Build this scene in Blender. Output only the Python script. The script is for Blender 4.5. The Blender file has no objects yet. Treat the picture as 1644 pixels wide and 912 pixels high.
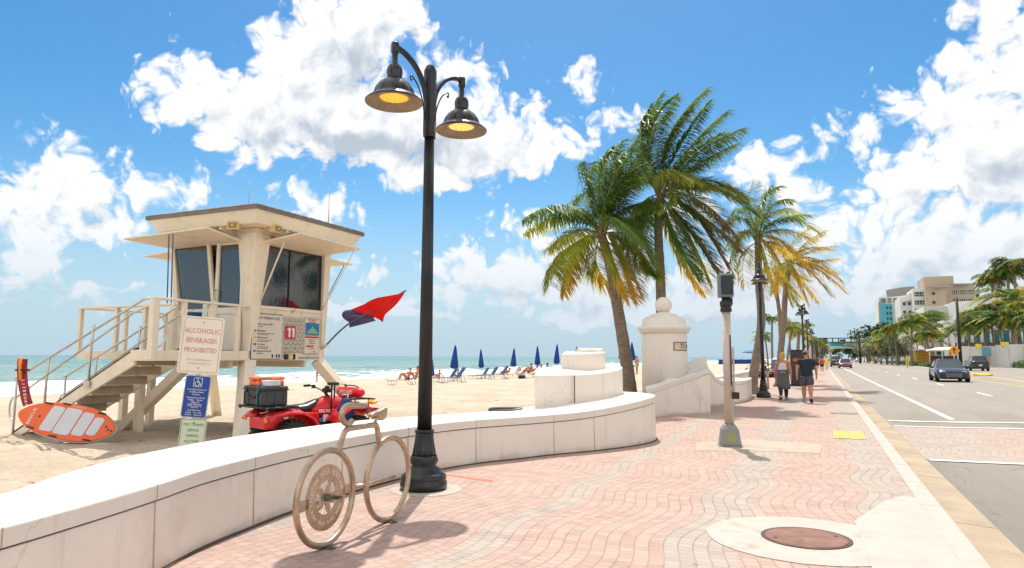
import bpy, bmesh, math, random
from mathutils import Vector, Matrix, Euler, noise as mnoise
random.seed(7)
R_ = math.radians
PI = math.pi
scn = bpy.context.scene
col = scn.collection

# ------------------------------------------------------------------ camera
FPX, IW, IH, CH = 1100.0, 1644, 912, 1.55
PITCH, YAW, ROLL = math.atan(116.5/FPX), R_(24.15), 0.0033
def _basis():
    f = (0, math.cos(PITCH), math.sin(PITCH)); u = (0, -math.sin(PITCH), math.cos(PITCH)); r = (1, 0, 0)
    c, s = math.cos(ROLL), math.sin(ROLL)
    r2 = tuple(c*r[i]+s*u[i] for i in range(3)); u2 = tuple(-s*r[i]+c*u[i] for i in range(3))
    def w(v):
        x, d, z = v
        return Vector((x*math.cos(YAW)-d*math.sin(YAW), x*math.sin(YAW)+d*math.cos(YAW), z))
    return w(r2), w(f), w(u2)
CR, CF, CU = _basis()
cam_d = bpy.data.cameras.new('camera'); cam = bpy.data.objects.new('camera', cam_d); col.objects.link(cam)
cam_d.sensor_width = 36.0; cam_d.lens = 36.0*FPX/IW; cam_d.clip_start = 0.05; cam_d.clip_end = 60000
m = Matrix.Identity(4)
for i in range(3):
    m[i][0] = CR[i]; m[i][1] = CU[i]; m[i][2] = -CF[i]
m[0][3] = 0; m[1][3] = 0; m[2][3] = CH
cam.matrix_world = m
scn.camera = cam
def ray(px, py):
    return CR*((px-IW/2)/FPX) + CF + CU*((IH/2-py)/FPX)
def g(px, py, z=0.0):
    r = ray(px, py); t = (z-CH)/r.z
    return Vector((r.x*t, r.y*t, z))
def at(px, py, D):
    r = ray(px, py); h = -r.x*math.sin(YAW)+r.y*math.cos(YAW); t = D/h
    return Vector((r.x*t, r.y*t, CH+r.z*t))
def atY(px, py, Y):
    r = ray(px, py); t = Y/r.y
    return Vector((r.x*t, Y, CH+r.z*t))
def atX(px, py, X):
    r = ray(px, py); t = X/r.x
    return Vector((X, r.y*t, CH+r.z*t))

# ------------------------------------------------------------------ light and sky
SUN_EL, SUN_AZ = R_(62.0), R_(-23.0)          # azimuth clockwise from the road direction
sd = Vector((math.sin(SUN_AZ)*math.cos(SUN_EL), math.cos(SUN_AZ)*math.cos(SUN_EL), math.sin(SUN_EL)))
sun_d = bpy.data.lights.new('sun', 'SUN'); sun_d.energy = 2.9; sun_d.angle = R_(0.53); sun_d.color = (1.0, 0.955, 0.88)
sun = bpy.data.objects.new('sun', sun_d); col.objects.link(sun)
sun.rotation_euler = (-sd).to_track_quat('-Z', 'Y').to_euler()
scn.view_settings.view_transform = 'Standard'; scn.view_settings.look = 'None'
scn.view_settings.gamma = 1.0; scn.view_settings.exposure = 0.70
scn.cycles.max_bounces = 8; scn.cycles.transparent_max_bounces = 12
scn.cycles.caustics_reflective = False; scn.cycles.caustics_refractive = False

world = bpy.data.worlds.new('World'); scn.world = world; world.use_nodes = True
wt = world.node_tree; wt.nodes.clear()
class NT:
    """tiny node-tree writer"""
    def __init__(s, tree): s.t = tree
    def n(s, typ, **kw):
        nd = s.t.nodes.new(typ)
        ins = kw.pop('ins', {})
        for k, v in kw.items(): setattr(nd, k, v)
        for k, v in ins.items():
            sock = nd.inputs[k]
            if isinstance(v, bpy.types.NodeSocket): s.t.links.new(v, sock)
            else: sock.default_value = v
        return nd
    def math(s, op, a, b=0.0, c=0.0, clamp=False):
        nd = s.n('ShaderNodeMath', operation=op, ins={0: a, 1: b, 2: c}); nd.use_clamp = clamp
        return nd.outputs[0]
    def vec(s, op, a, b=(0, 0, 0), c=None):
        ins = {0: a, 1: b}
        if c is not None: ins[2] = c
        nd = s.n('ShaderNodeVectorMath', operation=op, ins=ins)
        return nd.outputs['Value'] if op in ('LENGTH', 'DOT_PRODUCT', 'DISTANCE') else nd.outputs[0]
    def ramp(s, v, a, b, c=0.0, d=1.0, smooth=True):
        nd = s.n('ShaderNodeMapRange', ins={0: v, 1: a, 2: b, 3: c, 4: d})
        nd.interpolation_type = 'SMOOTHSTEP' if smooth else 'LINEAR'
        return nd.outputs[0]
    def mix(s, f, a, b):
        nd = s.n('ShaderNodeMix', data_type='RGBA')
        for i, v in ((0, f), (6, a), (7, b)):
            if isinstance(v, bpy.types.NodeSocket): s.t.links.new(v, nd.inputs[i])
            else: nd.inputs[i].default_value = v if i == 0 else (tuple(v)+(1,) if len(v) == 3 else v)
        return nd.outputs[2]
    def noise(s, vec, scale, detail=4, rough=0.55, dist=0.0, dim='3D'):
        nd = s.n('ShaderNodeTexNoise', noise_dimensions=dim, ins={'Scale': scale, 'Detail': detail, 'Roughness': rough, 'Distortion': dist})
        s.t.links.new(vec, nd.inputs['Vector'])
        return nd.outputs['Fac']
    def link(s, a, b): s.t.links.new(a, b)

def azel(px, py):
    r = ray(px, py).normalized()
    return math.degrees(math.atan2(r.x, r.y))/10.0, math.degrees(math.asin(r.z))/10.0
# clouds stand at fixed compass bearings and heights in the sky: (x, y, rx, ry) read off the view once
CL = [(330,130,80,70),(290,170,55,60),(420,190,120,85),(545,70,115,110),(620,20,95,60),(560,190,180,90),(690,210,150,80),(800,225,115,60),(690,270,110,40),(740,110,62,38),(860,240,70,32),(480,110,80,70),(420,250,40,22),
 (95,270,85,50),(50,320,90,70),(150,310,90,60),(285,305,42,32),(40,390,90,50),(150,370,90,40),(25,445,45,25),(215,300,60,36),(-40,350,90,80),(490,310,34,26),(520,330,44,28),(552,352,22,16),(5,245,16,10),
 (770,395,50,36),(740,410,40,30),(850,370,38,24),(800,450,120,42),(880,430,90,40),(950,465,140,34),(710,466,18,12),(612,440,26,16),(595,398,15,10),(650,480,60,10),
 (928,120,24,14),(985,180,58,22),(950,168,25,14),(945,232,18,10),
 (1240,268,72,34),(1195,290,45,24),(1290,300,44,28),(1120,350,60,30),
 (1600,30,80,75),(1570,110,75,80),(1500,180,105,60),(1430,165,50,30),(1365,215,72,28),(1600,250,150,110),(1450,290,110,66),(1385,350,92,60),(1520,390,170,80),(1340,380,55,55),(1420,430,150,50),(1640,380,120,90),(1740,150,160,200),(1560,455,200,50),
 (1150,450,150,36),(1250,420,110,40),(1330,470,130,40),(180,470,70,10),(120,480,40,12),(480,420,60,8),
 (1080,500,260,26),(560,500,200,14),(980,400,60,36)]
grp = bpy.data.node_groups.new('cloud_density', 'ShaderNodeTree')
grp.interface.new_socket('P', in_out='INPUT', socket_type='NodeSocketVector')
grp.interface.new_socket('D', in_out='OUTPUT', socket_type='NodeSocketFloat'); grp.interface.new_socket('A', in_out='OUTPUT', socket_type='NodeSocketFloat')
G = NT(grp)
gi = G.n('NodeGroupInput'); go = G.n('NodeGroupOutput')
P0 = gi.outputs[0]
w1 = G.n('ShaderNodeTexNoise', noise_dimensions='2D', ins={'Scale': 2.2, 'Detail': 2.5}); G.link(P0, w1.inputs['Vector'])
wv = G.vec('SUBTRACT', w1.outputs['Color'], (0.5, 0.5, 0.5))
wv = G.vec('MULTIPLY', wv, (0.5, 0.36, 0.0))
PW = G.vec('ADD', P0, wv)
acc = None
for (x, y, rx, ry) in CL:
    a, e = azel(x, y)
    ax = abs(azel(x+rx, y)[0]-a); ey = abs(azel(x, y-ry)[1]-e)
    q = G.vec('MULTIPLY_ADD', PW, (1/ax, 1/ey, 0), (-a/ax, -e/ey, 0))
    l = G.vec('LENGTH', q)
    d = G.math('MULTIPLY_ADD', l, -0.5*(ax+ey), 0.5*(ax+ey))      # height of a dome whose slope is the same for every lobe
    acc = d if acc is None else G.n('ShaderNodeMath', operation='SMOOTH_MAX', ins={0: acc, 1: d, 2: 0.12}).outputs[0]
n1 = G.n('ShaderNodeTexNoise', noise_dimensions='2D', ins={'Scale': 2.4, 'Detail': 8.0, 'Roughness': 0.5, 'Distortion': 0.15}); G.link(P0, n1.inputs['Vector'])
v1 = G.n('ShaderNodeTexVoronoi', voronoi_dimensions='2D', feature='SMOOTH_F1', ins={'Scale': 5.5, 'Detail': 3.0, 'Roughness': 0.55, 'Smoothness': 0.5})
vw = G.vec('MULTIPLY_ADD', w1.outputs['Color'], (0.35, 0.3, 0), P0); G.link(vw, v1.inputs['Vector'])
bil = G.math('MULTIPLY_ADD', v1.outputs['Distance'], -0.30, 0.15)
t1 = G.math('MULTIPLY_ADD', n1.outputs['Fac'], 0.46, -0.11)
t2 = G.math('ADD', acc, t1); t2 = G.math('ADD', t2, bil)
G.link(t2, go.inputs[0]); G.link(acc, go.inputs[1])

W = NT(wt)
tc = W.n('ShaderNodeTexCoord').outputs['Generated']
sep = W.n('ShaderNodeSeparateXYZ'); W.link(tc, sep.inputs[0])
az = W.math('ARCTAN2', sep.outputs[0], sep.outputs[1]); az = W.math('MULTIPLY', az, 18/PI)
el = W.math('ARCSINE', sep.outputs[2]); el = W.math('MULTIPLY', el, 18/PI)
cmb = W.n('ShaderNodeCombineXYZ', ins={0: az, 1: el, 2: 0.0}).outputs[0]
def dens(v):
    nd = W.n('ShaderNodeGroup'); nd.node_tree = grp; W.link(v, nd.inputs[0]); return nd.outputs[0], nd.outputs[1]
D0, A0 = dens(cmb); D1, A1 = dens(W.vec('ADD', cmb, (-0.06, 0.15, 0)))
alpha = W.ramp(D0, -0.01, 0.17)
diff = W.math('SUBTRACT', D0, D1)
# lit from above: brighter where the cloud thins towards the sun, greyer in the deep body
lit = W.math('MULTIPLY_ADD', diff, 1.7, 1.06)
thick = W.math('MULTIPLY', W.ramp(A0, 0.10, 0.50), W.ramp(W.math('SUBTRACT', A0, A1), -0.14, 0.10, 1.0, 0.55))
lit = W.math('MULTIPLY_ADD', thick, -0.95, lit)
lit = W.math('SMOOTH_MIN', W.math('SMOOTH_MAX', lit, 0.08, 0.35), 1.0, 0.15)
cc = W.mix(lit, (0.29, 0.345, 0.41), (0.645, 0.65, 0.655))
sky = W.n('ShaderNodeTexSky', sky_type='NISHITA'); sky.sun_disc = False
sky.sun_elevation = SUN_EL; sky.sun_rotation = SUN_AZ; sky.altitude = 0; sky.air_density = 1.0; sky.dust_density = 0.6; sky.ozone_density = 2.0
SKY_S = 0.082
hs = W.n('ShaderNodeHueSaturation', ins={'Hue': 0.492, 'Saturation': 1.42, 'Value': 1.0, 'Fac': 1.0, 'Color': sky.outputs[0]})
skyc = W.vec('SCALE', hs.outputs[0]); wt.nodes[-1].inputs['Scale'].default_value = SKY_S
hz = W.ramp(el, 0.0, 1.5, 0.92, 0.0)           # moist air low over the sea
skyc = W.mix(hz, skyc, (0.30, 0.415, 0.50))
hz2 = W.ramp(el, 0.0, 1.3, 0.78, 0.0)
cc = W.mix(hz2, cc, (0.35, 0.43, 0.50))
# bright warm cloud added overhead and behind, out of view, as fill light
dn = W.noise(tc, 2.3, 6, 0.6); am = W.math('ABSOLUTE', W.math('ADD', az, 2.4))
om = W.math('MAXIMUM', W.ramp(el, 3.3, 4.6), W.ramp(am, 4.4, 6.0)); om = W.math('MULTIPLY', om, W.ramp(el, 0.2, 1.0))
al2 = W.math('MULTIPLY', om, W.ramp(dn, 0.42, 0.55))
fin = W.mix(alpha, skyc, cc)
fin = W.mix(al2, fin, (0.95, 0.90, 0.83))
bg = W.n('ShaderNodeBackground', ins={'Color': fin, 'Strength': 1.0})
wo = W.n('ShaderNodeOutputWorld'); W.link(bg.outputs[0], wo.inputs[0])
world.cycles.sampling_method = 'MANUAL'; world.cycles.sample_map_resolution = 256

# ------------------------------------------------------------------ materials
MATS = {}
def mat(name, color, rough=0.6, metal=0.0, var=0.12, vscale=3.0, bump=0.0, bscale=40.0, dirt=None, dscale=1.5, damt=0.4,
        emit=None, coat=0.0, trans=0.0, spec=0.5, stretch=(1, 1, 1), ior=1.45, transl=0.0, alpha=1.0):
    if name in MATS: return MATS[name]
    mt = bpy.data.materials.new(name); mt.use_nodes = True
    t = mt.node_tree; t.nodes.clear(); N = NT(t)
    co = N.n('ShaderNodeTexCoord').outputs['Object']
    if stretch != (1, 1, 1): co = N.vec('MULTIPLY', co, stretch)
    c = tuple(color)
    base = c+(1,)
    if var > 0:
        f = N.noise(co, vscale, 5, 0.6); f = N.ramp(f, 0.25, 0.75)
        lo = tuple(max(0, x*(1-var)) for x in c); hi = tuple(min(1, x*(1+var)) for x in c)
        base = N.mix(f, lo, hi)
    if dirt is not None:
        f2 = N.noise(co, dscale, 8, 0.68); f2 = N.ramp(f2, 0.52, 0.74, 0, damt)
        base = N.mix(f2, base, dirt)
    b = N.n('ShaderNodeBsdfPrincipled', ins={'Base Color': base, 'Roughness': rough, 'Metallic': metal, 'IOR': ior})
    b.inputs['Specular IOR Level'].default_value = spec
    b.inputs['Coat Weight'].default_value = coat
    b.inputs['Coat Roughness'].default_value = 0.08
    b.inputs['Transmission Weight'].default_value = trans
    if alpha < 1: b.inputs['Alpha'].default_value = alpha
    if emit is not None:
        b.inputs['Emission Color'].default_value = tuple(emit[:3])+(1,); b.inputs['Emission Strength'].default_value = emit[3]
    if bump > 0:
        h = N.noise(co, bscale, 6, 0.6)
        bp = N.n('ShaderNodeBump', ins={'Strength': 1.0, 'Distance': bump, 'Height': h}); N.link(bp.outputs[0], b.inputs['Normal'])
    out = N.n('ShaderNodeOutputMaterial')
    if transl > 0:
        tr = N.n('ShaderNodeBsdfTranslucent', ins={'Color': base})
        mx = N.n('ShaderNodeMixShader', ins={0: transl}); N.link(b.outputs[0], mx.inputs[1]); N.link(tr.outputs[0], mx.inputs[2])
        N.link(mx.outputs[0], out.inputs[0])
    else: N.link(b.outputs[0], out.inputs[0])
    MATS[name] = mt
    return mt

# ------------------------------------------------------------------ mesh builder
class MB:
    def __init__(s): s.v = []; s.f = []; s.mi = []; s.sm = []
    def add(s, vs, fs, m=0, smooth=False):
        o = len(s.v); s.v.extend([tuple(v) for v in vs])
        for f in fs: s.f.append(tuple(i+o for i in f)); s.mi.append(m); s.sm.append(smooth)
        return s
    def box(s, c, d, rz=0.0, m=0, M=None):
        x, y, z = d[0]/2, d[1]/2, d[2]/2
        vs = [Vector((i*x, j*y, k*z)) for i in (-1, 1) for j in (-1, 1) for k in (-1, 1)]
        rot = M if M is not None else Matrix.Rotation(rz, 3, 'Z')
        vs = [rot @ v + Vector(c) for v in vs]
        return s.add(vs, [(0, 1, 3, 2), (4, 6, 7, 5), (0, 4, 5, 1), (2, 3, 7, 6), (0, 2, 6, 4), (1, 5, 7, 3)], m)
    def beam(s, p0, p1, w, h, up=(0, 0, 1), m=0, w1=None, h1=None):
        p0, p1 = Vector(p0), Vector(p1); d = (p1-p0).normalized(); up = Vector(up)
        x = d.cross(up)
        if x.length < 1e-4: x = d.cross(Vector((0, 1, 0)))
        x.normalize(); u = x.cross(d).normalized()
        w1 = w if w1 is None else w1; h1 = h if h1 is None else h1
        vs = []
        for p, a, b in ((p0, w/2, h/2), (p1, w1/2, h1/2)):
            vs += [p-x*a-u*b, p+x*a-u*b, p+x*a+u*b, p-x*a+u*b]
        return s.add(vs, [(3, 2, 1, 0), (4, 5, 6, 7), (0, 1, 5, 4), (1, 2, 6, 5), (2, 3, 7, 6), (3, 0, 4, 7)], m)
    def tube(s, pts, r, n=8, closed=False, m=0, smooth=True):
        pts = [Vector(p) for p in pts]; k = len(pts)
        rr = r if isinstance(r, (list, tuple)) else [r]*k
        prev = None; vs = []
        for i, p in enumerate(pts):
            a = pts[(i-1) % k] if (closed or i > 0) else p
            b = pts[(i+1) % k] if (closed or i < k-1) else p
            t = (b-a).normalized()
            if prev is None:
                x = t.cross(Vector((0, 0, 1)))
                if x.length < 1e-3: x = t.cross(Vector((1, 0, 0)))
            else: x = prev - t*prev.dot(t)
            if x.length < 1e-6: x = t.cross(Vector((1, 0, 0)))
            x.normalize(); prev = x; y = t.cross(x)
            for j in range(n):
                an = 2*PI*j/n; vs.append(p + (x*math.cos(an)+y*math.sin(an))*rr[i])
        fs = []
        for i in range(k if closed else k-1):
            for j in range(n):
                a, b = i*n+j, i*n+(j+1) % n; c, d = ((i+1) % k)*n+(j+1) % n, ((i+1) % k)*n+j
                fs.append((a, b, c, d))
        s.add(vs, fs, m, smooth)
        if not closed:
            o = len(s.v)-len(vs)
            s.f.append(tuple(o+j for j in reversed(range(n)))); s.mi.append(m); s.sm.append(False)
            s.f.append(tuple(o+(k-1)*n+j for j in range(n))); s.mi.append(m); s.sm.append(False)
        return s
    def lathe(s, prof, c=(0, 0, 0), n=24, m=0, smooth=True, M=None, flute=0.0, nf=0, caps=True):
        vs = []; c = Vector(c)
        for (r, z) in prof:
            for j in range(n):
                an = 2*PI*j/n; q = r
                if flute and nf: q = r*(1-flute*(0.5-0.5*math.cos(nf*an)))
                v = Vector((q*math.cos(an), q*math.sin(an), z))
                if M is not None: v = M @ v
                vs.append(v+c)
        fs = []
        for i in range(len(prof)-1):
            for j in range(n): fs.append((i*n+j, i*n+(j+1) % n, (i+1)*n+(j+1) % n, (i+1)*n+j))
        s.add(vs, fs, m, smooth)
        o = len(s.v)-len(vs); k = len(prof)-1
        if not caps: return s
        if prof[0][0] > 1e-4: s.f.append(tuple(o+j for j in reversed(range(n)))); s.mi.append(m); s.sm.append(False)
        if prof[-1][0] > 1e-4: s.f.append(tuple(o+k*n+j for j in range(n))); s.mi.append(m); s.sm.append(False)
        return s
    def prism(s, poly, z0, z1, m=0, M=None, c=(0, 0, 0), smooth=False):
        n = len(poly); c = Vector(c)
        f0 = z0 if callable(z0) else (lambda i: z0)
        f1 = z1 if callable(z1) else (lambda i: z1)
        vs = [Vector((p[0], p[1], f0(i))) for i, p in enumerate(poly)] + [Vector((p[0], p[1], f1(i))) for i, p in enumerate(poly)]
        vs = [((M @ v) if M is not None else v)+c for v in vs]
        o = len(s.v)
        s.add(vs, [(i, (i+1) % n, n+(i+1) % n, n+i) for i in range(n)], m, smooth)
        s.f.append(tuple(o+i for i in reversed(range(n)))); s.mi.append(m); s.sm.append(False)
        s.f.append(tuple(o+n+i for i in range(n))); s.mi.append(m); s.sm.append(False)
        return s
    def ball(s, c, r, n=12, sc=(1, 1, 1), m=0, M=None):
        c = Vector(c); rings = max(4, n//2)
        prof = [(r*math.sin(PI*i/rings), -r*math.cos(PI*i/rings)) for i in range(rings+1)]
        vs = []
        for (a, z) in prof:
            for j in range(n):
                an = 2*PI*j/n; v = Vector((a*math.cos(an)*sc[0], a*math.sin(an)*sc[1], z*sc[2]))
                if M is not None: v = M @ v
                vs.append(v+c)
        fs = [(i*n+j, i*n+(j+1) % n, (i+1)*n+(j+1) % n, (i+1)*n+j) for i in range(rings) for j in range(n)]
        return s.add(vs, fs, m, True)
    def loft(s, rings, m=0, smooth=True, caps=True, closed=True):
        n = len(rings[0]); vs = [v for r in rings for v in r]; fs = []
        for i in range(len(rings)-1):
            for j in range(n if closed else n-1): fs.append((i*n+j, i*n+(j+1) % n, (i+1)*n+(j+1) % n, (i+1)*n+j))
        o = len(s.v); s.add(vs, fs, m, smooth)
        if caps:
            s.f.append(tuple(o+j for j in reversed(range(n)))); s.mi.append(m); s.sm.append(False)
            k = (len(rings)-1)*n; s.f.append(tuple(o+k+j for j in range(n))); s.mi.append(m); s.sm.append(False)
        return s
    def build(s, name, mats, parent=None, world=False, bevel=0.0, label=None, segs=2, recalc=True, split=False):
        if split: return s.split_build(name, mats, parent, world, bevel, segs)
        me = bpy.data.meshes.new(name)
        vs = s.v
        if world and parent is not None:
            inv = parent.matrix_basis.inverted()
            if parent.parent is not None: inv = inv @ parent.parent.matrix_basis.inverted()
            vs = [inv @ Vector(v) for v in vs]
        me.from_pydata([tuple(v) for v in vs], [], s.f)
        if not isinstance(mats, (list, tuple)): mats = [mats]
        for mm in mats: me.materials.append(mm)
        me.polygons.foreach_set('material_index', s.mi); me.polygons.foreach_set('use_smooth', s.sm)
        if recalc:
            bm = bmesh.new(); bm.from_mesh(me); bmesh.ops.recalc_face_normals(bm, faces=bm.faces); bm.to_mesh(me); bm.free()
        me.update()
        o = bpy.data.objects.new(name, me); col.objects.link(o)
        if parent is not None: o.parent = parent
        if bevel > 0:
            bv = o.modifiers.new('bevel', 'BEVEL'); bv.width = bevel; bv.segments = segs; bv.limit_method = 'ANGLE'; bv.angle_limit = R_(40)
        if label: o['label'] = label
        return o
def _split_build(s, name, mats, parent, world, bevel, segs):
    par = list(range(len(s.v)))
    def find(a):
        while par[a] != a: par[a] = par[par[a]]; a = par[a]
        return a
    for f in s.f:
        for i in f[1:]: par[find(i)] = find(f[0])
    groups = {}
    for k, f in enumerate(s.f): groups.setdefault(find(f[0]), []).append(k)
    out = None
    for ks in groups.values():
        b = MB(); idx = {}
        for k in ks:
            for i in s.f[k]:
                if i not in idx: idx[i] = len(b.v); b.v.append(s.v[i])
            b.f.append(tuple(idx[i] for i in s.f[k])); b.mi.append(s.mi[k]); b.sm.append(s.sm[k])
        out = b.build(name, mats, parent, world, bevel, None, segs)
    return out
MB.split_build = _split_build
def tag(o, label=None, cat=None, group=None, kind=None):
    if label: o['label'] = label
    if cat: o['category'] = cat
    if group: o['group'] = group
    if kind: o['kind'] = kind
    return o
def thing(name, label, cat, loc=(0, 0, 0), rz=0.0, group=None):
    o = bpy.data.objects.new(name, None); col.objects.link(o); o.empty_display_size = 0.2
    o.location = loc; o.rotation_euler = (0, 0, rz)
    o.matrix_basis = Matrix.Translation(Vector(loc)) @ Matrix.Rotation(rz, 4, 'Z')
    return tag(o, label, cat, group)
def kids(o): return [c for c in bpy.data.objects if c.parent == o]
def dup(root, loc, rz=0.0, label=None, group=None, scale=None):
    r = root.copy(); col.objects.link(r)
    r.location = loc; r.rotation_euler = (0, 0, rz)
    if scale: r.scale = (scale,)*3 if not isinstance(scale, (tuple, list)) else scale
    if label: r['label'] = label
    if group: r['group'] = group
    for ch in kids(root):
        c = ch.copy(); col.objects.link(c); c.parent = r
        for gch in kids(ch):
            d = gch.copy(); col.objects.link(d); d.parent = c
    return r
def text(body, size, mt, parent, M, xs=1.0, align='CENTER', name='lettering', ext=0.0015, bold=0.0, space=1.0):
    cu = bpy.data.curves.new(name, 'FONT'); cu.body = body; cu.size = size; cu.extrude = ext; cu.align_x = align; cu.align_y = 'CENTER'
    cu.offset = bold; cu.resolution_u = 2; cu.space_character = space
    tmp = bpy.data.objects.new('t', cu); col.objects.link(tmp)
    dg = bpy.context.evaluated_depsgraph_get(); dg.update()
    me = bpy.data.meshes.new_from_object(tmp.evaluated_get(dg)); bpy.data.objects.remove(tmp)
    me.transform(Matrix.Diagonal((xs, 1, 1, 1))); me.transform(M)
    me.materials.clear(); me.materials.append(mt)
    return me
def join_meshes(name, mes, mats, parent, label=None):
    """several text/plate meshes laid into one part mesh; mats in order of the meshes"""
    v = []; f = []; mi = []
    ml = []
    for me, mt in zip(mes, mats):
        if mt not in ml: ml.append(mt)
        k = ml.index(mt); o = len(v)
        v += [tuple(x.co) for x in me.vertices]
        for p in me.polygons: f.append(tuple(i+o for i in p.vertices)); mi.append(k)
    me = bpy.data.meshes.new(name); me.from_pydata(v, [], f)
    for mt in ml: me.materials.append(mt)
    me.polygons.foreach_set('material_index', mi); me.update()
    o = bpy.data.objects.new(name, me); col.objects.link(o); o.parent = parent
    if label: o['label'] = label
    return o
XZ = Matrix.Rotation(PI/2, 4, 'X')          # text plane -> upright, facing -Y
def T(x, y, z): return Matrix.Translation((x, y, z))
# ------------------------------------------------------------------ SETTING
def bez(pts, n=8):
    pts = [Vector(p) for p in pts]; out = []
    for i in range(len(pts)-1):
        p0 = pts[max(i-1, 0)]; p1 = pts[i]; p2 = pts[i+1]; p3 = pts[min(i+2, len(pts)-1)]
        for k in range(n):
            t = k/n
            out.append(0.5*((2*p1)+(p2-p0)*t+(2*p0-5*p1+4*p2-p3)*t*t+(3*p1-p0-3*p2+p3)*t**3))
    out.append(pts[-1]); return out
def sstep(a, b, x):
    t = min(1, max(0, (x-a)/(b-a))); return t*t*(3-2*t)
def road_z(x): return -0.12+0.14*sstep(1.5, 8.0, x)
def grid_mesh(name, xs, ys, zf, mt, kind='structure'):
    b = MB(); n = len(ys)
    vs = [(x, y, zf(x, y)) for x in xs for y in ys]
    fs = [(i*n+j, (i+1)*n+j, (i+1)*n+j+1, i*n+j+1) for i in range(len(xs)-1) for j in range(n-1)]
    b.add(vs, fs, 0, True); o = b.build(name, mt, recalc=False); return tag(o, kind=kind)
def spaced(a, segs):
    out = [a]
    for (e, st) in segs:
        while out[-1] < e-1e-6: out.append(min(e, out[-1]+st))
    return out

# --- materials of the setting
def sand_material():
    mt = bpy.data.materials.new('sand'); mt.use_nodes = True; t = mt.node_tree; t.nodes.clear(); N = NT(t)
    co = N.n('ShaderNodeTexCoord').outputs['Object']
    f = N.ramp(N.noise(co, 0.5, 6, 0.6), 0.3, 0.7); c = N.mix(f, (0.49, 0.395, 0.295), (0.63, 0.52, 0.405))
    f = N.ramp(N.noise(co, 7, 6, 0.7), 0.35, 0.75, 0, 0.5); c = N.mix(f, c, (0.38, 0.29, 0.20))
    sx = N.n('ShaderNodeSeparateXYZ'); N.link(co, sx.inputs[0])
    wn = N.math('MULTIPLY_ADD', N.noise(co, 0.12, 3), 6.0, sx.outputs[0])
    wet = N.ramp(wn, -39.5, -43.5); c = N.mix(wet, c, (0.36, 0.28, 0.19))
    weed = N.ramp(N.noise(N.vec('MULTIPLY', co, (1, .3, 1)), 6, 6, 0.8), 0.68, 0.72, 0, 0.75)
    band = N.math('MULTIPLY', N.ramp(wn, -37.0, -38.0), N.ramp(wn, -40.5, -39.5)); c = N.mix(N.math('MULTIPLY', weed, band), c, (0.12, 0.07, 0.035))
    rough = N.ramp(wet, 0, 1, 0.9, 0.35)
    h1 = N.noise(co, 3.2, 5, 0.6); h2 = N.noise(co, 22, 5, 0.7)
    vr = N.n('ShaderNodeTexVoronoi', ins={'Scale': 2.6, 'Randomness': 1.0}); N.link(N.vec('MULTIPLY_ADD', N.n('ShaderNodeTexNoise', ins={'Scale': 3.0, 'Vector': co}).outputs['Color'], (.35, .35, 0), co), vr.inputs['Vector'])
    foot = N.ramp(vr.outputs['Distance'], 0.03, 0.22)
    h = N.math('ADD', N.math('MULTIPLY', h1, 0.9), N.math('MULTIPLY', h2, 0.22)); h = N.math('MULTIPLY_ADD', foot, 0.45, h)
    bp = N.n('ShaderNodeBump', ins={'Strength': 1.0, 'Distance': 0.14, 'Height': h})
    b = N.n('ShaderNodeBsdfPrincipled', ins={'Base Color': c, 'Roughness': rough, 'Normal': bp.outputs[0]}); b.inputs['Specular IOR Level'].default_value = 0.25
    o = N.n('ShaderNodeOutputMaterial'); N.link(b.outputs[0], o.inputs[0]); return mt

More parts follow.
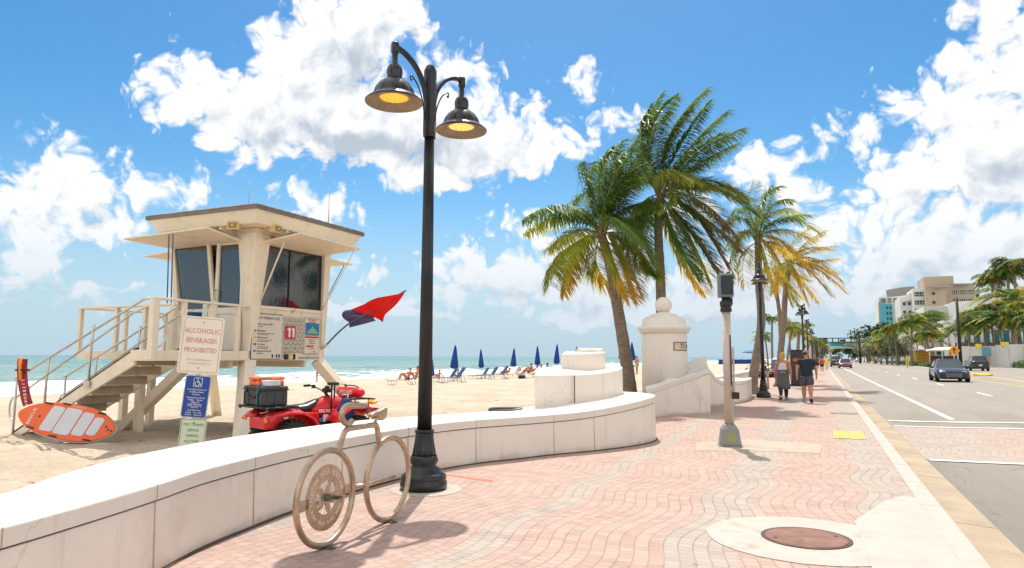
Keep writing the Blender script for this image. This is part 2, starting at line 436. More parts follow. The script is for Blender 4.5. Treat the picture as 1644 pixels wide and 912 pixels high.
def paver_material(name='pavers', cross=False):
    mt = bpy.data.materials.new(name); mt.use_nodes = True; t = mt.node_tree; t.nodes.clear(); N = NT(t)
    co = N.n('ShaderNodeTexCoord').outputs['Object']
    s = N.n('ShaderNodeSeparateXYZ'); N.link(co, s.inputs[0]); X, Y = s.outputs[0], s.outputs[1]
    ph = N.math('MULTIPLY_ADD', Y, 2*PI/1.98, -5.15*2*PI/1.98)
    wv = N.math('COSINE', ph); U = N.math('MULTIPLY_ADD', wv, -0.078, X)
    V2 = N.math('MULTIPLY_ADD', N.math('SINE', N.math('MULTIPLY', U, 6.5)), 0.02, Y)
    q = N.n('ShaderNodeCombineXYZ', ins={0: V2, 1: U, 2: 0.0}).outputs[0]
    br = N.n('ShaderNodeTexBrick', offset=0.5, ins={'Scale': 1.0, 'Mortar Size': 0.0045, 'Mortar Smooth': 0.3, 'Brick Width': 0.098, 'Row Height': 0.120, 'Bias': 0.0, 'Color1': (0.0, 0, 0, 1), 'Color2': (1, 1, 1, 1), 'Mortar': (0.5, 0.5, 0.5, 1)})
    N.link(q, br.inputs['Vector'])
    # row joints are read a little wider than the cross joints
    rowf = N.math('FRACT', N.math('DIVIDE', U, 0.120)); rowe = N.math('MINIMUM', rowf, N.math('SUBTRACT', 1.0, rowf))
    rj = N.ramp(rowe, 0.03, 0.075, 1, 0)
    pink = N.mix(br.outputs['Color'], (0.40, 0.268, 0.225), (0.49, 0.345, 0.292)); grey = N.mix(br.outputs['Color'], (0.36, 0.305, 0.26), (0.435, 0.375, 0.325))
    m = None
    if cross: pink = N.mix(0.45, pink, grey)
    bands = [(-4.75, 0.13), (-2.655, 0.14), (-0.94, 0.28), (0.62, 0.27), (-6.2, .2)] if not cross else [(2.2, 0.6), (5.2, 0.6), (8.0, .6)]
    for c, w in bands:
        wob = N.math('MULTIPLY_ADD', N.noise(co, 0.22, 1), 0.30, U); 
        d = N.math('ABSOLUTE', N.math('SUBTRACT', wob, c+0.15)); k = N.ramp(d, w, w+0.012, 1, 0)
        m = k if m is None else N.math('MAXIMUM', m, k)
    c = N.mix(m, pink, grey)
    big = N.ramp(N.noise(co, 0.8, 6, 0.65), 0.35, 0.7, 0, 0.4); c = N.mix(big, c, (0.46, 0.37, 0.31))
    st = N.ramp(N.noise(co, 2.6, 8, 0.72), 0.52, 0.72, 0, 0.5); c = N.mix(st, c, (0.27, 0.21, 0.175)); gum = N.n('ShaderNodeTexVoronoi', ins={'Scale': 1.7, 'Vector': co}); c = N.mix(N.ramp(gum.outputs['Distance'], 0.035, 0.05, 0.55, 0), c, (0.16, 0.13, 0.11))
    jn = N.ramp(N.noise(co, 1.3, 5, 0.7), 0.3, 0.7, 0.45, 1.0); jt = N.math('MULTIPLY', jn, N.math('MAXIMUM', N.math('MULTIPLY', br.outputs['Fac'], 0.7), N.math('MULTIPLY', rj, 0.62))); c = N.mix(jt, c, (0.24, 0.165, 0.13))
    sp = N.ramp(N.noise(co, 90, 2, 0.5), 0.3, 0.7, 0.9, 1.08); c = N.vec('MULTIPLY', c, sp)
    h = N.math('MULTIPLY_ADD', jt, -1.0, N.math('MULTIPLY', N.noise(co, 70, 4, .6), 0.25))
    bp = N.n('ShaderNodeBump', ins={'Strength': 0.8, 'Distance': 0.006, 'Height': h})
    b = N.n('ShaderNodeBsdfPrincipled', ins={'Base Color': c, 'Roughness': 0.85, 'Normal': bp.outputs[0]}); b.inputs['Specular IOR Level'].default_value = 0.3
    o = N.n('ShaderNodeOutputMaterial'); N.link(b.outputs[0], o.inputs[0]); return mt

def road_material():
    mt = bpy.data.materials.new('asphalt'); mt.use_nodes = True; t = mt.node_tree; t.nodes.clear(); N = NT(t)
    co = N.n('ShaderNodeTexCoord').outputs['Object']
    s = N.n('ShaderNodeSeparateXYZ'); N.link(co, s.inputs[0]); X = s.outputs[0]
    f = N.ramp(N.noise(N.vec('MULTIPLY', co, (1, .12, 1)), 0.9, 6, 0.6), 0.3, 0.7)
    c = N.mix(f, (0.21, 0.187, 0.158), (0.28, 0.252, 0.215))
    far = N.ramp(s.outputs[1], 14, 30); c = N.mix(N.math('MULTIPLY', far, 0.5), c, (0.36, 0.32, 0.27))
    ag = N.ramp(N.noise(co, 120, 3, 0.7), 0.25, 0.75, 0.72, 1.28); c = N.vec('MULTIPLY', c, ag)
    oil = N.ramp(N.noise(N.vec('MULTIPLY', co, (1, .25, 1)), 2.0, 7, 0.7), 0.62, 0.72, 0, 0.45); c = N.mix(oil, c, (0.13, 0.115, 0.10))
    cr = N.n('ShaderNodeTexVoronoi', feature='DISTANCE_TO_EDGE', ins={'Scale': 0.35}); N.link(N.vec('MULTIPLY_ADD', N.n('ShaderNodeTexNoise', ins={'Scale': 1.4, 'Detail': 6.0, 'Vector': co}).outputs['Color'], (1.4, 1.4, 0), co), cr.inputs['Vector'])
    c = N.mix(N.ramp(cr.outputs['Distance'], 0.0, 0.006, 0.6, 0), c, (0.10, 0.09, 0.08))
    bp = N.n('ShaderNodeBump', ins={'Strength': 0.8, 'Distance': 0.008, 'Height': N.noise(co, 110, 3, 0.7)})
    b = N.n('ShaderNodeBsdfPrincipled', ins={'Base Color': c, 'Roughness': 0.85, 'Normal': bp.outputs[0]}); b.inputs['Specular IOR Level'].default_value = 0.3
    o = N.n('ShaderNodeOutputMaterial'); N.link(b.outputs[0], o.inputs[0]); return mt

def sea_material():
    mt = bpy.data.materials.new('sea_water'); mt.use_nodes = True; t = mt.node_tree; t.nodes.clear(); N = NT(t)
    co = N.n('ShaderNodeTexCoord').outputs['Object']
    s = N.n('ShaderNodeSeparateXYZ'); N.link(co, s.inputs[0]); X, Y = s.outputs[0], s.outputs[1]
    d = N.math('MULTIPLY', X, -1.0)
    f = N.ramp(d, 60, 260); c = N.mix(f, (0.21, 0.32, 0.275), (0.095, 0.225, 0.21))
    f = N.ramp(d, 300, 2200); c = N.mix(f, c, (0.06, 0.17, 0.21))
    pn = N.ramp(N.noise(N.vec('MULTIPLY', co, (1, .35, 1)), 0.035, 5, 0.6), 0.35, 0.68, 0, 0.6); c = N.mix(pn, c, (0.05, 0.17, 0.175))
    # foam: dense in the surf, whitecaps further out
    q = N.vec('MULTIPLY', co, (1.0, 0.32, 1)); fn = N.noise(q, 0.42, 9, 0.66, 0.5); fl = N.noise(N.vec('MULTIPLY', co, (1.0, .16, 1)), 0.11, 4, 0.55)
    prox = N.ramp(d, 46, 88, 0.33, 0.0); prox2 = N.ramp(d, 43, 47, 0.10, 0)
    v = N.math('ADD', N.math('ADD', fn, N.math('MULTIPLY', fl, 0.45)), N.math('ADD', prox, prox2))
    foam = N.ramp(v, 0.93, 1.03)
    c = N.mix(foam, c, (0.86, 0.88, 0.87))
    rough = N.ramp(foam, 0, 1, 0.22, 0.8)
    h = N.math('ADD', N.noise(N.vec('MULTIPLY', co, (1.0, .45, 1)), 0.5, 8, 0.62), N.math('MULTIPLY', foam, 0.12))
    bp = N.n('ShaderNodeBump', ins={'Strength': 1.0, 'Distance': 0.9, 'Height': h})
    b = N.n('ShaderNodeBsdfPrincipled', ins={'Base Color': c, 'Roughness': rough, 'Normal': bp.outputs[0], 'IOR': 1.33}); b.inputs['Specular IOR Level'].default_value = 0.35
    o = N.n('ShaderNodeOutputMaterial'); N.link(b.outputs[0], o.inputs[0]); return mt

M_sand = sand_material(); M_pave = paver_material(); M_cross = paver_material('crossing_pavers', True); M_road = road_material(); M_sea = sea_material()
M_conc = mat('light_concrete', (0.46, 0.42, 0.37), 0.85, var=.1, vscale=2.0, bump=.004, bscale=60, dirt=(0.25, 0.20, 0.155), dscale=2.0, damt=.75)
M_gut = mat('gutter_concrete', (0.39, 0.305, 0.215), 0.85, var=.14, vscale=1.5, bump=.004, bscale=60, dirt=(0.25, 0.16, 0.09), dscale=1.4, damt=.6)
M_line = mat('road_paint', (0.80, 0.78, 0.73), 0.7, var=.05, vscale=5, dirt=(0.42, 0.38, 0.33), dscale=6, damt=.6)
M_wall = mat('white_wall_paint', (0.80, 0.725, 0.64), 0.75, var=.03, vscale=1.5, bump=.002, bscale=30, dirt=(0.56, 0.45, 0.36), dscale=1.1, damt=.38)
M_cap = mat('wall_cap_paint', (0.74, 0.69, 0.62), 0.7, var=.03, vscale=1.5, bump=.002, bscale=30, dirt=(0.62, 0.54, 0.45), dscale=1.6, damt=.3)
def weather(mt, top=.0):
    t = mt.node_tree; N = NT(t); b = [n for n in t.nodes if n.type == 'BSDF_PRINCIPLED'][0]; src = b.inputs['Base Color'].links[0].from_socket
    co = N.n('ShaderNodeTexCoord').outputs['Object']
    dr = N.ramp(N.noise(N.vec('MULTIPLY', co, (7, 7, .7)), 1.0, 5, .65), .56, .72, 0, .30); c = N.mix(dr, src, (.42, .33, .25))
    s = N.n('ShaderNodeSeparateXYZ'); N.link(co, s.inputs[0]); zz = N.math('MULTIPLY_ADD', N.noise(co, 3, 5, .7), .22, s.outputs[2])
    c = N.mix(N.ramp(zz, .08, .22, .5, 0), c, (.34, .26, .20))
    v = N.n('ShaderNodeTexVoronoi', feature='DISTANCE_TO_EDGE', ins={'Scale': .55}); N.link(N.vec('MULTIPLY_ADD', N.n('ShaderNodeTexNoise', ins={'Scale': 2.2, 'Detail': 8.0, 'Vector': co}).outputs['Color'], (.9, .9, .9), co), v.inputs['Vector'])
    k = N.math('MULTIPLY', N.ramp(v.outputs['Distance'], 0, .005, .4, 0), N.ramp(N.noise(co, .5, 2), .5, .6)); c = N.mix(k, c, (.30, .21, .15))
    N.link(c, b.inputs['Base Color'])
weather(M_wall); weather(M_cap)
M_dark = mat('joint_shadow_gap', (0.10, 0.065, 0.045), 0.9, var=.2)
M_joint = mat('joint_filler', (0.50, 0.38, 0.30), 0.9, var=.1)
M_land = mat('far_ground', (0.30, 0.27, 0.2), 0.95, var=.2, vscale=.05)

# --- sea, sand, land
xs = [-30000, -12000, -5000, -2500, -1400, -900, -650, -480, -380]+spaced(-320, [(-200, 6), (-110, 2.5), (-40, 0.7)])
ys = [-6000, -2500, -1200, -600, -300]+spaced(-150, [(-30, 6), (260, 1.6), (500, 6)])+[620, 800, 1100, 1600, 2500, 5000, 12000, 30000]
def sea_z(x, y):
    if x < -420 or y < -160 or y > 520: return -0.9
    k = 0.28*sstep(-46, -60, x)
    yy = y+6*mnoise.noise((x*.02, y*.012, 3))
    xx = x+5*mnoise.noise((x*.03, y*.02, 1.0))
    w = math.sin(xx*2*PI/13.0); crest = max(0, w)**3
    br = 0.75*math.exp(-((xx+57)/2.0)**2)*sstep(-.2, .3, mnoise.noise((y*.03, 7.1, 0)))+0.5*math.exp(-((xx+68)/2.4)**2)*sstep(-.1, .4, mnoise.noise((y*.035, 2.3, 5)))
    return -0.9+k*(crest*0.9+0.8*mnoise.noise((x*.25, yy*.12, 0)))+br*0.6
grid_mesh('sea', xs, ys, sea_z, M_sea)
xs = spaced(-75, [(-30, 2.5), (-16, 0.8), (-3.2, 0.22)]); ys = [-400, -200, -100, -60]+spaced(-40, [(0, 2.5), (24, 0.25), (60, 1.2), (200, 5), (1500, 60)])
def sand_z(x, y):
    z = -0.10-0.75*sstep(-14, -44, x)-0.06*max(0, -44-x)
    fade = 1.0 if (x > -30 and -5 < y < 60) else 0.35
    z += fade*(0.11*mnoise.noise((x*.5, y*.5, 0))+0.09*mnoise.noise((x*1.5, y*1.5, 4))+0.035*mnoise.noise((x*3.4, y*3.4, 9)))
    if x > -7.5: z = min(z, -0.06)
    return z
grid_mesh('beach_sand', xs, ys, sand_z, M_sand)
b = MB(); b.add([(-3.3, -400, -.3), (9000, -400, -.3), (9000, 12000, -.3), (-3.3, 12000, -.3)], [(0, 1, 2, 3)]); tag(b.build('ground', M_land, recalc=False), kind='structure')

# --- promenade
west = [(-4.6, -20), (-4.5, 2), (-4.9, 4), (-5.3, 6), (-5.3, 9), (-4.4, 11), (-3.9, 13), (-3.9, 15), (-4.3, 17.5), (-3.9, 20), (-3.6, 25), (-3.3, 30), (-4.4, 32), (-4.4, 1500)]
b = MB(); poly = west+[(0.90, 1500), (0.90, 0), (0.90, -20)]
b.prism(poly, -0.25, 0.0)
tag(b.build('promenade_paving', M_pave), kind='structure')
b = MB()
b.prism([(0.902, -20), (1.10, -20), (1.10, 1500), (0.902, 1500)], -0.3, 0.003); tag(b.build('kerb', M_conc, bevel=.012), kind='structure')
b = MB(); b.add([(1.10, -20, -.085), (1.52, -20, -.118), (1.52, 1500, -.118), (1.10, 1500, -.085)], [(0, 1, 2, 3)]); tag(b.build('gutter', M_gut, recalc=False), kind='structure')
for i in range(14):
    pass
b = MB()
for i in range(40):
    y = 2.2+i*3.05
    b.box((1.31, y, -.100), (.42, .008, .006), M=Matrix.Rotation(.08, 3, 'Y'))
    b.box((1.0, y+.3, .003), (.196, .008, .004))
tag(b.build('pavement_joints', M_joint), kind='structure')
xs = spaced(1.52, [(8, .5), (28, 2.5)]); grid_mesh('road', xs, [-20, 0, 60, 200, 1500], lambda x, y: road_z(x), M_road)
def strip(name, p0, p1, w, mt, lift=.006, n=10):
    p0, p1 = Vector(p0), Vector(p1); d = (p1-p0); dd = Vector((d.x, d.y, 0)).normalized(); s = Vector((-dd.y, dd.x, 0))*w/2
    b = MB(); vs = []
    for i in range(n+1):
        p = p0+d*(i/n)
        for q in (p-s, p+s): vs.append((q.x, q.y, road_z(q.x)+lift))
    b.add(vs, [(2*i, 2*i+1, 2*i+3, 2*i+2) for i in range(n)]); o = b.build(name, mt, recalc=False); return tag(o, kind='structure')
strip('lane_line', (3.15, 21.9, 0), (3.35, 1200, 0), .15, M_line, n=4)
for k in range(2):
    for i in range(26):
        y0 = 22+12.0*i+(6 if k else 0)
        if k == 0: strip('lane_dash', (6.35, y0, 0), (6.38, y0+3.2, 0), .12, M_line, n=1)
strip('lane_line', (9.9, 22, 0), (9.9, 1200, 0), .12, mat('yellow_paint', (0.75, 0.50, 0.10), .7), n=2)
# paved crossing between stop lines
xs = spaced(1.52, [(16, .5)]); grid_mesh('crossing_paving', xs, [13.35, 19.3], lambda x, y: road_z(x)+.005, M_cross)
for y in (13.28, 19.42, 21.0): strip('stop_line', (1.56, y, 0), (16, y, 0), .17 if y < 20 else .26, M_line, .012, 20)
# concrete collar, manhole cover and patches
c0 = g(1294, 865)
def flat(name, pts, z, mt, h=.004, kind='structure'):
    b = MB(); b.prism([(p[0], p[1]) for p in pts], z-h, z); return tag(b.build(name, mt), kind=kind)
def blob(c, rx, ry, n=40, j=.02, rot=0): return [(c[0]+math.cos(2*PI*i/n+rot)*rx*(1+random.uniform(-j, j)), c[1]+math.sin(2*PI*i/n+rot)*ry*(1+random.uniform(-j, j))) for i in range(n)]
flat('concrete_collar', blob(c0, .82, .80, 48, .008), .006, M_conc)
pts = [g(*p) for p in [(1372, 838), (1398, 820), (1420, 805), (1450, 797), (1470, 800)]]+[Vector((.90, 6.0, 0)), Vector((.90, 3.5, 0)), Vector((.2, 3.5, 0)), Vector((.3, 5.4, 0))]
flat('concrete_apron', pts, .0095, M_conc)
flat('concrete_patch', [g(*p) for p in [(1118, 711), (1208, 706), (1320, 714), (1316, 728), (1210, 724), (1118, 724)]], .005, mat('dusty_concrete_patch', (.44, .36, .29), .9, var=.15, vscale=2, dirt=(.30, .23, .19), dscale=2, damt=.7))
t = thing('manhole_cover', 'round rusty iron manhole cover in a pale concrete collar', 'manhole cover', (c0.x, c0.y, .006))
M_rust = mat('rusty_iron', (0.235, 0.125, 0.095), .8, .2, var=.25, vscale=6, bump=.004, bscale=60, dirt=(.33, .21, .16), dscale=5)
b = MB(); b.lathe([(.335, 0), (.335, .006), (.325, .010), (0.0, .010)], n=48); b.build('plate', M_rust, t)
b = MB(); b.lathe([(.365, 0), (.365, .007), (.345, .007), (.340, .001)], n=48); b.build('rim', mat('dark_iron', (.12, .075, .06), .7, .4), t)
b = MB()
for a in (0, PI): b.ball((math.cos(a+.5)*.27, math.sin(a+.5)*.27, .010), .018, 8, (1, 1, .3))
b.build('lifting_hole', M_dark, t, split=True)
# yellow tactile pad
t = tag(None or thing('tactile_pad', 'yellow ribbed tactile warning pad set in the pavement by the kerb', 'tactile pad', (.45, 15.6, 0.004)), None)
b = MB(); b.box((0, 0, .002), (.54, 1.5, .008))
for i in range(9):
    for j in range(24): b.ball((-.23+.0575*i, -.7+.061*j, .006), .013, 6, (1, 1, .5))
b.build('tactile_surface', mat('yellow_tactile', (0.60, 0.50, 0.15), .7, var=.08, dirt=(.5, .4, .25), dscale=5), t); b = MB(); b.box((0, 0, .001), (.57, 1.53, .004)); b.build('edge_strip', M_gut, t)
# small vent grille in the pavement
t = thing('drain_grate', 'small dark slotted grate flush in the pavement ahead of the tactile pad', 'grate', tuple(g(1355, 664))[:2]+(.003,))
b = MB(); b.box((0, 0, .001), (.7, .5, .006)); b.build('frame', mat('grate_metal', (.30, .25, .22), .7, .3), t)
b = MB()
for i in range(9): b.box((-.3+.075*i, 0, .006), (.03, .44, .006))
b.build('slat', mat('grate_dark', (.16, .12, .1), .8), t)
tag(flat('survey_mark', [g(*p) for p in [(702, 761), (712, 761), (792, 771), (790, 774), (760, 770)]], .004, mat('orange_marking', (.75, .18, .1), .8)), kind='structure')

# --- the low curved seat wall
OUT = [(-3.86, 0.9), (-3.95, 1.7), (-4.05, 2.35), (-4.2, 2.95), (-4.39, 3.57), (-4.62, 4.2), (-4.77, 4.9), (-4.87, 5.5), (-4.93, 6.24), (-4.94, 7.2), (-4.86, 8.2), (-4.62, 9.05), (-4.25, 9.75), (-3.92, 10.4), (-3.47, 11.1), (-3.07, 11.95), (-2.89, 12.65), (-2.92, 13.25), (-3.17, 13.85), (-3.6, 14.25), (-4.2, 14.45)]
INN = [(-4.35, 0.6), (-4.55, 1.7), (-4.75, 2.4), (-5.05, 2.95), (-5.45, 3.6), (-5.78, 4.3), (-5.98, 5.0), (-6.1, 5.6), (-6.17, 6.2), (-6.17, 7.2), (-6.08, 8.3), (-5.75, 9.2), (-5.45, 9.85), (-5.13, 10.5), (-4.72, 11.3), (-4.4, 12.1), (-4.3, 12.8), (-4.3, 13.1), (-4.32, 13.4), (-4.35, 13.6), (-4.4, 13.8)]
ow = bez([(x, y, 0) for x, y in OUT], 6); iw = bez([(x, y, 0) for x, y in INN], 6)
def wtop(y): return 0.63+0.19*sstep(10.2, 13.2, y)
def ribbon(b, inset, z0, z1, m=0, batter=0.0):
    vs = []
    for o, i in zip(ow, iw):
        d = (i-o); d.z = 0; d.normalize(); oo = o+d*inset; ii = i-d*inset; za, zb = z0(o.y), z1(o.y)
        ob = oo+d*batter*(-1)
        vs += [(ob.x, ob.y, za), (oo.x, oo.y, zb), (ii.x, ii.y, zb), (ii.x, ii.y, za)]
    n = len(ow); fs = []
    for k in range(n-1):
        for j in range(3): fs.append((4*k+j, 4*k+j+1, 4*k+5+j, 4*k+4+j))
    fs += [(3, 2, 1, 0), (4*n-4, 4*n-3, 4*n-2, 4*n-1)]
    b.add(vs, fs, m, False); return b
W1 = thing('curved_seat_wall', 'long low white concrete wall with broad flat top curving along the promenade', 'wall', (-4.9, 7, 0))
b = MB(); ribbon(b, .014, lambda y: -.2, lambda y: wtop(y)-.125, batter=.02); b.build('wall_body', M_wall, W1, True, bevel=.006)
b = MB(); ribbon(b, .03, lambda y: wtop(y)-.125, lambda y: wtop(y)-.112); b.build('shadow_groove', M_dark, W1, True)
b = MB(); ribbon(b, .0, lambda y: wtop(y)-.112, lambda y: wtop(y)); b.build('wall_cap', M_cap, W1, True, bevel=.014, segs=3)
b = MB()
for ky in (3.55, 4.85, 6.35, 7.7, 9.05, 10.4, 11.15, 2.3):
    o = min(ow[:120], key=lambda p: abs(p.y-ky)); k = ow.index(o); tg = (ow[k+1]-ow[k-1]).normalized(); nr = Vector((tg.y, -tg.x, 0))
    p = o+nr*(-.012)
    b.beam((p.x+nr.x*.018, p.y+nr.y*.018, .0), (p.x-nr.x*.002, p.y-nr.y*.002, wtop(ky)-.125), .006, .012, up=tuple(nr))
    b.box((p.x+nr.x*.013, p.y+nr.y*.013, wtop(ky)-.056), (.005, .006, .108), rz=math.atan2(tg.y, tg.x))
b.build('panel_joint', M_joint, W1, True)
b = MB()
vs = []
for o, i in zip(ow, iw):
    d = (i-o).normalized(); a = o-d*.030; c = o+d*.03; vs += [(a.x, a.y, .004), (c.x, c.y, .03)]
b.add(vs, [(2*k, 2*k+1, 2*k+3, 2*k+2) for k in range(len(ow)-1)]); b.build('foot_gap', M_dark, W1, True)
# --- spiral tiers at the end of the wall
def plan(pts, n=6): return [(p.x, p.y) for p in bez([(x, y, 0) for x, y in pts], n)]
F2 = [tuple(at(858, 650, 12.1))[:2], tuple(at(890, 640, 12.25))[:2], tuple(at(922, 640, 12.5))[:2], tuple(at(960, 640, 12.8))[:2], tuple(at(988, 640, 13.25))[:2], tuple(at(999.5, 640, 13.9))[:2], tuple(at(996, 640, 14.8))[:2], tuple(at(975, 640, 15.4))[:2], tuple(at(940, 640, 15.5))[:2]]
p2 = plan(F2); k2 = len(p2)
def z2(i): 
    t = min(1, i/(k2*0.75)); return 1.225+0.13*sstep(.35, 1, t)
t = thing('spiral_wall_tier', 'middle tier of the white spiral wall with one vertical joint standing on the seat wall', 'wall', (F2[3][0], F2[3][1], .6))
b = MB(); b.prism(p2+[tuple(at(900, 640, 14.4))[:2], tuple(at(862, 640, 12.5))[:2]], -.1, lambda i: z2(min(i, k2))); b.build('wall_body', M_wall, t, True, bevel=.015, segs=3)
jp = at(922.5, 620, 12.44); b = MB(); b.box((jp.x, jp.y, .55), (.012, .02, 1.32), rz=R_(0)); b.build('panel_joint', M_dark, t, True)
F3 = [tuple(at(901, 600, 13.2))[:2], tuple(at(925, 600, 13.5))[:2], tuple(at(952, 600, 13.8))[:2], tuple(at(969, 600, 14.3))[:2], tuple(at(971.5, 600, 14.9))[:2], tuple(at(960, 600, 15.5))[:2], tuple(at(935, 600, 15.6))[:2], tuple(at(925, 600, 15.3))[:2]]
p3 = plan(F3)
t = thing('spiral_wall_top', 'small curled top tier of the white spiral wall', 'wall', (F3[2][0], F3[2][1], 1.2))
b = MB(); b.prism(p3+[tuple(at(908, 600, 14.2))[:2]], 1.1, lambda i: 1.60+.06*sstep(0, 30, i)); b.build('wall_body', M_wall, t, True, bevel=.015, segs=3)
b = MB(); q = [at(928, 560, 15.2), at(950, 560, 15.6), at(968, 560, 15.3)]; b.tube([(v.x, v.y, 1.69) for v in bez(q, 6)], .05, 8); b.build('wall_lip', M_cap, t, True)

# --- white pillar monument and the wave shaped wall below it
pc = at(1066.5, 560, 20.3)
t = thing('white_pillar', 'tall round white pillar topped with a dome and ball finial', 'pillar', (pc.x, pc.y, 0))
Rp = .66
b = MB(); b.lathe([(Rp, 0), (Rp, 2.2), (Rp-.02, 2.26)], n=64); b.build('shaft', M_cap, t)
zt = 2.24
b = MB(); b.lathe([(Rp+.0, zt), (Rp+.05, zt+.02), (Rp+.06, zt+.07), (Rp+.10, zt+.10), (Rp+.12, zt+.15), (Rp+.11, zt+.19), (Rp+.02, zt+.22), (Rp-.03, zt+.25), (Rp-.03, zt+.33), (Rp-.06, zt+.43), (Rp-.14, zt+.49), (Rp-.25, zt+.51), (Rp-.27, zt+.55), (.22, zt+.60), (.17, zt+.63), (0, zt+.64)], n=64); b.build('cornice', M_cap, t)
b = MB(); b.ball((0, 0, zt+.84), .245, 32); b.lathe([(.12, zt+.58), (.10, zt+.66)], n=24); b.build('ball_finial', M_cap, t)
va = math.atan2(-pc.y, -pc.x)                       # bearing from pillar to camera
pl = MB(); n = 12
for (r, zc, hh, a0, a1, mi) in ((Rp+.012, 1.86, .125, .40, 1.28, 0), (Rp+.018, 1.86, .10, .435, 1.25, 1)):
    vs = []
    for k in range(n+1):
        a = va+a0+(a1-a0)*k/n
        for z in (zc-hh, zc+hh): vs.append((r*math.cos(a), r*math.sin(a), z))
    pl.add(vs, [(2*k, 2*k+2, 2*k+3, 2*k+1) for k in range(n)], mi, True)
pn = pl.build('name_plate', [mat('plate_brown', (.16, .10, .06), .6), mat('plate_stone', (.62, .50, .38), .6)], t, recalc=False)
mes = []
for k, ch in enumerate('TIB'):
    a = va+.80+k*.175-(.04 if k == 1 else 0)
    Mt = Matrix.Translation((math.cos(a)*(Rp+.024), math.sin(a)*(Rp+.024), 1.86)) @ Matrix.Rotation(a+PI/2, 4, 'Z') @ XZ
    mes.append(text(ch, .19, MATS['plate_brown'], t, Mt, .8, bold=.006))
join_meshes('lettering', mes, [MATS['plate_brown']]*3, pn)
Fr = [(1040, 672, .74), (1051, 670.6, .76), (1062, 668.5, .80), (1077, 666.5, .87), (1095, 665.5, .96), (1118, 664.3, 1.08), (1134, 663.6, 1.18), (1141, 663.4, 1.22)]
Bk = [(18.9, 1036), (19.2, 1045), (19.4, 1060), (19.8, 1075), (20.5, 1090), (21.2, 1103), (22.4, 1123), (22.9, 1134)]
t = thing('wave_wall', 'white wall rising like a wave at the foot of the round pillar', 'wall', tuple(g(1095, 666)))
fo = []; bk = []
for (px, py, zt_), (D, bx) in zip(Fr, Bk):
    p = g(px, py); fo.append((p.x, p.y, zt_)); q = at(bx, 600, D); bk.append((q.x, q.y, zt_+.02+.36*sstep(1050, 1125, bx)))
def slab(b, F_, B_, zlo, ztf, inset=0.0, m=0):
    vs = []
    for f, k in zip(F_, B_):
        fv = Vector((f[0], f[1], 0)); kv = Vector((k[0], k[1], 0)); d = (kv-fv).normalized(); fv = fv+d*inset
        mid = fv.lerp(kv, .5); zm = f[2]+ (k[2]-f[2])*.25-.05
        if ztf is None: vs += [(fv.x, fv.y, zlo(f)), (fv.x, fv.y, f[2]), (mid.x, mid.y, zm), (kv.x, kv.y, k[2]), (kv.x, kv.y, -.1)]
        else: 
            vs += [(fv.x, fv.y, zlo(f)), (fv.x, fv.y, ztf(f)), (mid.x, mid.y, ztf(f)), (kv.x, kv.y, ztf(f)), (kv.x, kv.y, -.1)]
    n = len(F_); fs = []
    for k in range(n-1):
        for j in range(4): fs.append((5*k+j, 5*k+j+1, 5*k+6+j, 5*k+5+j))
        fs.append((5*k+4, 5*k, 5*k+5, 5*k+9))
    fs += [(4, 3, 2, 1, 0), (5*n-5, 5*n-4, 5*n-3, 5*n-2, 5*n-1)]
    b.add(vs, fs, m); return b
b = slab(MB(), fo, bk, lambda f: 0, lambda f: f[2]-.13, .014); b.build('wall_body', M_wall, t, True)
b = slab(MB(), fo, bk, lambda f: f[2]-.13, lambda f: f[2]-.112, .03); b.build('shadow_groove', M_dark, t, True)
b = slab(MB(), fo, bk, lambda f: f[2]-.112, None); b.build('wall_cap', M_cap, t, True)
b = MB()
for px in (1058, 1124): p = g(px, 668); b.box((p.x-.0, p.y+.0, .35), (.012, .012, .7))
b.build('panel_joint', M_joint, t, True)
Fr = [(1139, 652.2, 1.20), (1146, 651.6, 1.02), (1153, 651, .86), (1163, 650, .76), (1175, 648.2, .73), (1190, 645.8, .73), (1200, 643.2, .73), (1206, 640, .73), (1207.5, 635, .73)]
fo = []; bk = []
for (px, py, zt_) in Fr:
    p = g(px, py); fo.append((p.x, p.y, zt_)); bk.append((p.x-1.35+.5*sstep(1195, 1207, px), p.y+.55, zt_))
t = thing('wave_wall', 'lower white wall sweeping down and round behind the pillar to a blunt rounded end', 'wall', tuple(g(1175, 648)))
b = slab(MB(), fo, bk, lambda f: 0, lambda f: f[2]-.13, .014); b.build('wall_body', M_wall, t, True)
b = slab(MB(), fo, bk, lambda f: f[2]-.13, lambda f: f[2]-.112, .03); b.build('shadow_groove', M_dark, t, True)
b = slab(MB(), fo, bk, lambda f: f[2]-.112, None); b.build('wall_cap', M_cap, t, True)
# straight low wall that carries on down the beach side
t = thing('beach_wall', 'straight low white wall running on between promenade and sand behind the palms', 'wall', (-4.7, 40, 0))
b = MB(); b.beam((-4.75, 33, .2), (-4.75, 320, .2), .6, .62); b.build('wall_body', M_wall, t, True)
b = MB(); b.beam((-4.72, 33, .58), (-4.72, 320, .58), .7, .12); b.build('wall_cap', M_cap, t, True)
b = MB(); b.beam((-4.40, 33.1, .515), (-4.40, 320, .515), .04, .014); b.build('shadow_groove', M_dark, t, True)
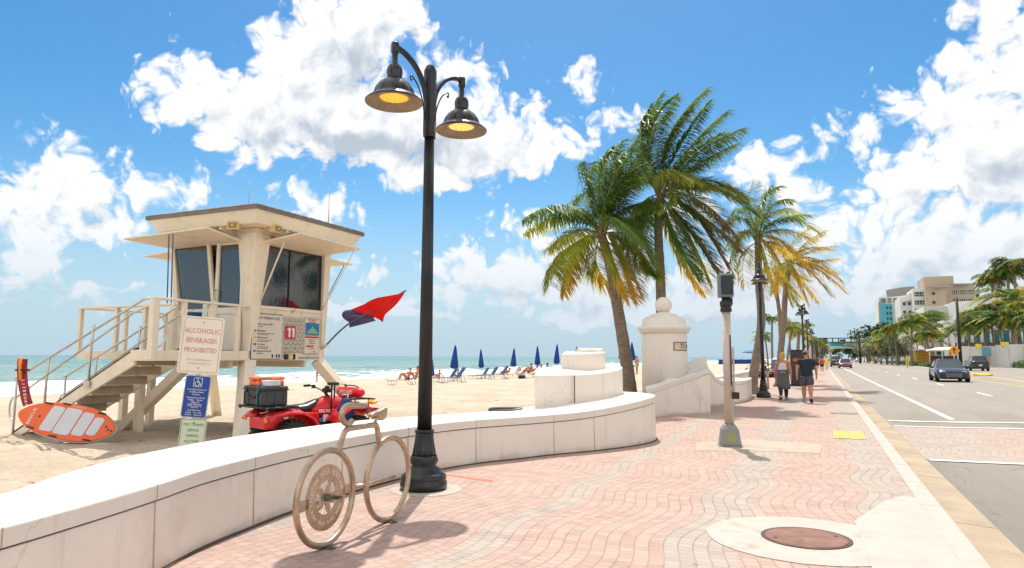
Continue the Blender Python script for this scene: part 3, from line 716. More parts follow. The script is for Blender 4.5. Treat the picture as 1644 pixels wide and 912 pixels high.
# ------------------------------------------------------------------ LIFEGUARD TOWER
M_cream = mat('cream_paint', (0.78, 0.69, 0.55), .65, var=.06, vscale=2.0, bump=.0015, bscale=25, dirt=(.50, .38, .24), dscale=2.0, damt=.4)
weather(M_cream)
M_roofg = mat('roof_edge_grey', (0.17, 0.15, 0.135), .6, var=.15)
M_glass = mat('dark_window_glass', (0.012, 0.018, 0.024), .04, var=.6, vscale=1.1, spec=1.0, coat=.5, bump=.004, bscale=1.0, ior=1.6)
M_steel = mat('stainless_rail', (0.60, 0.57, 0.53), .35, .75, var=.08, vscale=8)
M_tread = mat('black_grip_strip', (.03, .03, .035), .9, var=.2)
M_blk = mat('black_plastic', (.018, .019, .021), .45, var=.1)
M_rubber = mat('black_rubber', (.02, .02, .02), .85, var=.15)
M_horn = mat('yellowed_plastic', (.66, .50, .23), .5, var=.08)
TX0, TX1, TY0, TY1 = -13.55, -11.32, 11.3, 13.72
DZ, DB, RZ = 1.65, 1.45, 2.64
t = thing('lifeguard_tower', 'cream wooden lifeguard tower on splayed legs with a grey edged roof and propped shutters', 'lifeguard tower', (-12.4, 12.4, -.1))
TW = t
def wb(): return MB()
# deck
b = wb(); b.prism([(-11.9, 8.98), (-11.36, 8.98), (-11.36, 13.7), (-15.4, 13.7), (-15.4, 10.3), (-11.9, 10.3)], DZ-.05, DZ); b.build('deck', mat('deck_boards', (.36, .30, .22), .85, var=.2, vscale=4), t, True)
b = wb()
for p0, p1 in [((-11.34, 8.94), (-11.34, 13.78)), ((-11.9, 8.95), (-11.30, 8.95)), ((-15.4, 10.28), (-11.9, 10.28)), ((-15.42, 10.25), (-15.42, 13.78)), ((-15.4, 13.75), (-11.3, 13.75)), ((-11.9, 8.95), (-11.9, 10.3))]:
    b.beam((*p0, DB+.10), (*p1, DB+.10), .05, .205)
b.build('deck_beam', M_cream, t, True, bevel=.006)
b = wb(); b.beam((-11.5, 11.0, 1.36), (-15.2, 11.0, 1.36), .09, .16); b.beam((-11.5, 13.3, 1.36), (-15.2, 13.3, 1.36), .09, .16); b.build('joist', M_cream, t, True, bevel=.005, split=True)
# railing
def rail_run(pts, posts, name='railing'):
    b = wb()
    for a, c in zip(pts[:-1], pts[1:]):
        b.beam((*a, RZ-.02), (*c, RZ-.02), .13, .045)
    for p in posts: b.box((p[0], p[1], (DZ+RZ)/2-.03), (.085, .085, RZ-DZ-.02))
    b.build(name, M_cream, t, True, bevel=.006)
rail_run([(-11.36, 8.90), (-11.36, 11.35)], [(-11.36, 9.62), (-11.36, 10.28), (-11.36, 10.98)])
rail_run([(-12.45, 10.28), (-15.45, 10.28), (-15.45, 13.7), (-13.6, 13.7)], [(-13.3, 10.28), (-14.2, 10.28), (-15.42, 10.28), (-15.42, 11.4), (-15.42, 12.5), (-15.42, 13.7), (-14.5, 13.7)])
b = wb(); b.box((-11.37, 8.97, 2.05), (.13, .15, 1.17)); b.build('newel_post', M_cream, t, True, bevel=.02)
b = wb(); b.box((-12.45, 10.28, 2.12), (.14, .13, 1.02)); b.build('newel_post', M_cream, t, True, bevel=.015)
# cabin walls under the windows
b = wb()
b.box((TX1-.03, (TY0+TY1)/2, 2.15), (.06, TY1-TY0-.02, 1.02))
b.box(((TX0+.22+TX1)/2, TY0+.03, 2.12), (TX1-TX0-.3, .06, .96)); b.box(((TX0+.22+TX1)/2, TY1-.03, 2.15), (TX1-TX0-.3, .06, 1.02))
b.box((TX0+.2, (TY0+TY1)/2, 2.15), (.06, TY1-TY0, 1.02))
b.build('lower_wall', M_cream, t, True, bevel=.004)
b = wb(); b.box((TX1+.012, (TY0+TY1)/2-.0, 2.63), (.06, TY1-TY0+.1, .07)); b.box((TX1+.008, (TY0+TY1)/2, 1.70), (.03, TY1-TY0+.08, .10)); b.build('sill', M_cream, t, True, bevel=.006)
# corner posts, flaring towards the roof
def flare(b, x, y, dx, dy, w0=.11, w1=.30, z0=1.65, z1=4.25):
    lo = [(x, y), (x+dx*w0, y), (x+dx*w0, y+dy*w0), (x, y+dy*w0)]; hi = [(x-dx*.10, y-dy*.05), (x+dx*w1, y-dy*.05), (x+dx*w1, y+dy*w1), (x-dx*.10, y+dy*w1)]
    vs = [(p[0], p[1], z0) for p in lo]+[(p[0], p[1], z1) for p in hi]
    b.add(vs, [(0, 1, 2, 3), (4, 5, 6, 7), (0, 1, 5, 4), (1, 2, 6, 5), (2, 3, 7, 6), (3, 0, 4, 7)])
b = wb(); flare(b, TX1+.03, TY0-.03, -1, 1, .15, .42); b.build('corner_post', M_cream, t, True, bevel=.006)
b = wb(); flare(b, TX1+.03, TY1+.03, -1, -1, .12, .20); b.build('corner_post', M_cream, t, True, bevel=.006)
b = wb(); b.beam((TX0+.17, TY0, 1.65), (TX0-.27, TY0, 4.2), .10, .14, up=(1, 0, 0)); b.build('corner_post', M_cream, t, True, bevel=.006)
b = wb(); b.beam((TX0+.17, TY1, 1.65), (TX0-.27, TY1, 4.2), .10, .14, up=(1, 0, 0)); b.build('corner_post', M_cream, t, True, bevel=.006)
# head band over the windows
ZH = 4.02
b = wb()
b.box((TX1-.02, (TY0+TY1)/2, ZH+.15), (.07, TY1-TY0, .30)); b.box(((TX0-.25+TX1)/2, TY0, ZH+.17), (TX1-TX0+.2, .07, .28)); b.box(((TX0-.25+TX1)/2, TY1, ZH+.15), (TX1-TX0+.2, .07, .30)); b.box((TX0-.23, (TY0+TY1)/2, ZH+.15), (.07, TY1-TY0, .30))
b.build('head_band', M_cream, t, True, bevel=.004)
# windows: front (towards the road)
def quad(name, pts, mt, parent, th=.02, n=None):
    p = [Vector(q) for q in pts]; nn = (p[1]-p[0]).cross(p[2]-p[1]).normalized()*th
    b = MB(); b.add([*p, *[q-nn for q in p]], [(0, 1, 2, 3), (7, 6, 5, 4), (0, 4, 5, 1), (1, 5, 6, 2), (2, 6, 7, 3), (3, 7, 4, 0)])
    return b.build(name, mt, parent, True)
fy0, fy1 = TY0+.13, TY1-.16
quad('window', [(TX1-.005, fy0, 2.66), (TX1-.005, fy1, 2.66), (TX1-.005, fy1, ZH), (TX1-.005, fy0, ZH)], M_glass, t)
b = wb(); ym = (fy0+fy1)/2-.05
b = MB(); b.box((TX1+.006, ym, (2.66+ZH)/2), (.02, .022, ZH-2.66)); 
mo = b.build('mullion', M_blk, t, True)
b = MB()
for y in (fy0, fy1): b.box((TX1+.006, y, (2.66+ZH)/2), (.03, .03, ZH-2.66))
for z in (2.67, ZH): b.box((TX1+.007, (fy0+fy1)/2, z), (.03, fy1-fy0, .025))
b.build('window_frame', mat('dark_frame', (.05, .05, .05), .5), t, True)
# seaward and side windows
quad('window', [(TX0+.20, TY0+.12, 2.62), (TX0+.20, TY1-.12, 2.62), (TX0-.2, TY1-.12, ZH), (TX0-.2, TY0+.12, ZH)], M_glass, t)
quad('window', [(TX0+.2, TY1, 2.66), (TX1-.14, TY1, 2.66), (TX1-.2, TY1, ZH), (TX0-.15, TY1, ZH)], M_glass, t)
# left face: slanted window and glazed door
xw0, xw1 = TX0+.17, -12.42
quad('window', [(TX0+.13, TY0+.02, 2.58), (-12.42, TY0+.02, 2.58), (-12.64, TY0-.02, ZH+.05), (TX0-.16, TY0-.02, ZH-.02)], M_glass, t)
b = wb(); b.beam((-12.38, TY0-.01, 2.5), (-12.62, TY0-.05, ZH+.12), .07, .09, up=(1, 0, 0)); b.beam((TX0+.1, TY0-.01, 2.55), (-12.3, TY0-.01, 2.55), .06, .07); b.build('window_frame', M_cream, t, True, bevel=.004)
b = wb(); b.box((-12.28, TY0-.05, 2.93), (.09, .07, 2.5)); b.box((-11.56, TY0-.05, 2.93), (.05, .05, 2.5)); b.box((-11.92, TY0-.045, 2.54), (.7, .05, .14)); b.box((-11.92, TY0-.03, 2.08), (.68, .03, .82)); b.box((-11.92, TY0-.03, 4.08), (.7, .04, .12))
dr = b.build('door', mat('door_paint', (.74, .69, .60), .6, var=.05), t, True, bevel=.004)
b = MB(); b.box((-11.92, TY0-.03, 3.31), (.64, .02, 1.42)); pane = b.build('door_glass', M_glass, t, True)
b = MB(); b.tube([(-12.26, TY0-.09, 3.0), (-12.26, TY0-.13, 3.02), (-12.26, TY0-.13, 2.8), (-12.26, TY0-.09, 2.78)], .012, 6); b.build('door_handle', M_steel, t, True)
# solid panel on the left face beside the door and inner box
b = wb(); b.box((-11.62, TY0+.02, 2.1), (.34, .05, .9)); b.box((-12.8, TY0+.05, 2.1), (.9, .05, .9)); b.build('side_panel', M_cream, t, True, bevel=.004, split=True)
b = MB(); b.box((-12.6, 12.5, 1.72), (1.6, 2.0, .05)); b.box((-12.5, 13.2, 2.5), (.8, .3, 1.4)); b.build('interior_shelf', mat('interior_dark', (.10, .09, .08), .8), t, True)
# roof
e0x, e1x, e0y, e1y = TX0-.38, TX1+.66, TY0-.62, TY1+.62
b = wb(); zc = 4.66
top = [(e0x, e0y, zc), (e1x, e0y, zc), (e1x, e1y, zc), (e0x, e1y, zc)]
bot = [(e0x+.14, e0y+.14, 4.36), (e1x-.14, e0y+.14, 4.36), (e1x-.14, e1y-.14, 4.36), (e0x+.14, e1y-.14, 4.36)]
b.add(bot+top, [(3, 2, 1, 0), (4, 5, 6, 7), (0, 1, 5, 4), (1, 2, 6, 5), (2, 3, 7, 6), (3, 0, 4, 7)]); b.build('fascia', M_cream, t, True, bevel=.008)
o = .035; b = wb(); cx, cy = (e0x+e1x)/2, (e0y+e1y)/2
vs = [(e0x-o, e0y-o, zc-.035), (e1x+o, e0y-o, zc-.035), (e1x+o, e1y+o, zc-.035), (e0x-o, e1y+o, zc-.035), (e0x-o, e0y-o, zc+.055), (e1x+o, e0y-o, zc+.055), (e1x+o, e1y+o, zc+.055), (e0x-o, e1y+o, zc+.055), (cx, cy, zc+.30)]
b.add(vs, [(3, 2, 1, 0), (0, 1, 5, 4), (1, 2, 6, 5), (2, 3, 7, 6), (3, 0, 4, 7), (4, 5, 8), (5, 6, 8), (6, 7, 8), (7, 4, 8)]); rf = b.build('roof', M_roofg, t, True)
b = MB()
for i in range(14): 
    y = e0y+.15+i*(e1y-e0y-.3)/13; b.box((e1x+o-.01, y, zc+.062), (.05, .17, .018))
for i in range(12):
    x = e0x+.15+i*(e1x-e0x-.3)/11; b.box((x, e0y-o+.01, zc+.062), (.17, .05, .018))
b.build('ridge_cleat', mat('metal_white', (.6, .58, .55), .5, .3), t, True, split=True)
b = MB(); b.box(((TX0+TX1)/2, (TY0+TY1)/2, 4.30), (TX1-TX0+.3, TY1-TY0+.1, .1)); 
for y in (TY0+.5, TY0+1.2, TY0+1.9): b.beam((TX1, y, 4.22), (TX1+.5, y, 4.34), .05, .10)
for x in (TX0+.5, TX0+1.1, TX0+1.7): b.beam((x, TY0, 4.22), (x, TY0-.45, 4.34), .05, .10)
b.build('soffit_bracket', M_cream, t, True)
# propped shutters
def visor(pts, th=.035):
    p = [Vector(q) for q in pts]; b = MB()
    b.add([*p, *[q-Vector((0, 0, th)) for q in p]], [(0, 1, 2, 3), (7, 6, 5, 4), (0, 4, 5, 1), (1, 5, 6, 2), (2, 6, 7, 3), (3, 7, 4, 0)])
    b.build('shutter', M_cream, t, True, bevel=.005)
visor([(TX0-.22, TY0-.03, 4.06), (TX1-.28, TY0-.03, 4.10), (TX1-.22, TY0-1.08, 4.22), (TX0-.42, TY0-1.16, 4.13)])
visor([(TX1+.05, TY0+.16, 4.08), (TX1+.05, TY1-.12, 4.08), (TX1+1.14, TY1-.06, 4.18), (TX1+1.14, TY0+.20, 4.22)])
visor([(TX0-.25, TY0+.1, 4.04), (TX0-.25, TY1-.1, 4.04), (TX0-1.25, TY1, 3.95), (TX0-1.25, TY0, 3.95)])
visor([(TX0, TY1+.05, 4.05), (TX1-.1, TY1+.05, 4.05), (TX1, TY1+1.1, 4.0), (TX0, TY1+1.1, 4.0)])
b = MB(); b.tube([(TX1+.6, TY0+.32, 4.10), (TX1+.04, TY0+.2, 2.68)], .018, 6); b.tube([(TX1+1.0, TY1-.15, 4.12), (TX1+.04, TY1-.12, 2.66)], .012, 6); b.build('shutter_prop', M_cream, t, True, split=True)
b = MB(); b.tube([(TX1-.2, TY1+1.0, 3.95), (TX1+.0, TY1+.1, 3.0)], .012, 6); b.build('shutter_prop', M_roofg, t, True)
b = MB(); b.tube([(-12.62, TY0-1.1, 4.12), (-12.66, 10.28, 2.66)], .014, 6); b.tube([(-12.50, TY0-1.1, 4.12), (-12.54, 10.28, 2.66)], .014, 6); b.build('shutter_cord', mat('blue_grey_rope', (.10, .10, .22), .8), t, True, split=True)
# horn loudspeakers on the corner
for s_ in (0, 1):
    ax = Vector((.35, -1, -.05)) if s_ == 0 else Vector((1, .1, -.05)); ax.normalize()
    c = Vector((TX1-.12, TY0-.40, 4.34)) if s_ == 0 else Vector((TX1+.40, TY0+.12, 4.33))
    M3 = ax.to_track_quat('Z', 'Y').to_matrix(); b = MB()
    b.box(c+ax*.10, (.26, .17, .13), M=M3, m=0); b.lathe([(.05, -.16), (.06, .0), (.08, .06)], c, 12, M=M3, m=0); b.box(c+ax*.168, (.20, .12, .01), M=M3, m=1); b.ball(c+ax*.17, .03, 8, m=0)
    b.build('loudspeaker', [M_horn, mat('horn_inside', (.33, .21, .07), .7)], t, True, bevel=.01)
for (x, y, h) in ((TX1-.3, TY0+.1, .75), (TX1+.1, TY1-.05, 1.1)):
    b = MB(); b.tube([(x, y, 4.6), (x, y, 4.75+h)], [.014, .005], 6); b.build('antenna', mat('antenna_grey', (.45, .45, .47), .5, .5), t, True)
# legs and braces
def leg(p0, p1, w=.19, w1=None, name='leg'):
    b = MB(); b.beam(p0, p1, w, w, up=(0, 1, 0), w1=w1, h1=w1); b.build(name, M_cream, t, True, bevel=.008)
leg((TX1-.12, TY0+.1, 1.45), (-10.05, 9.9, -.3), .26, .22); leg((TX1-.45, TY0+.35, 1.45), (-11.85, 11.75, -.3), .22)
leg((TX1-.1, TY1-.1, 1.45), (-10.5, 14.85, -.3), .24); leg((-13.35, 10.3, 1.45), (-13.35, 10.3, -.3), .15); leg((-14.35, 11.35, 1.45), (-14.35, 11.35, -.3), .14)
leg((-12.0, 10.42, 1.45), (-14.3, 10.42, -.25), .20, name='brace'); leg((-15.0, 13.6, 1.45), (-16.3, 15.2, -.5), .2); pass
leg((-15.2, 11.3, 1.45), (-15.2, 11.3, -.3), .15)
# stairs
SX0, SX1, SYa, SYb = -11.82, -15.35, 8.97, 9.92
def st(x): return (DZ+.02)*(SX1-x)/(SX1-SX0)*1.0-.08*(1-(SX1-x)/(SX1-SX0))
for y in (SYa, SYb):
    b = MB(); x0, x1 = SX0, SX1-.05
    vs = []
    for yy in (y-.03, y+.03):
        vs += [(x0+.02, yy, st(x0)), (x0+.02, yy, st(x0)-.30), (x1, yy, st(x1)-.14), (x1, yy, st(x1))]
    b.add(vs, [(0, 1, 2, 3), (7, 6, 5, 4), (0, 4, 5, 1), (1, 5, 6, 2), (2, 6, 7, 3), (3, 7, 4, 0)]); b.build('stringer', M_cream, t, True, bevel=.005)
for i in range(9):
    f = (i+.5)/9; x = SX0+(SX1-SX0)*f; z = st(x)-.05
    b = MB(); b.box((x, (SYa+SYb)/2, z-.02), (.31, SYb-SYa-.06, .045)); b.box((x+.15, (SYa+SYb)/2, z-.10), (.03, SYb-SYa-.06, .13)); b.build('stair_tread', mat('tread_wood', (.40, .33, .23), .85, var=.15), t, True)
b = MB(); b.beam((SX0+.05, SYa-.0, st(SX0)+.018), (SX1, SYa, st(SX1)+.018), .075, .022); b.beam((SX0+.05, SYb, st(SX0)+.018), (SX1, SYb, st(SX1)+.018), .075, .022); b.build('grip_strip', M_tread, t, True)
for y, k in ((SYa-.04, 0), (SYb+.02, 1)):
    b = MB(); r = .024
    top = [(-11.45, y, RZ-.02), (-11.62, y, RZ-.03), (-15.35, y, st(-15.35)+1.13)]
    if k: top = [(-11.95, y, RZ-.1)]+top[2:]
    b.tube(top, r, 8)
    mz = .72
    mid = [(-11.5, y, st(-11.7)+mz+.02), (-11.9, y, st(-11.9)+mz), (-15.25, y, st(-15.25)+mz+.0)]
    b.tube(mid, r*.85, 8)
    for x in (-13.05, -14.35):
        b.tube([(x+.06, y, st(x)+1.10), (x+.02, y, st(x)+mz), (x, y-.0, st(x)-.05)], r, 8); b.box((x, y-(.03 if not k else -.03), st(x)-.07), (.16, .03, .12))
    x = -15.3; b.tube([(x, y, st(x)+1.15), (x, y, st(x)-.1)], r, 8)
    lp = [(x, y, st(x)+mz+.02)]+[(x-.16*math.sin(a)-.02, y, st(x)+mz-.22+.24*math.cos(a)) for a in [PI*i/8 for i in range(9)]]+[(x, y, st(x)+mz-.48)]
    b.tube(lp, r*.8, 8)
    xx = -14.35; lp = [(xx, y+.02, st(xx)+mz)]+[(xx-.05-.17*math.sin(a), y+.02, st(xx)+mz-.24+.24*math.cos(a)) for a in [PI*i/8 for i in range(9)]]+[(xx, y+.02, st(xx)+mz-.48)]
    if k: b.tube(lp, r*.75, 8)
    if not k:
        xx = -11.42; lp = [(xx-.02, y+.05, 2.33)]+[(xx+.02+.25*math.sin(a), y+.06, 2.0+.32*math.cos(a)) for a in [PI*i/10 for i in range(11)]]+[(xx, y+.05, 1.69)]
        lp = [(xx+(p[0]-xx)*.25, p[1]+(p[0]-xx)*1.0, p[2]) for p in lp]; b.tube(lp, r*.85, 8)
    b.build('handrail', M_steel, t, True)
# decorated panel with 11
def on_front(y, z, w, h, th=.02, off=0.0): return ((TX1+.03+off, y, z), (th, w, h))
FT = Matrix.Rotation(PI/2, 4, 'Z') @ XZ              # lettering on the road side of the tower: reads along +Y
def FM(x, y, z): return T(x, y, z) @ FT
def tw_text(parts, name, parent=None):
    mes = []; ms = []
    for body, size, y, z, xs, al, mt, off in parts:
        me = text(body, size, mt, TW, FM(TX1+off, y, z), xs, al, bold=0); mes.append(me); ms.append(mt)
    inv = TW.matrix_basis.inverted()
    for me in mes: me.transform(inv)
    if parent is not None: 
        pass
    return join_meshes(name, mes, ms, TW)
M_sg = mat('sign_beige_white', (.66, .60, .52), .6, var=.04); M_sb = mat('sign_brown_text', (.07, .05, .045), .6); M_gl = mat('grey_lettering', (.22, .20, .19), .6)
M_red = mat('sign_red', (.55, .03, .045), .5, var=.04); M_wht = mat('sign_white', (.80, .78, .75), .5, var=.02)
def py2(px, py): p = atX(px, py, TX1+.04); return p.y, p.z
yA0, zA1 = py2(405, 502); yA1, zA0 = py2(452, 577)
b = MB(); b.box(((TX1+.035), (yA0+yA1)/2, (zA0+zA1)/2), (.012, yA1-yA0, zA1-zA0)); b.build('warning_sign_back', mat('sign_dark_edge', (.08, .06, .06), .6), t, True, bevel=.01)
zc_, yc_ = (zA0+zA1)/2, (yA0+yA1)/2; ww, hh = yA1-yA0, zA1-zA0
b = MB(); b.box((TX1+.043, yc_, zc_), (.006, ww-.03, hh-.03)); b.build('warning_sign_face', M_sg, t, True)
rows = [('Water Closed to Public', '#'), ('High Hazard', 'r'), ('Medium Hazard', 'y'), ('Low Hazard', 'g'), ('Dangerous Marine Life', 'b')]
M_yel = mat('flag_yellow', (.75, .42, .08), .6); M_grn = mat('flag_green', (.03, .14, .07), .6); M_blu = mat('flag_blue', (.12, .14, .38), .6)
items = [('BEACH WARNING FLAGS', .088, yc_, zA1-.10, .72, 'CENTER', M_sb, .047)]
subs = ['double red flag', 'rough conditions such as strong surf and currents', 'moderate surf and or currents are present', 'calm conditions, exercise caution', 'jellyfish, man of war']
for i, (nm, k) in enumerate(rows):
    z = zA1-.235-i*(hh-.42)/4.0
    items.append((nm, .066, yA0+.17, z, .72, 'LEFT', M_sb, .047)); items.append((subs[i], .03, yA0+.17, z-.055, .85, 'LEFT', M_sb, .047))
    if i in (1, 2, 3): items.append((subs[i][::-1] if False else 'swim near a lifeguard and stay alert', .028, yA0+.17, z-.085, .85, 'LEFT', M_sb, .047))
tw_text(items, 'lettering')
b = MB()
for i, k in enumerate([1, 1, 2, 3, 4]):
    z = zA1-.235-i*(hh-.42)/4.0; b.box((TX1+.047, yA0+.105, z), (.006, .065, .045 if i else .09), m=k-1)
b.build('flag_symbol', [M_red, M_yel, M_grn, M_blu], t, True, split=True)
b = MB()
for k, y in enumerate((yA1-.30, yA1-.17, yA1-.09)): b.lathe([(.03, 0), (.03, .004)], (TX1+.046, y, zA0+.085), 12, M=Matrix.Rotation(PI/2, 3, 'Y')); b.box((TX1+.048, y, zA0+.06), (.004, .03, .05))
b.build('logo_mark', M_sb, t, True, split=True)
# patterned panel and 11
yB0, zB1 = py2(453.5, 509); yB1, zB0 = py2(488, 566)
b = MB(); b.box((TX1+.034, (yB0+yB1)/2, (zB0+zB1)/2), (.01, yB1-yB0, zB1-zB0)); b.build('shingle_panel', mat('shingle_grey', (.47, .43, .37), .8, var=.06), t, True)
b = MB()
nx, nz = 5, 9; cw, chh = (yB1-yB0)/nx, (zB1-zB0)/nz
for r in range(nz):
    for c in range(nx+1):
        y0 = yB0+(c+(.5 if r % 2 else 0))*cw; z0 = zB1-(r+1)*chh
        if y0+cw/2 > yB1 or y0-cw/2 < yB0: continue
        if (abs(y0-(yB0+.30*(yB1-yB0)-.0)) < .17 or False) and 2 <= r <= 5 and False: continue
        b.tube([(TX1+.041, y0+cw*.47*math.cos(a), z0-.0+chh*.55*(1-math.sin(a))) for a in [PI*(k/7) for k in range(8)]], .005, 4)
b.build('shingle_edge', mat('shingle_line', (.25, .22, .19), .8), t, True)
yN0, zN1 = py2(457.5, 523); yN1, zN0 = py2(473.5, 544.5)
b = MB(); b.box((TX1+.050, (yN0+yN1)/2, (zN0+zN1)/2), (.008, yN1-yN0, zN1-zN0)); b.build('number_plate', M_red, t, True)
b = MB(); hN = (zN1-zN0)*.72; wN = (yN1-yN0)
for k in (-1, 1):
    one = [(-.05, -.5), (.11, -.5), (.11, .5), (.0, .5), (-.17, .36), (-.17, .22), (-.05, .29)]
    b.prism([(x*wN*1.05+k*wN*.19+.02, y*hN) for x, y in one], 0, .006, M=(T(TX1+.055, (yN0+yN1)/2, (zN0+zN1)/2) @ FT))
b.build('number', M_wht, t, True)
# second info sign
yC0, zC1 = py2(489, 510); yC1, zC0 = py2(512, 569)
b = MB(); b.box((TX1+.036, (yC0+yC1)/2, (zC0+zC1)/2), (.012, yC1-yC0, zC1-zC0), m=0); b.build('information_sign', mat('sign_grey_edge', (.42, .40, .42), .5, .3), t, True, bevel=.008)
yc, w_, h_ = (yC0+yC1)/2, yC1-yC0-.05, zC1-zC0
b = MB(); b.box((TX1+.044, yc, (zC0+zC1)/2), (.006, w_, h_-.05), m=0)
b.box((TX1+.049, yc, zC1-.30*h_), (.004, w_-.03, h_*.33), m=1)
b.prism([(-.5, -.5), (.5, -.5), (.35, -.1), (.12, .1), (0, .4), (-.12, .1), (-.35, -.1)], 0, .004, m=2, M=(Matrix.Translation((TX1+.052, yc, zC1-.31*h_)) @ Matrix.Rotation(PI/2, 4, 'Z') @ XZ @ Matrix.Diagonal((w_*.8, h_*.24, 1, 1))))
b.box((TX1+.049, yc, zC1-.475*h_), (.004, w_-.03, .025), m=3); b.box((TX1+.049, yc, zC1-.53*h_), (.004, w_-.03, .04), m=4); b.box((TX1+.049, yc-.06, zC1-.78*h_), (.004, w_*.5, .045), m=4)
b.build('poster_face', [M_sg, mat('poster_blue', (.02, .17, .38), .5), mat('poster_sand', (.20, .42, .30), .5), mat('poster_orange', (.6, .2, .05), .5), M_red], t, True)
tw_text([('RIP CURRENTS', .062, yc, zC1-.055, .72, 'CENTER', M_red, .049), ('break the grip of the rip', .032, yc, zC1-.10, .72, 'CENTER', M_sb, .049),
         ('if caught in a rip current', .03, yc, zC1-.60*h_, .8, 'CENTER', M_sb, .049), ('do not fight the current', .03, yc, zC1-.65*h_, .8, 'CENTER', M_sb, .049), ('swim out of the current', .03, yc, zC1-.70*h_, .8, 'CENTER', M_sb, .049), ('then swim to shore', .03, yc, zC1-.85*h_, .8, 'CENTER', M_sb, .049), ('NOAA', .04, yc+.1, zC1-.93*h_, .8, 'CENTER', M_sb, .049)], 'lettering')
yl0, zl = py2(475, 574.5); yl1, _ = py2(516, 575)
tw_text([('LIFEGUARD ON DUTY', .074, (yl0+yl1)/2+.02, zl-.005, 1.02, 'CENTER', M_sb, .034)], 'lettering')
b = MB(); y_, z_ = py2(464, 573); b.box((TX1+.07, y_, z_), (.07, .14, .12), m=0); b.box((TX1+.07, y_-.13, z_), (.06, .08, .13), m=1); b.box((TX1+.07, y_+.13, z_), (.06, .06, .13), m=1); b.build('floodlight', [M_horn, M_blk], t, True, bevel=.015)
b = MB(); y_, z_ = py2(470, 500); b.tube([(TX1+.04, y_, z_-.02), (TX1+.12, y_-.03, z_+.03)], .02, 8); b.ball((TX1+.13, y_-.02, z_+.04), .025, 8); b.build('lamp_bracket', M_horn, t, True)
# towel-blue cover hung inside the near railing
t2 = thing('hanging_towel', 'deep blue towel hanging inside the tower railing', 'towel', tuple(atY(290, 561, 10.9))[:2]+(1.66,), R_(24))
b = MB(); pts = []
nn = 14
vs = []
for i in range(nn+1):
    f = i/nn; x = -.02+.50*f; w_ = .05*math.sin(f*9)
    for j in range(7):
        z = .02+.83*j/6; vs.append((x*(.9+.1*j/6)+.03*math.sin(j*1.1), w_*(1-.3*j/6), z))
b.add(vs, [(i*7+j, (i+1)*7+j, (i+1)*7+j+1, i*7+j+1) for i in range(nn) for j in range(6)], 0, True)
o = b.build('cloth', mat('towel_blue', (.005, .06, .17), .9, var=.15), t2); sm = o.modifiers.new('thick', 'SOLIDIFY'); sm.thickness = .012
# flags on a pole
M_pole = mat('grey_pole', (.12, .115, .13), .5, .2)
t = thing('flag_pole', 'slim dark flag pole leaning out from the corner of the lifeguard tower', 'flag pole', (TX1, TY1, 1.8))
A_ = at(522, 556, 17.0); B_ = at(557, 522, 17.0); C_ = at(608, 493, 17.0); D_ = at(652, 466, 17.0)
b = MB(); b.tube(bez([A_, B_, C_, D_], 6), .022, 8); b.build('pole', M_pole, t, True)
b = MB(); b.tube([A_+Vector((-.1, 0, -.05)), A_+(B_-A_)*.1], .04, 8); b.build('bracket', M_cream, t, True)
def flag(name, label, poly, mt, ny=10, rip=.10, D=17.0):
    t = thing(name, label, 'flag', tuple(at(*poly[0], D)), 0)
    P00, P10, P11, P01 = [at(x, y, D) for x, y in poly]; vs = []; n = 14
    side = Vector((.41, .91, 0))
    for i in range(n+1):
        u = i/n
        for j in range(n+1):
            v = j/n; p = P00*(1-u)*(1-v)+P10*u*(1-v)+P11*u*v+P01*(1-u)*v
            p = p+side*(rip*math.sin(u*7+v*3)*(u+.15))+Vector((0, 0, rip*.35*math.sin(u*9-v*5)*u)); vs.append(p)
    b = MB(); b.add(vs, [(i*(n+1)+j, (i+1)*(n+1)+j, (i+1)*(n+1)+j+1, i*(n+1)+j+1) for i in range(n) for j in range(n)], 0, True)
    o = b.build('cloth', mt, t, True, recalc=False); sm = o.modifiers.new('thick', 'SOLIDIFY'); sm.thickness = .006
    return t
flag('red_flag', 'bright red warning flag blowing from the upper end of the pole', [(650, 470), (612, 518), (566, 496), (606, 478)], mat('flag_red_cloth', (.80, .012, .008), .7, var=.05, transl=.35), rip=.07, D=16.95)
flag('purple_flag', 'tattered dark purple flag halfway up the same pole', [(561, 526), (551, 499), (601, 499), (603, 515)], mat('flag_purple_cloth', (.105, .085, .20), .8, var=.1, transl=.2), rip=.10, D=17.05)
# ------------------------------------------------------------------ SIGN POST BEHIND THE WALL
def rrect(w, h, r, n=5):
    pts = []
    for cx, cy, a0 in ((w/2-r, h/2-r, 0), (-w/2+r, h/2-r, PI/2), (-w/2+r, -h/2+r, PI), (w/2-r, -h/2+r, 1.5*PI)):
        for k in range(n+1): a = a0+PI/2*k/n; pts.append((cx+r*math.cos(a), cy+r*math.sin(a)))
    return pts
def rframe(b, w, h, r, t_, z, m=0, n=5):
    A = rrect(w, h, r, n); B = rrect(w-2*t_, h-2*t_, max(.005, r-t_), n); k = len(A)
    vs = [XZ @ Vector((p[0], p[1], z)) for p in A]+[XZ @ Vector((p[0], p[1], z)) for p in B]
    b.add(vs, [(i, (i+1) % k, k+(i+1) % k, k+i) for i in range(k)], m)
M_alu = mat('sign_metal', (.52, .50, .47), .4, .6)
Pz = at(303, 600, 8.6); zb = 0.0
t = thing('sign_post', 'leaning metal sign post standing in the sand just behind the seat wall', 'sign post', (Pz.x+.05, Pz.y+.02, zb))
t.rotation_euler = (0, R_(2.6), R_(24+17)); t.matrix_basis = Matrix.Translation(t.location) @ t.rotation_euler.to_matrix().to_4x4()
b = MB(); b.box((0, .03, 1.1), (.055, .03, 2.2)); b.build('post', M_alu, t)
for z in (2.08, 1.5, .95):
    pass
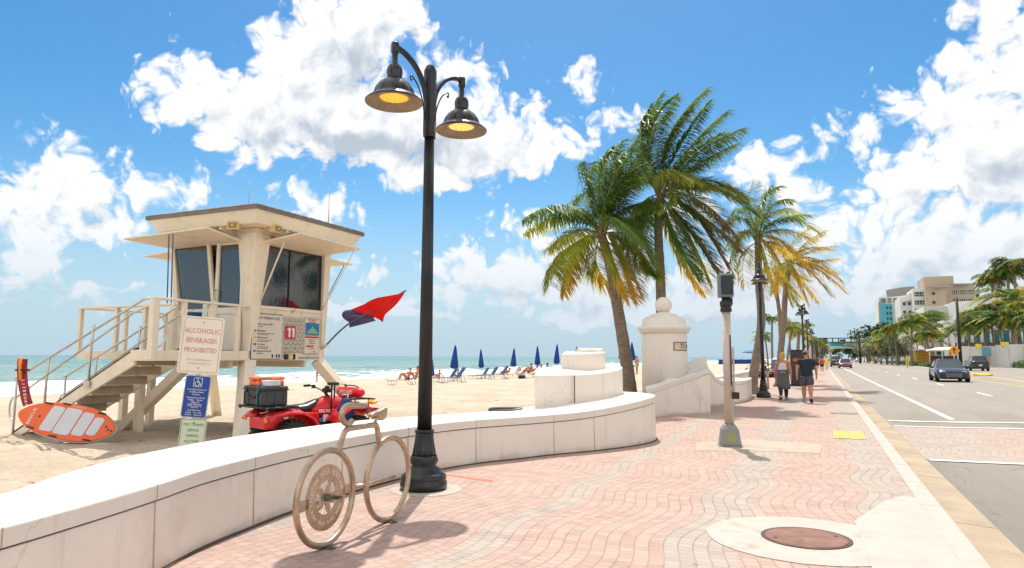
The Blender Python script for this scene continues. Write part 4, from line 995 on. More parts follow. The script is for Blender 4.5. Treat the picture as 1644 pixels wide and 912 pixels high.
def sign(nm, label, w, h, zc, tilt, bgm, border, items, D=0.0, inset=.02, bt=.008, symbols=None, cat='sign'):
    s_ = thing(nm, label, cat, (0, 0, 0))
    M = Matrix.Translation(t.location) @ t.rotation_euler.to_matrix().to_4x4() @ T(0, 0, zc) @ Matrix.Rotation(R_(tilt), 4, 'Y')
    s_.matrix_basis = M; s_.location = M.to_translation(); s_.rotation_euler = M.to_euler()
    b = MB(); b.prism(rrect(w, h, .035), -.004, 0, M=XZ); b.build('sign_plate', bgm, s_)
    b = MB(); rframe(b, w-2*inset, h-2*inset, .03, bt, .0015); b.build('border', border, s_)
    mes = []; ms = []
    for body, size, x, z, xs, al, mt in items:
        mes.append(text(body, size, mt, s_, T(x, -.0015, z) @ XZ, xs, al)); ms.append(mt)
    join_meshes('lettering', mes, ms, s_)
    b = MB()
    for z in (h*.40, -h*.40): b.ball((0, -.003, z), .009, 8)
    b.build('bolt', M_rust, s_)
    if symbols: symbols(s_)
    return s_
M_pinkred = mat('faded_red', (.56, .20, .19), .6, var=.15, vscale=20); M_sred = mat('faded_red_light', (.62, .36, .33), .6, var=.1)
M_plate = mat('aged_white_plate', (.74, .68, .60), .55, var=.04, dirt=(.6, .45, .35), dscale=3, damt=.3)
M_hblue = mat('sign_blue', (.012, .055, .27), .5, var=.06); M_green = mat('sign_green', (.03, .30, .17), .6, var=.1)
M_plateg = mat('greenish_plate', (.60, .62, .50), .55, var=.05, dirt=(.55, .42, .22), dscale=4, damt=.5)
M_hol = mat('reflective_white', (.80, .79, .78), .5)
H1, H2, H3 = .712, .52, .50
sign('beverage_sign', 'white sign with red lettering about alcoholic beverages, topmost on the leaning post', .482, H1, 1.68, 1.5, M_plate, M_pinkred,
     [('ALCOHOLIC', .088, 0, .175, .82, 'CENTER', M_pinkred), ('BEVERAGES', .088, 0, .055, .80, 'CENTER', M_pinkred), ('PROHIBITED', .088, 0, -.065, .78, 'CENTER', M_pinkred),
      ('FORT LAUDERDALE CITY', .028, 0, -.185, .95, 'CENTER', M_sred), ('ORDINANCE SEC. 5-5', .028, 0, -.23, .95, 'CENTER', M_sred)], inset=.02, bt=.006)
def wheelchair(s_):
    b = MB(); y = -.002; z0 = H2/2-.085
    b2 = MB(); rframe(b2, .10, .115, .012, .005, .002); 
    b2.v = [(v[0], v[1], v[2]+z0) for v in b2.v]; b2.build('symbol_frame', M_hol, s_)
    def st_(pts, r=.0055): b.tube([(x, y, z0+z) for x, z in pts], r, 6)
    b.ball((-.004, y, z0+.038), .010, 8, (1, .3, 1)); st_([(-.004, .024), (.0, -.004), (.022, -.006), (.032, -.034), (.038, -.032)]); st_([(-.002, .012), (.018, .010)], .004)
    st_([(-.006+.026*math.cos(a), -.018+.026*math.sin(a)) for a in [2.0+4.2*k/12 for k in range(13)]], .004)
    b.build('wheelchair_symbol', M_hol, s_)
sign('access_sign', 'dark blue accessible features sign with a wheelchair symbol, middle of the post', .295, H2, 1.045, 2.5, M_hblue, M_hol,
     [('Accessible features are', .028, 0, .085, .85, 'CENTER', M_hol), ('available at these', .028, 0, .055, .85, 'CENTER', M_hol), ('locations:', .028, 0, .026, .85, 'CENTER', M_hol),
      ('Sebastian Street & A1A', .026, 0, -.015, .85, 'CENTER', M_hol), ('Parking     Shower', .026, 0, -.043, .85, 'CENTER', M_hol), ('Playground', .026, 0, -.070, .85, 'CENTER', M_hol), ('Beach Wheelchair', .026, 0, -.097, .85, 'CENTER', M_hol), ('call between 8:00am to 5pm', .017, 0, -.118, .85, 'CENTER', M_hol), ('954-828-4597', .017, 0, -.137, .85, 'CENTER', M_hol),
      ('South Beach Park', .025, 0, -.168, .85, 'CENTER', M_hol), ('Parking     Picnic tables', .025, 0, -.197, .8, 'CENTER', M_hol), ('Showers    Restrooms', .025, 0, -.225, .85, 'CENTER', M_hol)], inset=.004, bt=.004, symbols=wheelchair)
sign('animal_sign', 'pale sign with green lettering about service animals, lowest on the post', .30, H3, .525, 2.0, M_plateg, M_green,
     [('ONLY TRAINED', .046, 0, .175, .72, 'CENTER', M_green), ('SERVICE', .046, 0, .108, .78, 'CENTER', M_green), ('ANIMALS', .046, 0, .041, .78, 'CENTER', M_green), ('ALLOWED', .046, 0, -.026, .78, 'CENTER', M_green), ('ON BEACH', .046, 0, -.093, .78, 'CENTER', M_green)], inset=.008, bt=.007)

# ------------------------------------------------------------------ STREET LAMPS
M_lampk = mat('black_lamp_paint', (.010, .011, .013), .30, .0, var=.25, vscale=4, spec=.5, coat=.2, bump=.0008, bscale=80, dirt=(.07, .065, .06), dscale=3, damt=.3)
M_shade_in = mat('shade_inside_tan', (.27, .20, .135), .6, var=.18, vscale=8)
M_lens = mat('amber_lens', (.8, .35, .04), .4, emit=(1.0, .46, .04, .78), var=.0)
M_lensf = mat('amber_lens_pale', (.8, .45, .1), .4, emit=(1.0, .56, .16, .85), var=.0)
def lamp(label, loc, rz, group='street lamps along the promenade', arms=((1, .0), (-1, 0.0)), detail=True):
    t = thing('street_lamp', label, 'street lamp', loc, rz, group)
    n = 64 if detail else 24
    b = MB(); b.lathe([(.275, 0), (.275, .085), (.262, .10), (.268, .135), (.262, .165), (.235, .185), (.212, .20), (.205, .235), (.148, .262), (.143, .28), (.165, .31), (.168, .335), (.158, .375), (.150, .39)], n=n); b.build('base', M_lampk, t)
    b = MB(); b.lathe([(.148, .385), (.135, .45), (.118, .54), (.108, .63), (.107, .66)], n=96 if detail else 24, flute=.07 if detail else 0, nf=12); b.lathe([(.115, .655), (.115, .685), (.10, .69)], n=n); b.build('base_bell', M_lampk, t)
    b = MB(); b.lathe([(.087, .68), (.072, 2.6), (.060, 4.35)], n=128 if detail else 16, flute=.12 if detail else 0, nf=16); b.build('shaft', M_lampk, t)
    b = MB(); b.lathe([(.072, 4.25), (.072, 4.29), (.080, 4.30), (.080, 5.10), (.070, 5.13), (.05, 5.17), (.0, 5.19)], n=8, smooth=False); b.build('head_post', M_lampk, t)
    for s_, dz in arms:
        pts = bez([(0.06*s_, 0, 4.66+dz), (.11*s_, 0, 4.86+dz), (.24*s_, 0, 5.04+dz), (.42*s_, 0, 5.15+dz), (.60*s_, 0, 5.19+dz)], 5)
        b = MB()
        for a, c in zip(pts[:-1], pts[1:]): b.beam(a, c+(c-a)*.15, .045, .058, up=(0, 1, 0))
        b.box((.075*s_, 0, 4.55+dz), (.03, .05, .62)); ar = b.build('arm', M_lampk, t, bevel=.004)
        b = MB(); sc = [(.09*s_, 0, 4.44+dz), (.13*s_, 0, 4.66+dz), (.22*s_, 0, 4.84+dz), (.33*s_, 0, 4.93+dz), (.355*s_, 0, 4.90+dz), (.34*s_, 0, 4.87+dz), (.32*s_, 0, 4.89+dz)]
        b.tube(bez(sc, 4), .009, 6)
        if detail: b.build('scroll', M_lampk, ar)
        x = .62*s_; H = 4.50+dz
        def off(prof): return [(r, q+H) for r, q in prof]
        b = MB(); b.lathe(off([(.335, .0), (.338, .012), (.30, .045), (.245, .085), (.243, .10), (.225, .16), (.18, .225), (.13, .265), (.095, .285), (.088, .29)]), (x, 0, 0), n=48 if detail else 20, caps=False)
        sh = b.build('lamp_shade', M_lampk, t, recalc=False)
        b = MB(); b.lathe(off([(.333, .001), (.295, .036), (.24, .062), (.215, .070), (.205, .050), (.175, .048), (.165, .062)]), (x, 0, 0), n=48 if detail else 20, caps=False); b.build('shade_inside', M_shade_in, sh, recalc=False)
        b = MB(); b.lathe(off([(.0, .060), (.167, .060), (.167, .066), (0, .066)]), (x, 0, 0), n=32); b.build('lens', M_lens if s_ < 0 else M_lensf, sh)
        if detail:
            b = MB()
            for k in range(-3, 4):
                hw = math.sqrt(max(0, .165**2-(k*.045)**2)); b.box((x+k*.045*.0, k*.045, H+.058), (hw*2, .004, .004))
            b.build('lens_rib', mat('lens_rib_tan', (.45, .22, .06), .6), sh)
        b = MB(); b.lathe(off([(.088, .283), (.092, .30), (.088, .32), (.094, .36), (.092, .40), (.078, .44), (.05, .465), (.035, .47), (.032, .60), (.045, .605), (.047, .62), (.047, .72), (.040, .735), (.0, .738)]), (x, 0, 0), n=32 if detail else 12); b.build('lamp_neck', M_lampk, t)
    return t
b0 = g(680, 785)
h1, h2 = at(627, 162, 7.45), at(738, 218, 8.45)
arm_rz = math.atan2(h2.y-h1.y, h2.x-h1.x)
L1 = lamp('tall black twin street lamp nearest of all, rising beside the bicycle rack', (b0.x, b0.y, 0), arm_rz)
tag(flat('lamp_footing', blob((b0.x+.05, b0.y-.02), .42, .42, 40, .004), .005, mat('grey_concrete', (.44, .40, .34), .85, var=.1, dirt=(.3, .24, .18), dscale=4)))
far_lamps = [(1228, 634, 29.0, 'black twin street lamp beside the walking couple, seen nearly end on'), (1291, 600, 47.0, 'black street lamp second beyond the couple, standing over the dark kiosk'), (1298, 590, 68.0, 'smaller black street lamp just right of and behind the one over the kiosk')]
q = g(1229, 636)
L2 = lamp(far_lamps[0][3], (q.x, q.y-1.0, 0), math.atan2(q.y, q.x), detail=False)
for px, D, lab in ((1290.5, 47.5, far_lamps[1][3]), (1297.5, 66, far_lamps[2][3]), (1304, 88, 'distant black street lamp, fourth in the row down the promenade'), (1311, 122, 'tiny black street lamp, farthest in the promenade row')):
    q = at(px, 574, D); dup(L2, (q.x, q.y, 0), math.atan2(q.y, q.x)+.25, lab)

# ------------------------------------------------------------------ BICYCLE RACK
w1, w2 = g(521, 880), g(622, 838)
t = thing('bicycle_rack', 'bicycle shaped steel tube rack with an engraved chainring disc in its front wheel', 'bike rack', (w1.x, w1.y, 0), math.atan2(w2.y-w1.y, w2.x-w1.x))
M_bike = mat('bronzed_steel', (.46, .345, .245), .36, .85, var=.22, vscale=9, bump=.0006, bscale=60, dirt=(.28, .17, .09), dscale=7, damt=.6)
Lw = (w2-w1).length; rw = .375; zc = rw+.026
for x, nm in ((0, 'wheel'), (Lw, 'wheel')):
    b = MB(); b.tube([(x+rw*math.cos(a), 0, zc+rw*math.sin(a)) for a in [2*PI*k/48 for k in range(48)]], .0255, 12, closed=True); w_ = b.build(nm, M_bike, t)
    b = MB(); b.box((x, .0, .006), (.06, .19, .008)); b.ball((x, .07, .012), .012, 8); b.ball((x, -.07, .012), .012, 8); b.build('foot_plate', mat('plate_dark_steel', (.14, .12, .10), .6, .5), t)
# disc with holes
b = MB(); N_ = 60; Ro, Ri = .262, .135
vs = []
for y in (-.004, .004):
    for k in range(N_):
        a = 2*PI*k/N_; ri = Ri*(1.0-.0*math.cos(5*a)); vs += [(Ro*math.cos(a), y, zc+Ro*math.sin(a)), (ri*math.cos(a), y, zc+ri*math.sin(a))]
fs = []
for k in range(N_):
    k2_ = (k+1) % N_; fs += [(2*k, 2*k2_, 2*k2_+1, 2*k+1), (2*N_+2*k, 2*N_+2*k+1, 2*N_+2*k2_+1, 2*N_+2*k2_), (2*k, 2*N_+2*k, 2*N_+2*k2_, 2*k2_), (2*k+1, 2*k2_+1, 2*N_+2*k2_+1, 2*N_+2*k+1)]
b.add(vs, fs)
star = []
for k in range(60):
    a = 2*PI*k/60+.3; star.append((math.cos(a)*(.088+.052*math.cos(5*a)), math.sin(a)*(.088+.052*math.cos(5*a))))
b.prism(star, -.005, .005, M=XZ, c=(0, 0, zc))
disc = b.build('chainring_disc', M_bike, t)
b = MB(); b.box((-(rw+Ro)/2+.005, 0, zc-.01), (rw-Ro+.06, .008, .075)); b.box(((rw+Ro)/2-.005, 0, zc+.02), (rw-Ro+.06, .008, .075)); b.build('hub_strap', M_bike, t)
b = MB()
for k in range(16): 
    a = 2*PI*k/16; b.tube([(0.02*math.cos(a), .0, zc+.02*math.sin(a)), (Ri*math.cos(a+.25), 0, zc+Ri*math.sin(a+.25))], .0022, 4)
b.build('spokes', M_bike, disc)
b = MB(); b.tube([(0, -.03, zc), (0, .03, zc)], .03, 12); b.beam((.0, -.02, zc), (.10, -.02, zc-.02), .012, .03); b.box((.115, -.035, zc-.02), (.05, .05, .02)); b.build('crank', mat('plate_dark_steel', (.14, .12, .10)), disc)
mes = []
def arc_text(s, a0, a1, r, size, flip):
    n = len(s)
    for k, ch in enumerate(s):
        if ch == ' ': continue
        a = a0+(a1-a0)*k/(n-1)
        rot = (a-PI/2) if not flip else (a+PI/2)
        M = T(r*math.cos(a), -.0052, zc+r*math.sin(a)) @ XZ @ Matrix.Rotation(rot, 4, 'Z')
        mes.append(text(ch, size, M_wht, disc, M, .9, bold=.001))
arc_text('LIGHTEN YOUR ROUTINE', R_(188), R_(12), .205, .058, False)
arc_text('RIDE YOUR BIKE MORE', R_(205), R_(335), .205, .040, True)
M_cut = mat('cut_through_light', (.70, .60, .52), .8)
join_meshes('lettering', mes, [M_cut]*len(mes), disc)
zt_ = .98
b = MB(); b.tube(bez([(.13, 0, zc+rw*.935+.0), (.19, 0, .84), (.235, 0, .905), (.29, 0, .925), (.42, 0, .925), (.68, 0, .922), (.725, 0, .908), (.75, 0, .86), (.77, 0, .78), (.80, 0, zc+rw*.86)], 5), .0255, 12); b.build('frame_tube', M_bike, t)
b = MB(); hb = bez([(.34, 0, .99), (.28, 0, .968), (.215, 0, .99), (.185, 0, 1.045), (.205, 0, 1.10), (.27, 0, 1.125), (.38, -.02, 1.115), (.48, -.04, 1.110)], 5)
b = MB(); b.tube(hb, .0255, 12); b.build('handlebar', M_bike, t)
b = MB(); b.tube([(.70, 0, .92), (.725, 0, 1.02)], .016, 8); b.build('seat_post', M_bike, t)
sad = [(.50, 1.095), (.54, 1.085), (.62, 1.09), (.68, 1.065), (.73, 1.04), (.79, 1.05), (.835, 1.085), (.845, 1.14), (.82, 1.165), (.76, 1.155), (.66, 1.135), (.55, 1.125), (.505, 1.115)]
sad = [(.60+(x-.50)*.80, z-.088) for x, z in sad]; b = MB(); b.prism(sad, -.03, .03, M=XZ); b.build('saddle', M_bike, t, bevel=.012)
b = MB(); b.tube([(rw, 0, zc+.02), (Lw-rw, 0, zc+.0), (Lw+.10, 0, zc+.0)], .018, 10); b.build('chain_stay', M_bike, t)

# ------------------------------------------------------------------ LOUDSPEAKER POLE (box on a weathered pole)
q = g(1172, 716)
t = thing('utility_pole', 'short weathered metal pole with a dark box on top and a grey tapered foot', 'pole', (q.x, q.y, 0), R_(12))
b = MB(); b.prism([(-.20, -.20), (.20, -.20), (.20, .20), (-.20, .20)], 0, .03)
b.loft([[(-.185, -.185, .03), (.185, -.185, .03), (.185, .185, .03), (-.185, .185, .03)], [(-.145, -.145, .30), (.145, -.145, .30), (.145, .145, .30), (-.145, .145, .30)], [(-.09, -.09, .38), (.09, -.09, .38), (.09, .09, .38), (-.09, .09, .38)]], smooth=False)
b.build('foot', mat('zinc_foot', (.27, .27, .26), .5, .5, var=.1), t, bevel=.012)
b = MB(); b.box((0, -.166, .17), (.19, .012, .17), M=Matrix.Rotation(R_(-8), 3, 'X')); b.build('access_plate', mat('olive_plate', (.30, .29, .15), .6, var=.1), t, bevel=.01)
M_wp = mat('weathered_pole', (.53, .455, .385), .6, .1, var=.18, vscale=3, stretch=(1, 1, .4), bump=.001, bscale=30, dirt=(.27, .18, .11), dscale=6, damt=.8)
b = MB(); b.tube([(0, 0, .36), (0, 0, 2.38)], [.082, .075], 20); b.build('pole_shaft', M_wp, t)
b = MB(); b.box((.10, -.02, 1.33), (.03, .05, .80), m=0); b.box((.12, -.05, .88), (.11, .10, .12), m=1); b.box((.05, -.08, 1.5), (.02, .01, .9), m=1); b.build('conduit', [M_wp, M_blk], t, bevel=.01)
b = MB(); b.lathe([(.10, 2.36), (.10, 2.42), (.085, 2.44), (.105, 2.46), (.105, 2.54), (.07, 2.57), (.07, 2.62)], n=16); b.box((.09, .02, 2.55), (.06, .06, .12)); b.build('mount', M_blk, t)
b = MB(); b.prism(rrect(.27, .26, .06, 4), 2.62, 3.04); b.build('speaker_box', mat('grey_box_shell', (.17, .18, .20), .45, .2, var=.05), t, bevel=.02)
b = MB(); b.box((.02, -.133, 2.83), (.21, .02, .34)); b.build('grille', mat('box_front_blue_black', (.02, .035, .045), .5), t, bevel=.02)
b = MB(); b.box((.04, 0, 3.05), (.05, .05, .03)); b.tube([(.02, 0, 3.04), (.05, 0, 3.08), (.09, 0, 3.06)], .012, 6); b.build('eye_bolt', M_blk, t)

# ------------------------------------------------------------------ BIN RIM BEHIND THE WALL
q = at(812, 655, 12.0)
t = thing('trash_can', 'open round grey litter bin with a black bag, just behind the seat wall', 'litter bin', (q.x, q.y, -.1))
b = MB(); b.lathe([(.25, 0), (.27, .2), (.28, .68), (.295, .70), (.295, .74), (.275, .74), (.265, .70), (.25, .1), (0, .1)], n=40); b.build('bin_body', mat('galvanised', (.45, .44, .41), .6, .4, var=.15, vscale=6), t)
b = MB(); b.lathe([(.30, .66), (.302, .755), (.285, .765), (.262, .755), (.24, .62), (.1, .5), (0, .48)], n=40); b.build('bag', mat('black_bag', (.02, .02, .025), .4, var=.3, vscale=14, bump=.01, bscale=20), t)
b = MB()
for k in range(24):
    a = 2*PI*k/24; b.box((.287*math.cos(a), .287*math.sin(a), .38), (.008, .045, .56), rz=a)
b.build('slat', mat('bin_slat', (.55, .52, .47), .7), t)

# ------------------------------------------------------------------ RESCUE BOARD, TUBE
def board():
    L_, Wd, Th = 2.02, .72, .13
    c = at(109, 678, 13.3)
    t = thing('rescue_board', 'orange paddle rescue board with four white grip pads, propped on its edge against the stairs', 'rescue board', tuple(c))
    # local: x along board, y across, z out of the deck
    p0 = at(31, 664, 13.25); p1 = at(187, 693, 13.35)
    ex = (p1-p0).normalized(); nrm = Vector((-c.x*.9+.2, -c.y*.75, 1.9)).normalized(); nrm = Vector((.45, -.78, .42)); nrm = (nrm-ex*nrm.dot(ex)).normalized(); ey = nrm.cross(ex)
    L_ = (p1-p0).length
    M = Matrix(((ex.x, ey.x, nrm.x, c.x), (ex.y, ey.y, nrm.y, c.y), (ex.z, ey.z, nrm.z, c.z), (0, 0, 0, 1)))
    t.matrix_basis = M; t.location = M.to_translation(); t.rotation_euler = M.to_euler()
    def hw(u):   # u in -1..1, nose left
        return Wd/2*max(0, (1-abs(u)**2.4))**.62*(1.0+.06*u)
    n = 36
    out = [(L_/2*math.sin(PI/2*(-1+2*k/n)), 0) for k in range(n+1)]
    up = [(x, hw(x/(L_/2))) for x, _ in out]; lo = [(x, -hw(x/(L_/2))) for x, _ in reversed(out)][1:-1]
    poly = up+lo
    rings = []
    for z, s in ((-.02, .88), (.02, .985), (.06, 1.0), (.095, .985), (.12, .95)):
        rings.append([Vector((x*(1-(1-s)*.35), y*s, z-.06)) for x, y in poly])
    b = MB(); b.loft([list(reversed(r)) for r in rings[:4]], 0); b.build('hull', mat('board_rail_white', (.62, .62, .66), .35, var=.05), t)
    b = MB(); b.loft([list(reversed(r)) for r in rings[3:]], 0); b.build('deck', mat('board_orange', (.78, .115, .015), .4, var=.06, coat=.3), t, bevel=.01)
    pads = [(-.42, -.16, .29), (-.14, .19, .305), (.22, .46, .27), (.49, .69, .21)]
    for i, (a, c_, h) in enumerate(pads):
        a, c_ = a*L_/2, c_*L_/2; b = MB(); w_ = c_-a
        b.prism([(x+(a+c_)/2+(.025*math.sin(y*6)), y) for x, y in rrect(w_, 2*h*.86, .05, 5)], .061, .068); b.build('grip_pad', mat('pad_white', (.62, .63, .66), .8, var=.04), t)
    b = MB()
    for x, y, r in ((-.50, 1, 0), (-.15, 1, 0), (.6, 1, -.3), (-.62, -1, 0), (-.12, -1, 0), (.55, -1, .15)):
        xx = x*L_/2; yy = y*(hw(x)-.035); b.tube([(xx-.07, yy, .06), (xx-.04, yy, .085), (xx+.04, yy, .085), (xx+.07, yy, .06)], .014, 6)
    b.build('handle', M_blk, t)
    Mx = T(-.70*L_/2, -.02, .063) @ Matrix.Rotation(R_(90), 4, 'Z')
    join_meshes('lettering', [text('RESCUE', .085, M_wht, t, Mx, 1.1), text('RESCUE BOARD', .035, M_wht, t, T(.1, .30, .063), 1.0)], [M_wht]*2, t)
    b = MB(); 
    for x, y in ((.80, .03), (.86, -.02), (.93, -.03), (-.55, .0)): b.lathe([(.018, .06), (.018, .068)], (x*L_/2, y, 0), 10)
    b.build('valve', M_blk, t)
board()
p0 = at(37, 573, 13.9); p1 = at(43, 640, 13.7)
t = thing('rescue_tube', 'dark red rescue tube with white lettering hung upright on the stair handrail', 'rescue tube', tuple(p1))
b = MB(); pts = bez([at(36.5, 576, 13.9), at(35.5, 592, 13.9), at(37, 615, 13.85), at(42, 640, 13.8), at(45, 650, 13.8)], 4)
up_ = Vector((.9, -.4, 0))
for a, c in zip(pts[:-1], pts[1:]): b.beam(a, c+(c-a)*.1, .155, .09, up=(.45, -.9, 0))
b.build('foam_body', mat('tube_red', (.32, .018, .03), .6, var=.1), t, True, bevel=.02)
b = MB(); c = at(36, 594, 13.82); b.box(c, (.20, .14, .035), rz=.4); b.build('strap', M_blk, t, True)
b = MB(); b.tube([at(33, 573, 13.8), at(32, 585, 13.78), at(33, 610, 13.75)], .028, 6); b.build('tow_line', mat('orange_strap', (.85, .28, .02), .6), t, True)
mes = []
for k, ch in enumerate('LIFEGUARD'):
    p = at(36.8+k*.55+.006*k*k*6, 611+k*5.6, 13.66); mes.append(text(ch, .075, M_wht, t, t.matrix_basis.inverted() @ T(*p) @ Matrix.Rotation(R_(28), 4, 'Z') @ XZ @ Matrix.Rotation(R_(-88), 4, 'Z'), .9, bold=.002))
join_meshes('lettering', mes, [M_wht]*9, t)
# ------------------------------------------------------------------ RED QUAD BIKE
M_redp = mat('red_plastic', (.62, .012, .018), .35, var=.05, coat=.25, dirt=(.45, .10, .08), dscale=5, damt=.3)
q = at(505, 640, 12.25)
A = thing('quad_bike', 'red four wheeled beach patrol quad bike loaded with cases, parked behind the seat wall', 'quad bike', (q.x, q.y, -.09), R_(24.15-46))
def wheel(parent, x, y, r=.29, w=.24, name='wheel'):
    b = MB(); M3 = Matrix.Rotation(PI/2, 3, 'Y')
    b.lathe([(r*.55, -w/2), (r*.88, -w/2), (r*.97, -w*.36), (r, -w*.2), (r, w*.2), (r*.97, w*.36), (r*.88, w/2), (r*.55, w/2)], (x, y, r), 28, M=M3)
    for k in range(22):
        a = 2*PI*k/22
        for s_ in (-1, 1): b.box((x+s_*w*.26, y+math.cos(a+s_*.07)*r*1.0, r+math.sin(a+s_*.07)*r*1.0), (w*.42, .03, .035), M=Matrix.Rotation(a+s_*.07, 3, 'X') @ Matrix.Rotation(PI/2, 3, 'X'))
    ty = b.build('tyre', M_rubber, parent)
    b = MB(); b.lathe([(r*.56, -w*.42), (r*.5, -w*.2), (.05, -w*.12), (.0, -w*.12)], (x, y, r), 20, M=M3); b.lathe([(r*.56, w*.42), (r*.5, w*.2), (.05, w*.12), (0, w*.12)], (x, y, r), 20, M=M3); b.build('rim', mat('steel_rim', (.35, .35, .35), .5, .6), ty)
for x in (-.44, .44):
    for y in (-.62, .60): wheel(A, x, y)
def loft_pts(pts, w0, w1, th): pass
# fenders: curved shells over each wheel
def fender(x0, x1, prof, name='fender', th=.03):
    b = MB(); n = len(prof); vs = []
    for x, k in ((x0, .0), (x0*.55+x1*.45, .035), (x1, -.02)):
        for (y, z) in prof: vs.append((x, y, z+k))
    fs = [(i*n+j, (i+1)*n+j, (i+1)*n+j+1, i*n+j+1) for i in range(2) for j in range(n-1)]
    b.add(vs, fs, 0, True); o = b.build(name, M_redp, A); s = o.modifiers.new('thick', 'SOLIDIFY'); s.thickness = th; return o
for s_ in (1, -1):
    fender(.14*s_, .58*s_, [(-1.05, .60), (-.95, .70), (-.72, .735), (-.48, .72), (-.28, .62), (-.14, .44), (-.05, .36)])
    fender(.14*s_, .60*s_, [(.10, .50), (.22, .66), (.42, .77), (.62, .80), (.82, .74), (.98, .62), (1.05, .52)])
b = MB(); b.loft([[(x*.30, -1.04, .44+z*.12) for x, z in ((-1, 0), (1, 0), (1, 1.6), (-1, 1.6))], [(x*.34, -.55, .42+z*.15) for x, z in ((-1, 0), (1, 0), (1, 1.9), (-1, 1.9))], [(x*.20, 0, .40+z*.2) for x, z in ((-1, 0), (1, 0), (1, 1.3), (-1, 1.3))]], smooth=False); b.build('rear_body', M_redp, A, bevel=.03)
def ring(y, w, z0, z1): return [(w*math.cos(a), y, (z0+z1)/2+(z1-z0)/2*math.sin(a)) for a in [2*PI*k/14 for k in range(14)]]
b = MB(); b.loft([ring(-.12, .12, .60, .76), ring(0, .16, .56, .86), ring(.15, .19, .52, .93), ring(.34, .20, .52, .95), ring(.52, .19, .52, .90), ring(.72, .17, .54, .82), ring(.95, .13, .52, .70), ring(1.02, .07, .55, .64)]); b.build('tank_cover', M_redp, A)
b = MB(); b.loft([ring(-.78, .12, .68, .76), ring(-.68, .17, .66, .80), ring(-.45, .18, .66, .80), ring(-.2, .16, .66, .82), ring(-.05, .13, .72, .87), ring(.05, .08, .80, .90)]); b.build('seat', mat('seat_vinyl', (.03, .032, .036), .35, var=.1), A)
b = MB(); b.box((0, 0, .36), (.26, .9, .26)); b.box((0, .05, .30), (.9, .25, .05)); b.tube([(-.44, -.62, .29), (.44, -.62, .29)], .035, 8); b.tube([(-.44, .6, .29), (.44, .6, .29)], .03, 8)
for s_ in (-1, 1):
    b.tube([(s_*.15, .35, .55), (s_*.36, .58, .30)], .018, 6); b.tube([(s_*.12, -.4, .58), (s_*.34, -.62, .30)], .018, 6)
b.build('chassis', M_blk, A)
b = MB()
zr = .80
for x in (-.42, -.25, -.08, .08, .25, .42): b.tube([(x, -1.12, zr), (x, -.62, zr)], .012, 6)
b.tube([(-.46, -1.14, zr), (.46, -1.14, zr), (.52, -.9, zr), (.40, -.50, zr-.01), (-.40, -.50, zr-.01), (-.52, -.9, zr)], .018, 8, closed=True)
for s_ in (-1, 1): b.tube([(s_*.3, -1.0, zr), (s_*.2, -.85, .6)], .014, 6); b.tube([(s_*.30, -.7, zr), (s_*.2, -.65, .66)], .014, 6)
b.box((0, -.88, zr+.01), (.95, .56, .022))
b.build('rear_rack', M_blk, A)
b = MB(); b.tube([(-.40, .50, .88), (.40, .50, .88), (.44, .75, .88), (.34, 1.02, .86), (-.34, 1.02, .86), (-.44, .75, .88)], .016, 8, closed=True)
for x in (-.2, 0, .2): b.tube([(x, .5, .88), (x, 1.02, .865)], .011, 6)
for s_ in (-1, 1): b.tube([(s_*.25, .95, .86), (s_*.2, .98, .66)], .012, 6)
b.build('front_rack', M_blk, A)
b = MB(); b.tube([(-.5, 1.10, .60), (-.25, 1.16, .66), (.25, 1.16, .66), (.5, 1.10, .60)], .025, 8); b.tube([(.3, 1.14, .66), (.2, 1.0, .4)], .018, 6); b.tube([(-.3, 1.14, .66), (-.2, 1.0, .4)], .018, 6); b.build('bull_bar', M_blk, A)
b = MB(); b.tube(bez([(-.40, .03, 1.10), (-.30, .06, 1.11), (-.15, .14, 1.06), (0, .2, 1.0), (.15, .14, 1.06), (.30, .06, 1.11), (.40, .03, 1.10)], 4), .013, 8)
hb_ = b.build('handlebar', M_blk, A)
b = MB(); b.tube([(-.44, .02, 1.10), (-.30, .055, 1.11)], .022, 8); b.tube([(.44, .02, 1.10), (.30, .055, 1.11)], .022, 8); b.box((.24, .10, 1.09), (.06, .05, .06)); b.box((-.24, .10, 1.09), (.06, .05, .06)); b.tube([(.27, .11, 1.11), (.42, .09, 1.10)], .006, 5); b.build('hand_grip', M_rubber, hb_)
b = MB(); b.box((0, .24, 1.03), (.16, .12, .08)); b.tube([(0, .30, .85), (0, .2, 1.0)], .03, 8); b.build('dash', M_blk, A, bevel=.015)
b = MB(); b.tube([(.20, .22, .62), (.20, .22, 1.13)], .016, 6); b.tube([(.12, .32, .7), (.12, .32, 1.15)], .016, 6); b.box((.17, .26, 1.15), (.13, .16, .05)); b.tube([(.12, .3, 1.15), (.34, .42, 1.14)], .006, 5); b.build('equipment_clamp', M_blk, A)
for s_ in (1, -1):
    b = MB(); b.box((s_*.40, -1.06, .60), (.10, .03, .08)); b.build('tail_light', mat('orange_lens', (.85, .18, .02), .3), A, bevel=.01)
    b = MB(); b.box((s_*.52, -1.10, .78), (.03, .05, .05)); b.build('reflector_knob', M_blk, A, bevel=.01)
b = MB(); b.box((.42, .92, .81), (.22, .10, .05), M=Matrix.Rotation(.3, 3, 'X')); b.build('orange_light', mat('amber_plastic', (.9, .35, .02), .4), A, bevel=.02)
mes = [text('FIRE RESCUE', .075, M_wht, A, T(.205, -.02, .68) @ Matrix.Rotation(PI/2, 4, 'Z') @ XZ, .9, 'LEFT', bold=.002)]
mes.append(text('4x4', .05, M_wht, A, T(.60, -.85, .64) @ Matrix.Rotation(PI/2, 4, 'Z') @ XZ, 1, 'LEFT'))
join_meshes('lettering', mes, [M_wht]*2, A)
